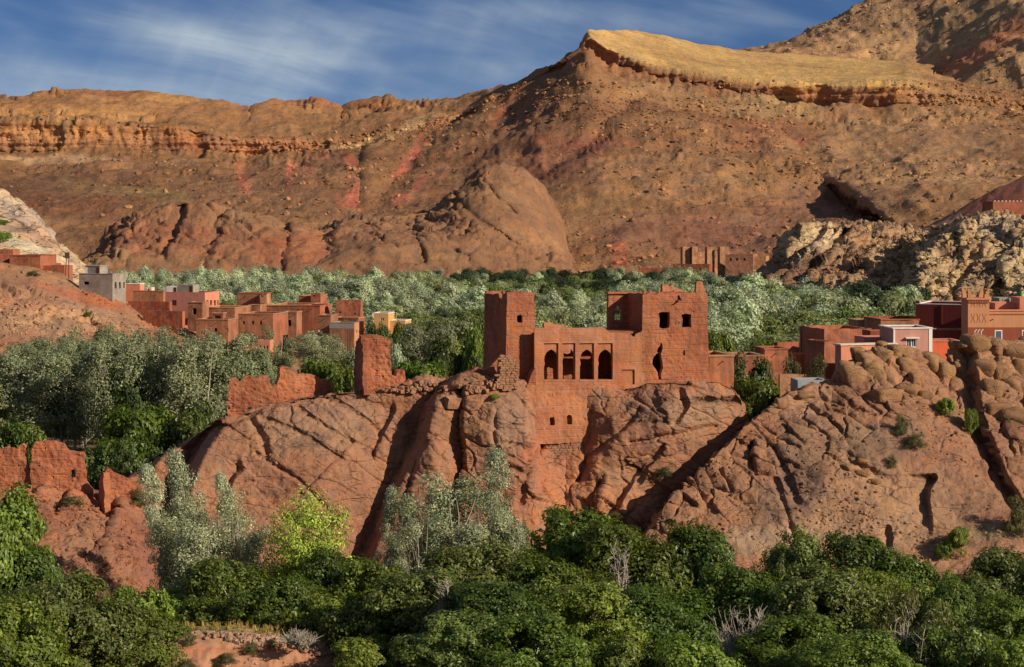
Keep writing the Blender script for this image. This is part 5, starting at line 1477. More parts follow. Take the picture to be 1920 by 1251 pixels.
# far side of the valley
house('far_kasbah', 'distant kasbah block with four stubby towers at the mountain foot', 1286, 1360, 472, 500, 1105, 10, depth=8, mat='house_tan', warp=0.3, down=8)
for i, (a, b) in enumerate(((1280, 1297), (1298, 1312), (1326, 1343), (1350, 1370))):
    house('far_tower', ['distant square tower at the left corner of the far kasbah', 'second distant tower from the left on the far kasbah', 'third distant tower from the left on the far kasbah', 'sunlit distant tower at the right corner of the far kasbah'][i],
          a, b - 3, 463, 500, 1096 - i * 2, 10, depth=5, mat='house_tan', warp=0.2, down=8, cat='tower')
house('far_house', 'distant brown house right of the far kasbah', 1360, 1412, 478, 498, 1060, -12, pxs=1426, mat='far_earth', dark=[(1368, 484, 1372, 489), (1380, 484, 1384, 489), (1394, 484, 1398, 489)], warp=0.15, down=6, cope='house_tan')
house('far_house', 'distant low house at the right end of the far hamlet', 1412, 1436, 481, 492, 1060, -12, pxs=1442, mat='house_tan', warp=0.15, down=6)
house('far_house', 'distant low red wall at the edge of the dark trees', 1192, 1252, 503, 516, 1050, -6, depth=8, mat='house_deep', warp=0.3, down=6)
house('far_house', 'distant long red house below the far kasbah', 1262, 1330, 496, 512, 1040, -16, depth=9, mat='house_deep', warp=0.3, down=6)
house('far_house', 'small distant pink house on the ridge above the pale outcrop', 1742, 1774, 432, 440, 900, -10, depth=6, mat='house_tan', warp=0.1, down=6)
def cren(root, fr, sf, u1, zt, z0, depth):
    n = 14
    for i in range(n):
        u = u1 * (i + 0.5) / n
        m = MB(); m.obox(fr.o, fr.U, -fr.N, u - 0.35, u + 0.35, 0, 0.35, zt - 0.01, zt + 0.45); m.build('merlon', M['cream'], root)
house('dark_house', 'dark brown house with a pale toothed roof edge, high at the right picture edge', 1862, 1960, 378, 412, 880, 10, depth=12, mat='house_deep', warp=0.02, down=6, extra=cren)

# right village on the shelf behind the rock hill
def ywall(name, label, *a, **k): return house(name, label, *a, cat=k.pop('cat', 'wall'), **k)
house('earth_house', 'low adobe house with a sunken roof just right of the kasbah', 1330, 1376, 668, 712, 232, 12, depth=7, mat='house_red', warp=0.10, cope='house_tan', down=3)
house('earth_house', 'low adobe roof right of the first low adobe house, behind the round trees', 1384, 1432, 668, 690, 262, 10, depth=6, mat='house_red', warp=0.12, cope='house_tan', down=4)
house('earth_house', 'square adobe block with a worn top among small trees, right village', 1434, 1478, 655, 700, 268, 10, depth=5, mat='house_red', warp=0.14, cope='house_red', down=4)
ywall('adobe_wall', 'low adobe wall between the square block and the tall dark corner', 1478, 1546, 664, 685, 272, 8, depth=1.0, mat='house_red', warp=0.14, cope='house_tan', down=4)
ywall('adobe_wall', 'dark adobe yard wall rising to the right behind the thin pole', 1458, 1520, 640, 668, 300, 30, depth=1.0, mat='house_deep', warp=0.14, down=5)
house('ruined_house', 'roofless adobe house with crumbling dark walls above the long salmon roof', 1546, 1634, 616, 660, 268, 14, depth=9, mat='house_red', warp=0.22, down=6, par=2.2)
house('earth_house', 'tall adobe corner house left of the long salmon house', 1546, 1566, 640, 694, 250, 22, depth=5, mat='house_red', warp=0.10, down=5)
ywall('adobe_wall', 'back row of adobe walls with a lit coping under the far grove', 1610, 1652, 602, 640, 292, 8, depth=5, mat='house_tan', warp=0.12, cope='house_tan', down=6)
ywall('adobe_wall', 'pitted adobe wall directly left of the pink house', 1632, 1680, 620, 650, 262, 10, depth=3, mat='house_deep', warp=0.20, down=5)
house('earth_house', 'adobe house with a ragged flat roof behind the pink house', 1652, 1742, 600, 640, 284, 8, depth=8, mat='house_brown', warp=0.15, cope='house_deep', down=6)
house('salmon_house', 'long low salmon house with a pale roof slab on the rock hill', 1577, 1680, 645, 700, 244, 20, pxs=1568, mat='peach', side_mat='salmon', warp=0.015, cope='cream', copeh=0.14, copes=0.16, down=4, roof='cream', par=0.05)
house('salmon_house', 'upper salmon strip of wall behind the long low salmon house', 1620, 1676, 632, 656, 252, 8, depth=4, mat='salmon', warp=0.01, down=4)
def pink_extra(root, fr, sf, u1, zt, z0, depth):
    def rect(a, b, c, d, w0, w1, nm, mt, par_=None):
        u_a, z_a = [float(v) for v in fr.uz(a, b)]; u_b, z_b = [float(v) for v in fr.uz(c, d)]
        m = MB(); m.obox(fr.o, fr.U, -fr.N, u_a, u_b, w0, w1, min(z_a, z_b), max(z_a, z_b)); return m.build(nm, M[mt], par_ or root)
    rect(1741.5, 617, 1748, 664, -0.06, -0.003, 'white_band', 'white'); rect(1675, 617, 1678, 652, -0.06, -0.003, 'white_band', 'white')
    rect(1697, 632.5, 1722, 634.5, -0.45, -0.002, 'window_hood', 'white')
    for i in range(5): rect(1699.5 + i * 4.4, 636, 1700 + i * 4.4, 651, 0.02, 0.05, 'bar', 'white')
house('pink_house', 'pale pink cube house with white corner bands and one barred window under a hood', 1675, 1747, 616, 668, 247, 6, depth=6, mat='pink', wins=[(1699, 635, 1719, 651.5)], warp=0, cope='white', copeh=0.14, copes=0.12, down=5, extra=pink_extra, frame='white', T=0.3, par=0.3)
ywall('orange_wall', 'bright orange plastered wall right of the pink house, behind boulders', 1747, 1800, 640, 690, 250, 4, depth=4, mat='orange', warp=0.0, cope='peach', copeh=0.12, down=5)
ywall('dark_wall', 'dark brown lower wall under the tall maroon hall', 1748, 1812, 619, 650, 268, 4, depth=3, mat='brick_red', warp=0.02, cope='house_tan', copeh=0.1, down=5)
def hall_extra(root, fr, sf, u1, zt, z0, depth):
    m = MB(); m.obox(fr.o, fr.U, -fr.N, u1 * 0.50, u1 * 0.53, -0.12, 0.0, z0, zt); m.build('pilaster', M['maroon'], root)
    for a in (0.0, 0.94):
        m = MB(); m.obox(fr.o, fr.U, -fr.N, u1 * a, u1 * a + 0.5, -0.01, 0.5, zt - .05, zt + 0.5); m.build('corner_tooth', M['maroon'], root)
house('maroon_hall', 'tall windowless dark maroon hall with a thin white roof edge', 1717, 1812, 572, 640, 285, -24, depth=10, mat='maroon', warp=0.0, cope='white', copeh=0.10, copes=0.02, down=8, extra=hall_extra)

def minaret_extra(root, fr, sf, u1, zt, z0, depth):
    m = MB(); m.obox(fr.o, fr.U, -fr.N, -0.25, u1 + .25, -0.25, depth + .25, zt, zt + 0.22); m.build('cornice', M['peach'], root)
    n = 13
    for i in range(n):
        u = (u1) * (i + 0.5) / n
        m = MB(); m.obox(fr.o, fr.U, -fr.N, u - 0.06, u + 0.06, -0.16, 0.0, zt - 0.42, zt); m.build('dentil', M['tan_dark'], root)
    for a in (0, 1):
        for b in (0, 1):
            x = u1 * a; y = depth * b
            for k, (s, h0, h1) in enumerate(((0.30, 0.22, 0.75), (0.22, 0.75, 1.15), (0.12, 1.15, 1.5))):
                m = MB(); sx = 1 if a == 0 else -1; sy = 1 if b == 0 else -1
                X = sorted((x, x + sx * s * 2.2)); Yv = sorted((y, y + sy * s * 2.2))
                m.obox(fr.o, fr.U, -fr.N, X[0], X[1], Yv[0], Yv[1], zt + h0, zt + h1); m.build('corner_merlon', M['tan'], root)
    # incised lattice: a row of tall diamonds, a row of chevrons above
    def bar(p, q, w=0.05):
        d = np.array(q) - np.array(p); L = np.linalg.norm(d); nn = np.array([-d[1], d[0]]) / L * w / 2
        c = [np.array(p) - nn, np.array(p) + nn, np.array(q) + nn, np.array(q) - nn]
        f = [fr.world([x[0]], [x[1]], [-0.035])[0] for x in c]; bk = [fr.world([x[0]], [x[1]], [0.0])[0] for x in c]
        m.add(bk + f, [[4, 5, 6, 7], [0, 1, 5, 4], [1, 2, 6, 5], [2, 3, 7, 6], [3, 0, 4, 7]])
    _, za = fr.uz(1820, 588); _, zb2 = fr.uz(1820, 605); _, zc = fr.uz(1820, 571); za, zb2, zc = float(za), float(zb2), float(zc)
    for c in (0.24, 0.5, 0.76):
        m = MB(); cx = u1 * c; hw = u1 * 0.085; zm = (za + zb2) / 2
        bar((cx - hw, za), (cx - hw * 0.25, zm)); bar((cx + hw, za), (cx + hw * 0.25, zm)); bar((cx - hw, zb2), (cx - hw * 0.25, zm)); bar((cx + hw, zb2), (cx + hw * 0.25, zm))
        m.build('incised_lattice', M['tan_dark'], root)
        m = MB(); bar((cx - hw, zc), (cx, zc + 0.7)); bar((cx, zc + 0.7), (cx + hw, zc)); bar((cx - hw, zc - 0.35), (cx, zc + 0.3)); bar((cx, zc + 0.3), (cx + hw, zc - 0.35))
        m.build('incised_chevron', M['tan_dark'], root)
    # darker plinth below the string course
    u_a, z_a = [float(v) for v in fr.uz(1814, 614)]
    m = MB(); m.obox(fr.o, fr.U, -fr.N, -0.02, u1 + .02, -0.03, 0.0, z0, z_a); m.build('plinth', M['brick_red'], root)
house('corner_turret', 'tan square turret with incised lattice pattern and stepped corner merlons', 1815, 1855, 562, 650, 262, 3, depth=3.2, mat='tan', warp=0, down=6, extra=minaret_extra, cat='turret')
def tan_extra(root, fr, sf, u1, zt, z0, depth):
    u_a, z_a = [float(v) for v in fr.uz(1860, 614)]
    m = MB(); m.obox(fr.o, fr.U, -fr.N, 0, u1 + .02, -0.03, 0.0, z0, z_a); m.build('plinth', M['brick_red'], root)
    m = MB(); m.obox(fr.o, fr.U, -fr.N, 0, u1, -0.12, 0.0, float(fr.uz(1860, 589)[1]) - .05, float(fr.uz(1860, 589)[1]) + .05); m.build('string_course', M['tan_dark'], root)
    for a in (1866, 1917):
        ua_, zt_ = [float(v) for v in fr.uz(a, 620)]; ub_, zb_2 = [float(v) for v in fr.uz(a + 12, 638)]
        m = MB(); m.obox(fr.o, fr.U, -fr.N, ua_ - .08, ub_ + .08, -0.07, -0.031, zb_2 - .08, zt_ + .08); w_ = m.build('window', M['white'], root)
        m = MB(); m.obox(fr.o, fr.U, -fr.N, ua_ + .06, ub_ - .06, -0.09, -0.071, zb_2 + .06, zt_ - .06); m.build('pane', M['glass'], w_)
    m = MB(); ua_, z1 = [float(v) for v in fr.uz(1860, 600)]; m.tube([fr.world([ua_], [z1], [0.1])[0], fr.world([ua_], [z1 + 0.1], [-0.5])[0]], 0.07, 6); m.build('spout', M['dark_wood'], root)
house('tan_house', 'long tan house with a dark red base running off the right picture edge', 1855, 2010, 583, 655, 263, 3, depth=9, mat='tan', warp=0, cope='peach', copeh=0.2, copes=0.10, down=6, extra=tan_extra)
house('peach_house', 'peach upper storey set back on the tan house', 1866, 2010, 568, 592, 270, 3, depth=5, mat='peach', warp=0, down=3)
house('roof_box', 'grey cement roof parapet above the peach storey', 1874, 1910, 559, 570, 275, 3, depth=4, mat='greycem', warp=0, down=2, dark=[(1878, 561, 1881, 565)])
house('peach_tower', 'peach corner tower at the right picture edge', 1912, 2000, 558, 592, 268.5, 3, depth=4, mat='peach', warp=0, down=3)
gp = W(1914, 566, 274)
m = MB(); m.tube([(gp[0], gp[1], gp[2] - .6), (gp[0], gp[1], gp[2] + 0.5), (gp[0], gp[1], gp[2] + 1.3)], [0.3, 0.3, 0.22], 8)
tag(m.build('green_finial', M['green'], None, gp), 'bright green upright pipe on the roof at the right edge', 'pipe')
lp = W(1835, 622, 261)
m = MB()
for dx in (-0.55, -0.1, 0.35):
    m.tube([(lp[0] + dx, lp[1], lp[2] - .8), (lp[0] + dx, lp[1], lp[2]), (lp[0] + dx + .25, lp[1], lp[2] + .35), (lp[0] + dx + .3, lp[1], lp[2] + .2)], 0.06, 6)
tag(m.build('pipe_cluster', M['white'], None, (lp[0], lp[1], lp[2] - .8)), 'three pale hooked pipes rising behind the boulders below the turret', 'pipe')
house('tin_shed', 'pale metal-roofed shed in the notch left of the rock hill', 1496, 1552, 713, 727, 226, 4, depth=4, mat='metal', warp=0, down=3, cat='shed', dark=[(1521, 716, 1527, 727)])
ywall('adobe_wall', 'low grey-tan wall behind the metal shed, among olive bushes', 1462, 1512, 702, 712, 238, 4, depth=0.8, mat='house_tan', warp=0.05, down=3)

# utility poles
def pole(label, px, yt, yb, D, arms=0, rad=0.12, lean=0.0):
    a = W(px, yb, D); b = W(px + lean, yt, D)
    root = empty('utility_pole', a, label, 'pole')
    m = MB(); m.tube([(a[0], a[1], a[2] - 1), ((a[0] + b[0]) / 2, a[1], (a[2] + b[2]) / 2), b], [rad, rad * .9, rad * .75], 6); m.build('post', M['dark_wood'], root)
    for k in range(arms):
        z = b[2] - 0.35 - 0.7 * k
        m = MB(); m.tube([(b[0] - .9, a[1], z), (b[0] + .9, a[1], z)], 0.07, 4); arm = m.build('crossarm', M['dark_wood'], root)
        m = MB()
        for dx in (-.8, 0, .8): m.tube([(b[0] + dx, a[1], z), (b[0] + dx, a[1], z + .3)], 0.08, 4)
        m.build('insulator', M['white'], arm)
    return root
pole('left pole of the pair holding a transformer on the left slope', 122, 478, 526, 462, 1, 0.14, 3)
tp = pole('right pole of the pair beside the transformer on the left slope', 129, 474, 527, 462, 0, 0.14)
b_ = W(126, 478, 462)
m = MB(); m.obox(b_, (1, 0), (0, 1), -.5, .5, -.4, .4, b_[2] - .8, b_[2] + .6); m.build('transformer', M['dark_wood'], tp)
pole('thin bare pole among the bushes right of the kasbah', 1503, 622, 668, 275, 0, 0.08)
pole('short wooden post among trees below the left village, left one', 652, 618, 668, 400, 0, 0.10)
pole('short wooden post among trees below the left village, right one', 655, 622, 668, 398, 0, 0.10)

# ------------------------------------------------------------------ boulders on the rock hill
BO = [stone_mesh(30 + i, 3, mat='boulder', rough=0.22) for i in range(6)]
rb_ = random.Random(21)
def boulder(x, y, wpx, hpx, rz=None):
    p = RHILL.at(x, y); s = p[1] / F
    stone(RHILL.ob, rb_.choice(BO), (p[0], p[1] + wpx * s * 0.30, p[2]), (wpx * s, wpx * s * 0.9, hpx * s), rb_.uniform(-.6, .6), rb_.uniform(-.25, .25), 'boulder')
for (x, y, w_, h_) in ((1840, 648, 64, 44), (1800, 655, 40, 34), (1870, 652, 52, 36), (1905, 668, 60, 50), (1795, 670, 34, 30), (1745, 680, 46, 38), (1775, 700, 40, 52), (1690, 660, 52, 26), (1660, 668, 44, 30), (1625, 676, 38, 28), (1610, 664, 30, 24), (1655, 650, 26, 18),
                       (1588, 690, 36, 26), (1600, 708, 60, 42), (1640, 700, 50, 40), (1700, 690, 40, 40), (1720, 712, 30, 26), (1660, 745, 60, 34), (1700, 735, 40, 30), (1740, 745, 34, 26), (1845, 690, 44, 36), (1880, 705, 50, 44), (1860, 735, 48, 40), (1900, 730, 46, 40),
                       (1918, 700, 40, 44), (1870, 770, 60, 34), (1905, 790, 60, 50), (1850, 790, 40, 26), (1818, 668, 24, 30), (1950, 690, 70, 50), (1940, 650, 50, 36), (1465, 758, 26, 20), (1488, 745, 26, 20), (1450, 775, 22, 18), (1514, 745, 40, 22), (1600, 862, 22, 10), (1618, 866, 22, 12), (1592, 878, 30, 12), (1615, 888, 34, 16), (1640, 905, 30, 14)):
    boulder(x, y, w_, h_)
# ------------------------------------------------------------------ trees
def frame_of(n, r):
    t = r.normal(size=n.shape); t -= n * (t * n).sum(1, keepdims=True); t /= np.linalg.norm(t, axis=1)[:, None] + 1e-9
    return t, np.cross(n, t)

def leaves(centers, normals, size, aspect, r, fold=0.18):
    n = len(centers)
    t, b = frame_of(normals, r)
    L = size[:, None]; Wd = L * aspect
    p0 = centers - t * L * 0.5; p2 = centers + t * L * 0.5 - normals * L * fold
    p1 = centers + b * Wd * 0.5 - t * L * 0.05; p3 = centers - b * Wd * 0.5 - t * L * 0.05
    V = np.stack([p0, p1, p2, p3], 1).reshape(-1, 3)
    Q = np.arange(n * 4).reshape(n, 4)
    return V, Q

def unit(v): return v / (np.linalg.norm(v, axis=-1, keepdims=True) + 1e-9)

def crown_points(kind, H, Rw, r, ncl):
    """clump centres in the crown of a tree of height H and half-width Rw"""
    if kind == 'dome':                         # several lobes, each a cap of clumps, with hollows between
        nl = max(5, ncl // 14)
        ld = unit(r.normal(size=(nl, 3))); ld[:, 2] = np.abs(ld[:, 2]) * 1.1 - 0.25
        lc = ld * (r.uniform(0.42, 0.80, nl))[:, None] * np.array([Rw, Rw, H * 0.48]) + np.array([0, 0, H * 0.44])
        lr = r.uniform(0.34, 0.60, nl) * Rw
        li = r.integers(0, nl, ncl)
        d = unit(r.normal(size=(ncl, 3)) + 0.6 * ld[li] + np.array([0, 0, 0.30]))
        c = lc[li] + d * (lr[li] * r.uniform(0.55, 1.0, ncl))[:, None] * np.array([1, 1, 0.85])
        nb = ncl // 5                          # a skirt that closes the crown towards the ground
        a = r.uniform(0, 2 * math.pi, nb); q = r.uniform(0.3, 0.95, nb)
        c[:nb] = np.stack([np.cos(a) * q * Rw, np.sin(a) * q * Rw, r.uniform(0.10, 0.5, nb) * H], -1)
    elif kind == 'spire':                      # poplar
        z = r.uniform(0.16, 1.0, ncl)
        prof = np.interp(z, [0.1, 0.3, 0.5, 0.75, 0.92, 1.0], [0.55, 0.95, 1.0, 0.72, 0.36, 0.1])
        a = r.uniform(0, 2 * math.pi, ncl); q = r.uniform(0.15, 1.0, ncl) ** 0.5 * prof * (1 + 0.3 * np.sin(a * 3 + z * 9))
        c = np.stack([np.cos(a) * q * Rw, np.sin(a) * q * Rw, z * H], -1)
    elif kind == 'loose':                      # wispy many-stemmed willow
        ns = 4; st = r.integers(0, ns, ncl)
        ang = np.arange(ns) / ns * 2 * math.pi + r.uniform(0, 1, ns); hh = r.uniform(0.68, 1.0, ns); hh[0] = 1.0
        z = r.uniform(0.22, 1.0, ncl)
        sx = np.cos(ang)[st] * 0.62 * z; sy = np.sin(ang)[st] * 0.62 * z
        w = np.interp(z, [0.2, 0.5, 0.85, 1.0], [0.35, 0.45, 0.28, 0.05])
        a = r.uniform(0, 2 * math.pi, ncl); q = r.uniform(0, 1, ncl) ** 0.5 * w
        c = np.stack([(sx + np.cos(a) * q) * Rw, (sy + np.sin(a) * q) * Rw, z * hh[st] * H], -1)
    else:                                      # bush
        d = unit(r.normal(size=(ncl, 3))); d[:, 2] = np.abs(d[:, 2])
        rr = r.uniform(0.4, 1.0, ncl)
        c = d * rr[:, None] * np.array([Rw, Rw, H * 0.9]) + np.array([0, 0, H * 0.08])
    return c

def tree_meshes(name, kind, H, Rw, ncl, nlf, clr, size, aspect, col, colvar, lmat, bmat, seed, lean=0.0, tr=0.18, branches=10, light_tip=0.0, stems=1, droop=0.1, upb=0.25, flat=0.75):
    r = np.random.default_rng(seed)
    c = crown_points(kind, H, Rw, r, ncl)
    clump = r.uniform(0.65, 1.25, ncl) * clr
    ci = np.repeat(np.arange(ncl), nlf)
    d = unit(r.normal(size=(len(ci), 3)))
    rad = r.uniform(0.35, 1.0, len(ci)) ** 0.5
    p = c[ci] + d * (rad * clump[ci])[:, None] * np.array([1, 1, flat])
    p[:, 2] -= droop * rad * clump[ci] * np.abs(d[:, 0] + d[:, 1])
    cc = np.array([0, 0, H * 0.5])
    outw = unit((c[ci] - cc) / np.array([Rw, Rw, H * 0.5]))
    nrm_ = unit(0.75 * d + 0.5 * outw + 0.55 * unit(r.normal(size=d.shape)) + np.array([0, 0, upb]))
    sz = size * r.uniform(0.45, 1.6, len(ci))
    if lean: p[:, 0] += lean * p[:, 2] ** 1.5 / H ** 0.5
    V, Q = leaves(p, nrm_, sz, aspect, r)
    base = np.array(col)[None] * (1 + colvar * r.normal(size=(len(ci), 1)).clip(-1.6, 1.6)) * (1 + 0.12 * r.normal(size=(ncl, 1)))[ci]
    yl = (r.uniform(size=(len(ci), 1)) < light_tip)
    base = np.where(yl, base * np.array([1.7, 1.4, 1.0]), base)
    colr = np.repeat(np.clip(base, 0.004, 0.9), 4, axis=0)
    me = np_mesh(name + '_crown', V, Q, M[lmat], col=colr)
    b = MB()
    ln = lambda z: lean * z ** 1.5 / H ** 0.5
    for s in range(stems):
        a = s * 2.4 + seed; o = np.array([math.cos(a), math.sin(a), 0]) * (0 if stems == 1 else Rw * 0.12)
        zt = H * (0.93 if kind in ('spire', 'loose') else 0.6)
        zz = np.linspace(-0.5, zt, 7)
        tip = o * (1 if stems == 1 else 3.6)
        pts = np.stack([o[0] + (tip[0] - o[0]) * (zz / zt) + 0.03 * H * np.sin(zz * 0.7 + s) * 0.4 + np.array([ln(max(z, 0)) for z in zz]), o[1] + (tip[1] - o[1]) * (zz / zt) + 0.012 * H * np.cos(zz * 0.9 + s * 2), zz], -1)
        b.tube(pts, np.linspace(tr, tr * 0.16, 7), 6)
        for k in range(branches):
            e = c[r.integers(0, ncl)].copy(); e[0] += ln(e[2])
            z0 = max(0.08 * H, min(e[2] * r.uniform(0.3, 0.7), zt * 0.9)); i = np.interp(z0, zz, np.arange(7))
            s0 = np.array([np.interp(i, np.arange(7), pts[:, q]) for q in range(3)])
            m_ = (s0 + e) / 2 + np.array([0, 0, -0.04 * H if kind == 'dome' else -0.03 * H])
            b.tube([s0, m_, e], [tr * 0.42 * (1 - z0 / H * 0.6), tr * 0.26, tr * 0.06], 4)
    Vb, Qb = b.arrays()
    mw = np_mesh(name + '_trunk', Vb, Qb, M[bmat], smooth=True)
    rad_ = np.hypot(p[:, 0] - lean * np.maximum(p[:, 2], 0) ** 1.5 / H ** 0.5, p[:, 1])
    return dict(c=me, t=mw, H=float(np.percentile(p[:, 2], 98.5)), R=float(np.percentile(rad_, 94)))

NT = [0]
def plant(proto, name, label, cat, x, y, z, h, w, group=None, rz=None, parts=True):
    """a tree of height h and crown width w standing at (x, y, z)"""
    r = random.Random(NT[0] * 31 + 7); NT[0] += 1
    sz = h / proto['H']; sw = w / (2 * proto['R'])
    rz = r.uniform(0, 6.28) if rz is None else rz
    o = bpy.data.objects.new(name, None); o.location = (x, y, z); o.rotation_euler = (0, 0, rz); o.scale = (sw, sw, sz); o.empty_display_size = 0.5
    link(o); tag(o, label, cat, group)
    for nm, me in (('crown', proto['c']), ('trunk', proto['t'])):
        if me is not None: link(bpy.data.objects.new(nm, me), o)
    return o

def far_mesh(p, name):
    """crown and stem of a far tree in one mesh"""
    me = bpy.data.meshes.new(name)
    import bmesh
    bm = bmesh.new(); bm.from_mesh(p['c'])
    n0 = len(bm.faces); bm.from_mesh(p['t']); bm.faces.ensure_lookup_table()
    for f in bm.faces[n0:]: f.material_index = 1
    bm.to_mesh(me); bm.free()
    me.materials.append(p['c'].materials[0]); me.materials.append(p['t'].materials[0])
    return me

GREEN = (0.080, 0.128, 0.020); GREEN2 = (0.095, 0.150, 0.022)
walnut = [tree_meshes('walnut', 'dome', 9, 4.6, 200, 150, 0.95, 0.26, 0.6, [(0.120, 0.176, 0.024), (0.158, 0.214, 0.032), (0.085, 0.132, 0.020), (0.165, 0.205, 0.050)][i], 0.28, 'leaf', 'bark_pale', 50 + i, branches=22, light_tip=0.03) for i in range(4)]
fig = [tree_meshes('fig', 'dome', 5, 3.0, 90, 130, 0.8, 0.24, 0.66, [(0.18, 0.245, 0.035), (0.145, 0.20, 0.032)][i], 0.28, 'leaf', 'bark_pale', 60 + i, tr=0.10, branches=14, light_tip=0.04) for i in range(2)]
olive = [tree_meshes('olive', 'bush', 4, 2.2, 60, 90, 0.7, 0.22, 0.38, (0.155, 0.150, 0.052), 0.28, 'leaf', 'bark_pale', 66 + i, tr=0.08, branches=26) for i in range(2)]
poplar_s = [tree_meshes('silver_poplar', 'spire', 14, 2.3, 120, 150, 0.85, 0.18, 0.5, (0.36, 0.40, 0.26), 0.30, 'leaf_silver', 'bark_pale', 70 + i, tr=0.12, branches=26, light_tip=0.10, upb=0.1) for i in range(2)]
loose_s = [tree_meshes('silver_willow', 'loose', 11, 3.6, 150, 150, 0.95, 0.175, 0.45, (0.31, 0.345, 0.20), 0.28, 'leaf_silver', 'bark_pale', 75 + i, tr=0.10, branches=26, stems=4, light_tip=0.10, upb=0.1) for i in range(2)]
yellow = tree_meshes('yellow_poplar', 'bush', 8, 3.3, 160, 180, 0.9, 0.165, 0.5, (0.32, 0.40, 0.06), 0.26, 'leaf_silver', 'bark', 80, tr=0.10, branches=20, stems=3)
GREY = (0.225, 0.25, 0.12)
midpop = [tree_meshes('grey_poplar', 'spire', 15, 3.6, 130, 130, 1.2, 0.27, 0.55, GREY, 0.28, 'leaf_silver', 'bark_pale', 90 + i, tr=0.17, branches=16, light_tip=0.02, upb=0.15) for i in range(3)]
midloose = [tree_meshes('grey_willow', 'loose', 13, 4.8, 150, 120, 1.3, 0.27, 0.5, (0.25, 0.275, 0.145), 0.26, 'leaf_silver', 'bark_pale', 95 + i, tr=0.15, branches=16, stems=4, light_tip=0.02) for i in range(2)]
bushg = [tree_meshes('green_bush', 'dome', 6.5, 3.4, 100, 90, 1.0, 0.34, 0.62, [(0.130, 0.180, 0.02), (0.078, 0.110, 0.022)][i], 0.24, 'leaf', 'bark', 100 + i, branches=6) for i in range(2)]
far_p = [tree_meshes('far_silver', 'dome', 11, 5.6, 66, 80, 1.9, 0.55, 0.6, (0.45, 0.50, 0.35), 0.22, 'leaf_far', 'bark_pale', 110, branches=8, tr=.2), tree_meshes('far_silver', 'loose', 12, 5.4, 66, 80, 1.7, 0.55, 0.6, (0.42, 0.47, 0.32), 0.22, 'leaf_far', 'bark_pale', 111, branches=6, stems=4, tr=.2)]
far_g = [tree_meshes('far_green', 'dome', 10, 5.4, 66, 80, 1.9, 0.55, 0.6, (0.31, 0.345, 0.18), 0.22, 'leaf_far', 'bark', 112, branches=6, tr=.2), tree_meshes('far_green', 'dome', 9, 5.6, 66, 80, 1.9, 0.55, 0.6, (0.16, 0.205, 0.065), 0.25, 'leaf_far', 'bark', 113, branches=6, tr=.2)]  # first green is paled: haze over the far grove put into leaf colour
far_d = tree_meshes('far_dark', 'dome', 10, 6.0, 66, 80, 2.0, 0.55, 0.6, (0.070, 0.095, 0.052), 0.25, 'leaf_far', 'bark', 114, branches=6, tr=.2)
FM = dict(p0=far_mesh(far_p[0], 'silver_grove_tree'), p1=far_mesh(far_p[1], 'silver_grove_tree'), g0=far_mesh(far_g[0], 'green_grove_tree'), g1=far_mesh(far_g[1], 'green_grove_tree'), d=far_mesh(far_d, 'dark_grove_tree'))

# --- river grove filling the valley behind the kasbah
def hidden(px, py_top, D):
    """behind the ridge, hill or hillside and lower than their tops"""
    if D > 226 and px < 1440 and py_top > np.interp(px, [p[0] for p in ridge_top], [p[1] for p in ridge_top]) + 30: return True
    if D > 226 and px > 1190 and py_top > np.interp(px, [p[0] for p in hill_top], [p[1] for p in hill_top]) + 30: return True
    return False
rg = random.Random(77)
bank = lambda D: np.interp(D, [430, 520, 640, 800, 1000], [700, 640, 470, 260, 195])        # left limit of the grove in photo columns
rlim = lambda D: np.interp(D, [430, 600, 700, 800, 1000], [1760, 1760, 1735, 1480, 1290])
cnt = dict(p=0, g=0, d=0)
ZX = [300, 420, 620, 700, 800, 910, 1010, 1140, 1330, 1450, 1600]
ZN = ['beyond the grey block house', 'beyond the salmon house', 'above the middle of the left village', 'above the ragged roofless house', 'above the ochre yellow house', 'left of the kasbah', 'behind the left kasbah tower', 'above the kasbah arcade', 'behind the right kasbah tower', 'just right of the kasbah', 'above the low adobe houses', 'left of the maroon hall']
D = 1020.0; row = 0
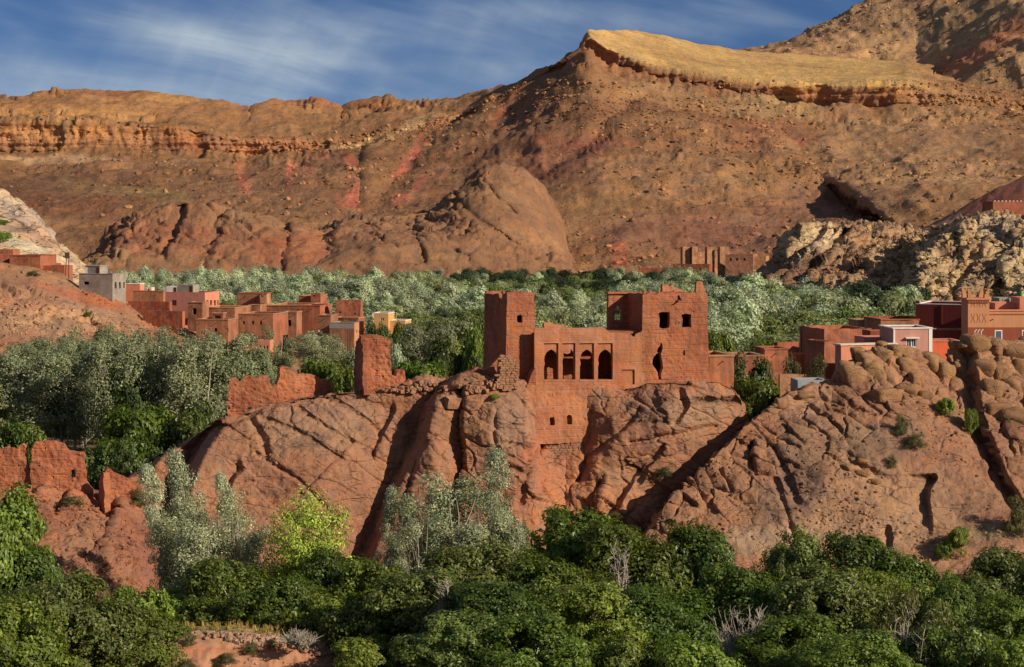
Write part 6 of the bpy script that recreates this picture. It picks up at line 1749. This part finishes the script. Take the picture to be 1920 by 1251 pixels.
while D > 440:
    step_px = 10.2 * F / D
    x = bank(D) - rg.uniform(0, step_px)
    while x < rlim(D):
        px = x + rg.uniform(-.3, .3) * step_px
        Dd = D + rg.uniform(-14, 14)
        q = W(px, 500, Dd)
        n_ = float(fbm(np.array([[q[0] * 0.012, Dd * 0.012, 3.0]]), 2, 55)[0])
        light = np.interp(px, [200, 700, 850, 1010, 1200, 1330, 1700], [0.95, 0.9, 0.5, 0.5, 0.5, 0.6, 0.5]) + 1.1 * n_  # more pale trees right of the kasbah stand in for haze
        dark_zone = (830 < px < 1260 and Dd > 880) or (1440 < px < 1800 and Dd < 760 and n_ > 0.12) or (1000 < px < 1210 and Dd > 800)
        if 690 < px < 960 and Dd < 620: light -= 0.7
        kind = 'd' if dark_zone and rg.random() < 0.8 else ('p' if light > 0.42 else ('g' if light > -0.55 or rg.random() < 0.8 else 'd'))
        h = rg.uniform(7.5, 12.5) * (1.12 if kind == 'p' else 1.0) * np.interp(Dd, [440, 700, 1020], [1.05, 1.0, 0.82])
        if 1330 < px < 1720 and Dd < 760: h *= 1.18
        pyt = PY(h, Dd)
        if px > 1350 and pyt > np.interp(px, [1350, 1550, 1720, 1800], [690, 640, 610, 580]): x += step_px; continue
        if not hidden(px, pyt, Dd) and pyt < 735:
            cnt[kind] += 1
            if cnt[kind] <= 295:
                me = {'p': FM['p%d' % rg.randint(0, 1)], 'g': FM['g%d' % (rg.random() < 0.6)], 'd': FM['d']}[kind]
                o = bpy.data.objects.new({'p': 'silver_willow', 'g': 'green_tree', 'd': 'dark_tree'}[kind], me)
                o.location = (q[0], Dd, -0.3)
                H0 = {'p': 11.5, 'g': 9.5, 'd': 10}[kind]
                s = h / H0 * rg.uniform(0.9, 1.1); sw_ = s * rg.uniform(0.9, 1.2)
                o.scale = (sw_, sw_, s); o.rotation_euler = (0, 0, rg.uniform(0, 6.28)); link(o)
                zone = ZN[int(np.searchsorted(ZX, px))]
                dep = 'near' if Dd < 600 else ('middle' if Dd < 800 else 'farthest')
                what = {'p': 'pale silvery willow', 'g': 'mid green round tree', 'd': 'dark green tree'}[kind]
                tag(o, '%s in the %s grove rows %s' % (what, dep, zone), 'tree', '%ss, %s rows, %s' % (what, dep, zone))
        x += step_px
    D -= np.interp(D, [440, 1020], [21, 33]); row += 1

# --- grey poplars on the left bank, stems showing
pops = []
def pop_zone(px, D_):
    r_ = 'front' if D_ < 348 else 'back'
    return ', %s row, %s' % (r_, ['at the left picture edge', 'below the long red house', 'below the grey block house', 'below the salmon house', 'behind the jagged ridge wall'][int(np.searchsorted([40, 140, 250, 390], px))])
for D_, n_, y0, y1 in ((400, 13, 648, 660), (365, 14, 650, 676), (330, 13, 640, 690), (300, 11, 668, 730)):
    for i in range(n_):
        px = -40 + (i + rg.uniform(0.1, 0.9)) / n_ * (560 if D_ > 350 else 480)
        top = np.interp(px, [-40, 0, 60, 150, 230, 300, 400, 470, 530], [660, 672, 655, 640, 632, 640, 640, 655, 680]) + rg.uniform(-6, 18) + (330 - D_) * 0.35 + (D_ > 390) * 12
        pops.append((px, D_ + rg.uniform(-10, 10), top))
for px, D_, top in pops:
    q = W(px, top, D_)
    if rg.random() < 0.14:
        plant(bushg[rg.randint(0, 1)], 'green_tree', 'fresh green broad tree among the grey poplars' + pop_zone(px, D_), 'tree', q[0], D_, -0.4, (q[2] + 0.4) * 0.8, 9 * rg.uniform(.9, 1.2), 'fresh green trees' + pop_zone(px, D_)); continue
    loose = rg.random() < 0.68
    plant(rg.choice(midloose) if loose else rg.choice(midpop), 'grey_willow' if loose else 'grey_poplar',
          ('loose grey-green willow with several stems' if loose else 'tall grey-green poplar with pale stem') + pop_zone(px, D_), 'tree', q[0], D_, -0.4, q[2] + 0.4, (9.5 if loose else 7.2) * rg.uniform(.85, 1.25),
          ('grey willows' if loose else 'grey poplars') + pop_zone(px, D_))

# --- single trees: (kind list, name, label, px, top row, crown width in px, D, base height)
def one(proto, name, label, px, top, wpx, D_, z=None, cat='tree', rz=None, group=None):
    if z is None: z = -0.3
    q = W(px, top, D_)
    return plant(proto, name, label, cat, q[0], D_, z, q[2] - z, wpx / F * D_, group, rz)
wn_, fg_, ol_ = walnut, fig, olive
B = bushg
# village-edge and mid-ground trees
for a in (
    (midloose[0], 'grey_willow', 'silvery willow in front of the earth house with three niches', 520, 622, 70, 410, 2),
    (midloose[1], 'grey_willow', 'silvery willow between the gate building and the cement house', 590, 630, 76, 400, 2),
    (midloose[0], 'grey_willow', 'silvery willow directly left of the lone ruined pillar', 650, 640, 64, 380, 1),
    (midloose[1], 'grey_willow', 'pale rounded willow right of the lone ruined pillar', 800, 612, 110, 400, -.3),
    (far_p[1], 'grey_willow', 'small pale willow peeping out right behind the ruined pillar', 742, 655, 50, 330, -.3),
    (far_p[0], 'grey_willow', 'silvery willow with white branches right of the kasbah', 1410, 556, 84, 560, -.3),
    (far_p[1], 'grey_willow', 'greyish willow close against the right kasbah tower', 1352, 566, 70, 540, -.3),
    (far_g[0], 'green_tree', 'large soft green tree filling the grove behind the roofless adobe house', 1560, 556, 130, 560, -.3),
    (far_d, 'dark_tree', 'darkest tree left of the maroon hall', 1600, 552, 100, 590, -.3),
    (far_g[0], 'green_tree', 'grey-green tree touching the left edge of the maroon hall', 1680, 552, 90, 570, -.3),
    (B[0], 'green_bush', 'bright green walnut behind the rounded ruin wall on the ridge', 612, 682, 120, 300, -.3),
    (B[0], 'green_bush', 'bright green tree low between the ruined pillar and the rounded ruin', 650, 700, 80, 290, -.3),
    (B[0], 'green_bush', 'light green bush between the ruined pillar and the kasbah', 790, 684, 130, 320, -.3),
    (B[1], 'green_bush', 'dark green tree left of the kasbah foot', 850, 640, 110, 350, -.3),
    (B[0], 'green_bush', 'bright green bush touching the left kasbah tower', 892, 622, 60, 300, -.3),
    (B[1], 'green_bush', 'dark tree behind the pale willow right of the ruined pillar', 760, 620, 110, 430, -.3),
    (B[1], 'green_bush', 'dark tree in the hollow left of the stone pier', 870, 672, 90, 300, -.3),
    (far_g[0], 'green_tree', 'pale green tree above the ruined pillar', 700, 660, 60, 350, -.3),
    (B[0], 'green_bush', 'bright green bush at the right foot of the kasbah tower, far side', 1348, 628, 60, 420, -.3),
    (B[0], 'green_bush', 'low bright green bush left of the square adobe block', 1440, 640, 90, 400, -.3),
    (B[1], 'green_bush', 'round dark green tree on the shelf right of the kasbah', 1405, 676, 92, 236, 11),
    (B[0], 'green_bush', 'yellow-green bush in the gap between ridge and rock hill', 1420, 716, 110, 226, 9),
    (B[0], 'green_bush', 'lowest bright bush in the notch beside the rock hill', 1398, 758, 60, 220, 10.5),
    (B[1], 'green_bush', 'dark tree hiding the foot of the ochre house', 716, 612, 70, 424, -.3),
    (B[0], 'green_bush', 'green tree in front of the low ochre wing', 762, 611, 66, 426, -.3),
    (ol_[0], 'olive_bush', 'grey-green olive bush left of the tall adobe corner house', 1532, 672, 56, 238, 13),
    (ol_[1], 'olive_bush', 'grey-green olive bush beside the square adobe block', 1486, 672, 44, 244, 12.5),
    (ol_[0], 'olive_bush', 'small pale bush behind the thin bare pole', 1515, 646, 60, 292, 10),
    (B[1], 'green_bush', 'dark round tree nearest the ruined wall on the left ridge', 400, 768, 130, 252, -.3),
    (B[0], 'green_bush', 'yellow-tipped green tree left of the ridge crest', 270, 770, 150, 262, -.3),
    (B[1], 'green_bush', 'dark green tree behind the small pointed ruin', 330, 790, 150, 246, -.3),
    (B[0], 'green_bush', 'mid green tree behind the broad ruined wall, right side', 220, 826, 130, 240, -.3),
    (B[1], 'green_bush', 'dark green tree filling the gap behind the small pointed ruin', 270, 846, 110, 232, -.3),
    (B[0], 'green_bush', 'rounded pale bush behind the left ruins', 40, 800, 110, 268, -.3),
    (B[1], 'green_bush', 'dark bush cut by the left edge behind the ruins', -14, 796, 120, 262, -.3),
    (B[1], 'green_bush', 'low dark bush behind the gap of the broad ruined wall', 176, 856, 110, 236, -.3),
): one(*a)

# slopes with a single bush, tufts in rock crevices
for (x, y, w_, h_, sh, lab) in ((1452, 828, 34, 40, ROCK, 'green tuft growing from the left shoulder of the rock hill'), (1773, 770, 34, 36, RHILL, 'green tuft among the boulders below the pink house'), (1690, 800, 26, 36, RHILL, 'olive tuft in a joint of the rock hill'),
                               (1716, 826, 44, 24, RHILL, 'low olive scrub on the middle of the rock hill'), (1672, 866, 20, 22, RHILL, 'tiny scrub plant beside the dark ledges of the rock hill'), (1820, 800, 26, 50, RHILL, 'shrub inside the dark cleft of the rock hill'), (1890, 790, 30, 20, RHILL, 'dry shrub on the boulders right of the cleft'),
                               (1906, 978, 46, 70, RHILL, 'olive shrub at the foot of the cleft, right edge'), (1795, 1020, 50, 50, RHILL, 'brown-green shrub at the foot of the rock hill'), (1768, 1040, 30, 34, RHILL, 'dark small shrub left of the brown-green shrub'), (1243, 884, 34, 18, ROCK, 'olive scrub on the ledge under the arcade rocks'),
                               (1135, 900, 20, 16, ROCK, 'small scrub on the red rock near the cleft'), (1160, 968, 40, 16, ROCK, 'low scrub at the ridge foot above the walnut'), (258, 935, 36, 30, ROCK, 'dry shrub on the red bank right of the pointed ruin'), (135, 938, 44, 16, ROCK, 'flat patch of scrub under the broad ruined wall'),
                               (930, 742, 20, 10, ROCK, 'little tuft on the ridge below the stone pier'), (8, 448, 30, 18, PALE, 'dark shrub on the pale bluff at the left edge'), (5, 418, 20, 10, PALE, 'upper dark shrub on the pale bluff'), (165, 590, 12, 9, LHILL, 'lone dark shrub on the left slope under the grey house'), (65, 512, 26, 9, LHILL, 'scrub under the long red house on the slope')):
    p = sh.at(x, y + h_ * 0.3); s = p[1] / F
    plant(olive[NT[0] % 2] if 'olive' in lab or 'dry' in lab or 'scrub' in lab else fig[0], 'shrub', lab, 'shrub', p[0], p[1] - 0.2, p[2] - 0.2, h_ * s, w_ * s)

# --- foreground, from the ridge foot to the photographer's bank
FG = (
    (poplar_s[0], 'silver_poplar', 'tallest silver poplar leaning left in front of the ridge slab', 398, 842, 84, 178, 0),
    (poplar_s[1], 'silver_poplar', 'silver poplar leaning out at the left of the silver group', 345, 868, 70, 176, 0),
    (poplar_s[1], 'silver_poplar', 'thin half-bare poplar right of the tallest silver poplar', 476, 884, 50, 180, 0),
    (loose_s[0], 'silver_willow', 'silvery willow mass at the foot of the leaning poplars', 370, 950, 150, 174, 0),
    (loose_s[1], 'silver_willow', 'greyer willow thicket under the thin half-bare poplar', 450, 960, 120, 177, 0),
    (yellow, 'yellow_poplar', 'bright yellow-green poplar glowing against the rock slab', 578, 946, 172, 172, 0),
    (poplar_s[0], 'silver_poplar', 'thin dark willow in front of the shadowed gully', 722, 918, 52, 178, 0),
    (loose_s[0], 'silver_willow', 'broad silver willow left of the slender silver poplar', 812, 900, 150, 178, 0),
    (poplar_s[1], 'silver_poplar', 'slender silver poplar topping the middle group', 918, 846, 84, 180, 0),
    (loose_s[1], 'silver_willow', 'pale willow in the middle of the silver group', 880, 930, 170, 174, 0),
    (loose_s[0], 'silver_willow', 'yellowish willow at the right end of the silver group', 952, 960, 80, 173, 0),
    (loose_s[1], 'silver_willow', 'low grey willow at the left end of the middle silver group', 780, 980, 100, 172, 0),
    (walnut[0], 'walnut_tree', 'dark walnut spreading under the red cleft, right of the silver group', 1080, 958, 230, 176, 0),
    (walnut[1], 'walnut_tree', 'walnut with a bare white twig in front of the ridge', 1180, 985, 210, 170, 0),
    (walnut[2], 'walnut_tree', 'dark rounded walnut at the mouth of the diagonal gully', 1300, 988, 180, 172, 0),
    (walnut[3], 'walnut_tree', 'walnut with a double top in front of the rock hill', 1500, 1000, 130, 170, 0),
    (walnut[0], 'walnut_tree', 'broad walnut right of the double-topped one', 1606, 1004, 190, 168, 0),
    (walnut[1], 'walnut_tree', 'low walnut left of the double-topped one', 1440, 1034, 110, 170, 0),
    (walnut[2], 'walnut_tree', 'dark green walnut under the narrow hole of the rock hill', 1700, 1044, 150, 164, 0),
    (walnut[3], 'walnut_tree', 'walnut at the right edge below the cleft', 1872, 1034, 170, 166, 0),
    (walnut[0], 'walnut_tree', 'walnut beyond the right picture edge', 1960, 1060, 160, 158, 0),
    (walnut[1], 'walnut_tree', 'lime green walnut with a sharp light edge at the picture middle', 1010, 1050, 190, 154, 0),
    (walnut[2], 'walnut_tree', 'big leafy walnut in the lower middle', 920, 1090, 220, 146, 0),
    (walnut[3], 'walnut_tree', 'walnut standing left of the big leafy one', 800, 1070, 190, 152, 0),
    (walnut[0], 'walnut_tree', 'dark walnut behind the yellow poplar, lower left of middle', 690, 1050, 150, 164, 0),
    (walnut[1], 'walnut_tree', 'leafy walnut at the foot of the silver leaning poplars', 430, 1046, 180, 166, 0),
    (walnut[2], 'walnut_tree', 'dark bushy walnut left of the yellow poplar trunk', 530, 1078, 160, 162, 0),
    (fig[0], 'fig_tree', 'low fig bush above the left end of the terrace', 345, 1106, 130, 166, 0),
    (fig[1], 'fig_tree', 'fig bush right of the terrace grass', 620, 1110, 150, 160, 0),
    (fig[0], 'fig_tree', 'small fig bush at the right end of the stone terrace', 690, 1190, 110, 148, 0),
    (fig[1], 'fig_tree', 'pale leafed fig at the lower left of the middle trees', 690, 1120, 140, 154, 0),
    (walnut[3], 'walnut_tree', 'walnut at the bottom edge left of middle', 850, 1150, 180, 136, 0),
    (walnut[0], 'walnut_tree', 'walnut at the bottom edge in the middle', 1000, 1150, 200, 134, 0),
    (walnut[1], 'walnut_tree', 'walnut behind the bottom middle trees', 1110, 1090, 180, 148, 0),
    (walnut[2], 'walnut_tree', 'walnut in the shade left of the bare pale bush', 1220, 1100, 190, 150, 0),
    (fig[1], 'fig_tree', 'bright fig low at the bottom edge left of the bare bush', 1150, 1190, 140, 134, 0),
    (fig[0], 'fig_tree', 'bright fig at the bottom edge under the bare bush', 1300, 1196, 150, 132, 0),
    (walnut[3], 'walnut_tree', 'large pale green walnut in the lower right middle', 1540, 1062, 200, 152, 0),
    (walnut[0], 'walnut_tree', 'walnut below the large pale green one', 1500, 1150, 190, 138, 0),
    (walnut[1], 'walnut_tree', 'walnut at the bottom edge right of the bare bush', 1600, 1180, 180, 130, 0),
    (olive[0], 'olive_bush', 'brownish olive-green tall bush at the lower right', 1690, 1112, 130, 146, 0),
    (olive[1], 'olive_bush', 'reddish olive thicket of upright twigs at the bottom right', 1740, 1150, 140, 140, 0),
    (walnut[2], 'walnut_tree', 'yellow-green walnut at the right above the olive thicket', 1776, 1090, 130, 152, 0),
    (walnut[3], 'walnut_tree', 'dark walnut behind the yellow-green one at the right', 1830, 1080, 140, 158, 0),
    (walnut[0], 'walnut_tree', 'walnut in the bottom right corner', 1880, 1120, 170, 142, 0),
    (fig[1], 'fig_tree', 'pale fig low at the bottom right', 1800, 1170, 150, 136, 0),
    (fig[0], 'fig_tree', 'leafy fig cut by the bottom right corner', 1920, 1196, 120, 130, 0),
    (walnut[1], 'walnut_tree', 'tall bright walnut at the left picture edge', -22, 936, 210, 142, 0),
    (walnut[2], 'walnut_tree', 'lower bright walnut beside the tall left one', 50, 1030, 150, 140, 0),
    (walnut[3], 'walnut_tree', 'leafy walnut in the lower left with a dark hollow', 130, 1082, 210, 134, 0),
    (walnut[0], 'walnut_tree', 'walnut in the bottom left corner', 10, 1120, 200, 126, 0),
    (walnut[1], 'walnut_tree', 'walnut at the left end of the terrace, bottom edge', 240, 1140, 170, 136, 0),
    (fig[0], 'fig_tree', 'low green fig beyond the lower left walnut', 250, 1100, 110, 160, 0),
    (walnut[2], 'walnut_tree', 'shaded walnut deep between yellow poplar and silver group', 620, 1030, 130, 168, 0),
    (walnut[3], 'walnut_tree', 'shaded walnut under the right part of the middle silver group', 900, 1020, 200, 166, 0),
    (walnut[0], 'walnut_tree', 'shaded walnut between the two middle walnuts at the right', 1370, 1060, 170, 158, 0),
    (walnut[1], 'walnut_tree', 'shaded walnut in the gap left of the low right walnuts', 1660, 1070, 150, 156, 0),
)
for a in FG:
    if a[0] in walnut or a[0] in fig: a = a[:4] + (a[4] + 9, a[5] * 1.2, a[6], float(floor_z(np.array(W(a[3], 500, a[6])[0]), np.array(float(a[6])))) - 0.4)
    one(*a, rz=(0.0 if a[0] in poplar_s else None))
for o in [o for o in bpy.data.objects if o.name.startswith('silver_poplar') and o.type == 'EMPTY']:
    o.rotation_euler = (0.0, math.radians(-13 if o.location.x < -24 else 3), 0.0)

# bare shrubs
def bare(label, px, top, wpx, D_, seed, z=1.0, n=34):
    q = W(px, top - 14, D_); Hh = q[2] - z; Wd = wpx / F * D_
    root = empty('bare_shrub', (q[0], D_, z), label, 'shrub')
    r = random.Random(seed)
    for k in range(5):
        m = MB()
        for i in range(n // 5):
            a = r.uniform(0, 6.28); tip = np.array([math.cos(a) * Wd / 2 * r.uniform(.3, 1.15), math.sin(a) * Wd / 2 * r.uniform(.3, .9), Hh * r.uniform(.5, 1.0)])
            mid = tip * np.array([.5, .5, .6]) + np.array([r.uniform(-.35, .35), r.uniform(-.35, .35), 0.04 * Hh])
            P_ = [np.array([0, 0, -.3]), mid * 0.5, mid, tip]
            m.tube([p + np.array([q[0], D_, z]) for p in P_], [0.09, 0.07, 0.045, 0.012], 4)
            for j in range(5):
                t = r.uniform(.45, .95); s0 = mid + (tip - mid) * max(0, (t - .5) * 2)
                e = s0 + np.array([r.uniform(-.9, .9), r.uniform(-.7, .7), r.uniform(.2, 1.0)])
                m.tube([p + np.array([q[0], D_, z]) for p in (s0, (s0 + e) / 2 + np.array([0, 0, .08]), e)], [0.035, 0.025, 0.010], 4)
                for jj in range(2):
                    e2 = (s0 + e) / 2 + np.array([r.uniform(-.45, .45), r.uniform(-.3, .3), r.uniform(.1, .5)])
                    m.tube([p + np.array([q[0], D_, z]) for p in ((s0 + e) / 2, e2)], [0.018, 0.008], 4)
        m.build('branch', M['dead'], root)
bare('leafless grey-white shrub with many forked twigs, bottom right of middle', 1395, 1146, 130, 141, 1, 1.0, 50)
bare('smaller leafless shrub right of the big grey-white one', 1445, 1162, 70, 140, 2, 1.0, 26)
bare('two pale bare branches sticking out in front of the olive thicket', 1690, 1150, 60, 137, 3, 1.5, 12)
bare('curved bare branch low among the trees at the lower right', 1722, 1182, 50, 135, 4, 2.0, 8)
bare('bare white twigs on the walnut in front of the ridge', 1165, 1030, 60, 160, 5, 5.0, 10)
bare('leafless twigs in the walnut left of the big leafy one', 832, 1088, 50, 147, 6, 4.0, 10)
bare('dry twiggy shrub on the terrace bank', 560, 1216, 70, 150.5, 7, 4.0, 30)

# --- terrace: drystone edge, grass, scrub
tp_ = W(450, 1215, 152.5)
tw = empty('terrace_wall', tp_, 'low drystone terrace edge of pinkish stones in the foreground left', 'stone wall')
rt_ = random.Random(9)
for x in np.arange(296, 650, 5.6):
    yy = np.interp(x, [296, 360, 430, 540, 640], [1194, 1188, 1189, 1200, 1222])
    for k in range(3 if x > 420 else 2):
        p = TERR.at(x + rt_.uniform(-3, 3), yy + k * 6 + rt_.uniform(-2, 2)); s = rt_.uniform(0.20, 0.42)
        stone(tw, rt_.choice(STT), (p[0], p[1] - 0.06, p[2] + 0.03), (s * 1.25, s, s * 0.85), rt_.uniform(0, 6.3), rt_.uniform(-.5, .5))
def tufts(name, label, spots, hgt, col, n, kind='stuff'):
    r = np.random.default_rng(5); Vs, Qs, Cs = [], [], []; k = 0
    for (x, y, wx, m_) in spots:
        for i in range(m_):
            p = TERR.at(x + r.uniform(-wx, wx), y + r.uniform(-5, 5)); h = hgt * r.uniform(0.5, 1.3)
            for j in range(n):
                a = r.uniform(0, 6.28); l = r.uniform(.1, .5) * h; b = r.uniform(-.12, .12, 2)
                p0 = np.array([p[0] + b[0], p[1] + b[1], p[2] - .05]); d = np.array([math.cos(a), math.sin(a), 0])
                sd = np.array([-d[1], d[0], 0]) * 0.022
                p2 = p0 + d * l + np.array([0, 0, h * r.uniform(.7, 1.1)])
                mid = (p0 + p2) / 2 + np.array([0, 0, .1 * h])
                Vs += [p0 - sd, p0 + sd, mid + sd * .8, mid - sd * .8, p2 + sd * .2, p2 - sd * .2]; Qs += [[k, k + 1, k + 2, k + 3], [k + 3, k + 2, k + 4, k + 5]]; k += 6
                cv = np.array(col) * r.uniform(.7, 1.25); Cs += [cv] * 6
    o = put(name, np_mesh(name, Vs, Qs, M['straw'], col=np.array(Cs)))
    return tag(o, label, 'grass', kind=kind)
tufts('dry_grass', 'straw-yellow dry grass along the top of the foreground terrace', ((305, 1186, 22, 40), (500, 1182, 22, 45), (450, 1176, 30, 20), (390, 1178, 60, 30), (550, 1188, 30, 20)), 0.55, (0.50, 0.37, 0.12), 14)
tufts('green_grass', 'short green grass on the foreground terrace', ((400, 1182, 90, 60), (530, 1192, 60, 40), (350, 1184, 50, 30)), 0.28, (0.13, 0.15, 0.04), 10)
for (x, y, w_, h_, lab) in ((357, 1206, 24, 22, 'small dark shrub under the terrace stones, left'), (470, 1220, 32, 18, 'grey-green shrub on the bank below the terrace stones'), (508, 1212, 22, 16, 'pale tuft in the middle of the bank'), (425, 1240, 40, 20, 'pale sage bush at the bottom edge of the bank'), (300, 1240, 50, 24, 'sage bush at the left bottom of the bank'),
                            (350, 1250, 40, 18, 'sage clump at the bottom edge beside the lower left walnut'), (640, 1225, 44, 26, 'pale bush at the right end of the bank')):
    p = TERR.at(x, y); s = p[1] / F
    plant(olive[NT[0] % 2], 'shrub', lab, 'shrub', p[0], p[1] - 0.2, p[2] - 0.1, h_ * s, w_ * s)
# ------------------------------------------------------------------ words for the setting
WORDS = {
    'valley_floor': 'flat valley floor of brown soil under the river grove', 'rock_ridge': 'reddish brown rock ridge carrying the kasbah, cut by two dark gullies',
    'rock_hill': 'brown rock hill in the right foreground with boulders along its top', 'village_shelf': 'earth shelf behind the rock hill where the right village stands',
    'hillside': 'tan and red hillside with rock ledges at the left under the village', 'limestone_bluff': 'pale cream limestone bluff at the left picture edge',
    'rocky_outcrop': 'pale yellow broken rocky outcrop behind the right village', 'red_shoulder': 'dark red earth shoulder at the right edge below the big slope',
    'knoll': 'low jointed reddish knoll at the mountain foot behind the left village', 'knoll.001': 'smooth brown dome shaped knoll at the mountain foot, centre left',
    'mountain': 'long orange brown mountain with a cliff band at left and a tilted yellow mesa', 'mountain.001': 'higher stony mountain shoulder rising out of the top right corner',
    'terrace_bank': 'pinkish earth bank of the foreground terrace at the bottom left',
    'scree': 'loose blocks strewn over the long mountain slopes', 'scree.001': 'loose blocks on the higher mountain at the top right', 'scree.002': 'loose stones on the left hillside',
    'scree.003': 'broken blocks on the pale rocky outcrop', 'rubble': 'small stones on the face of the rock hill', 'rubble.001': 'small stones on the rock ridge and its red bank', 'rubble.002': 'pebbles on the terrace bank',
}
for nm, w in WORDS.items():
    o = bpy.data.objects.get(nm)
    if o is not None: o['label'] = w
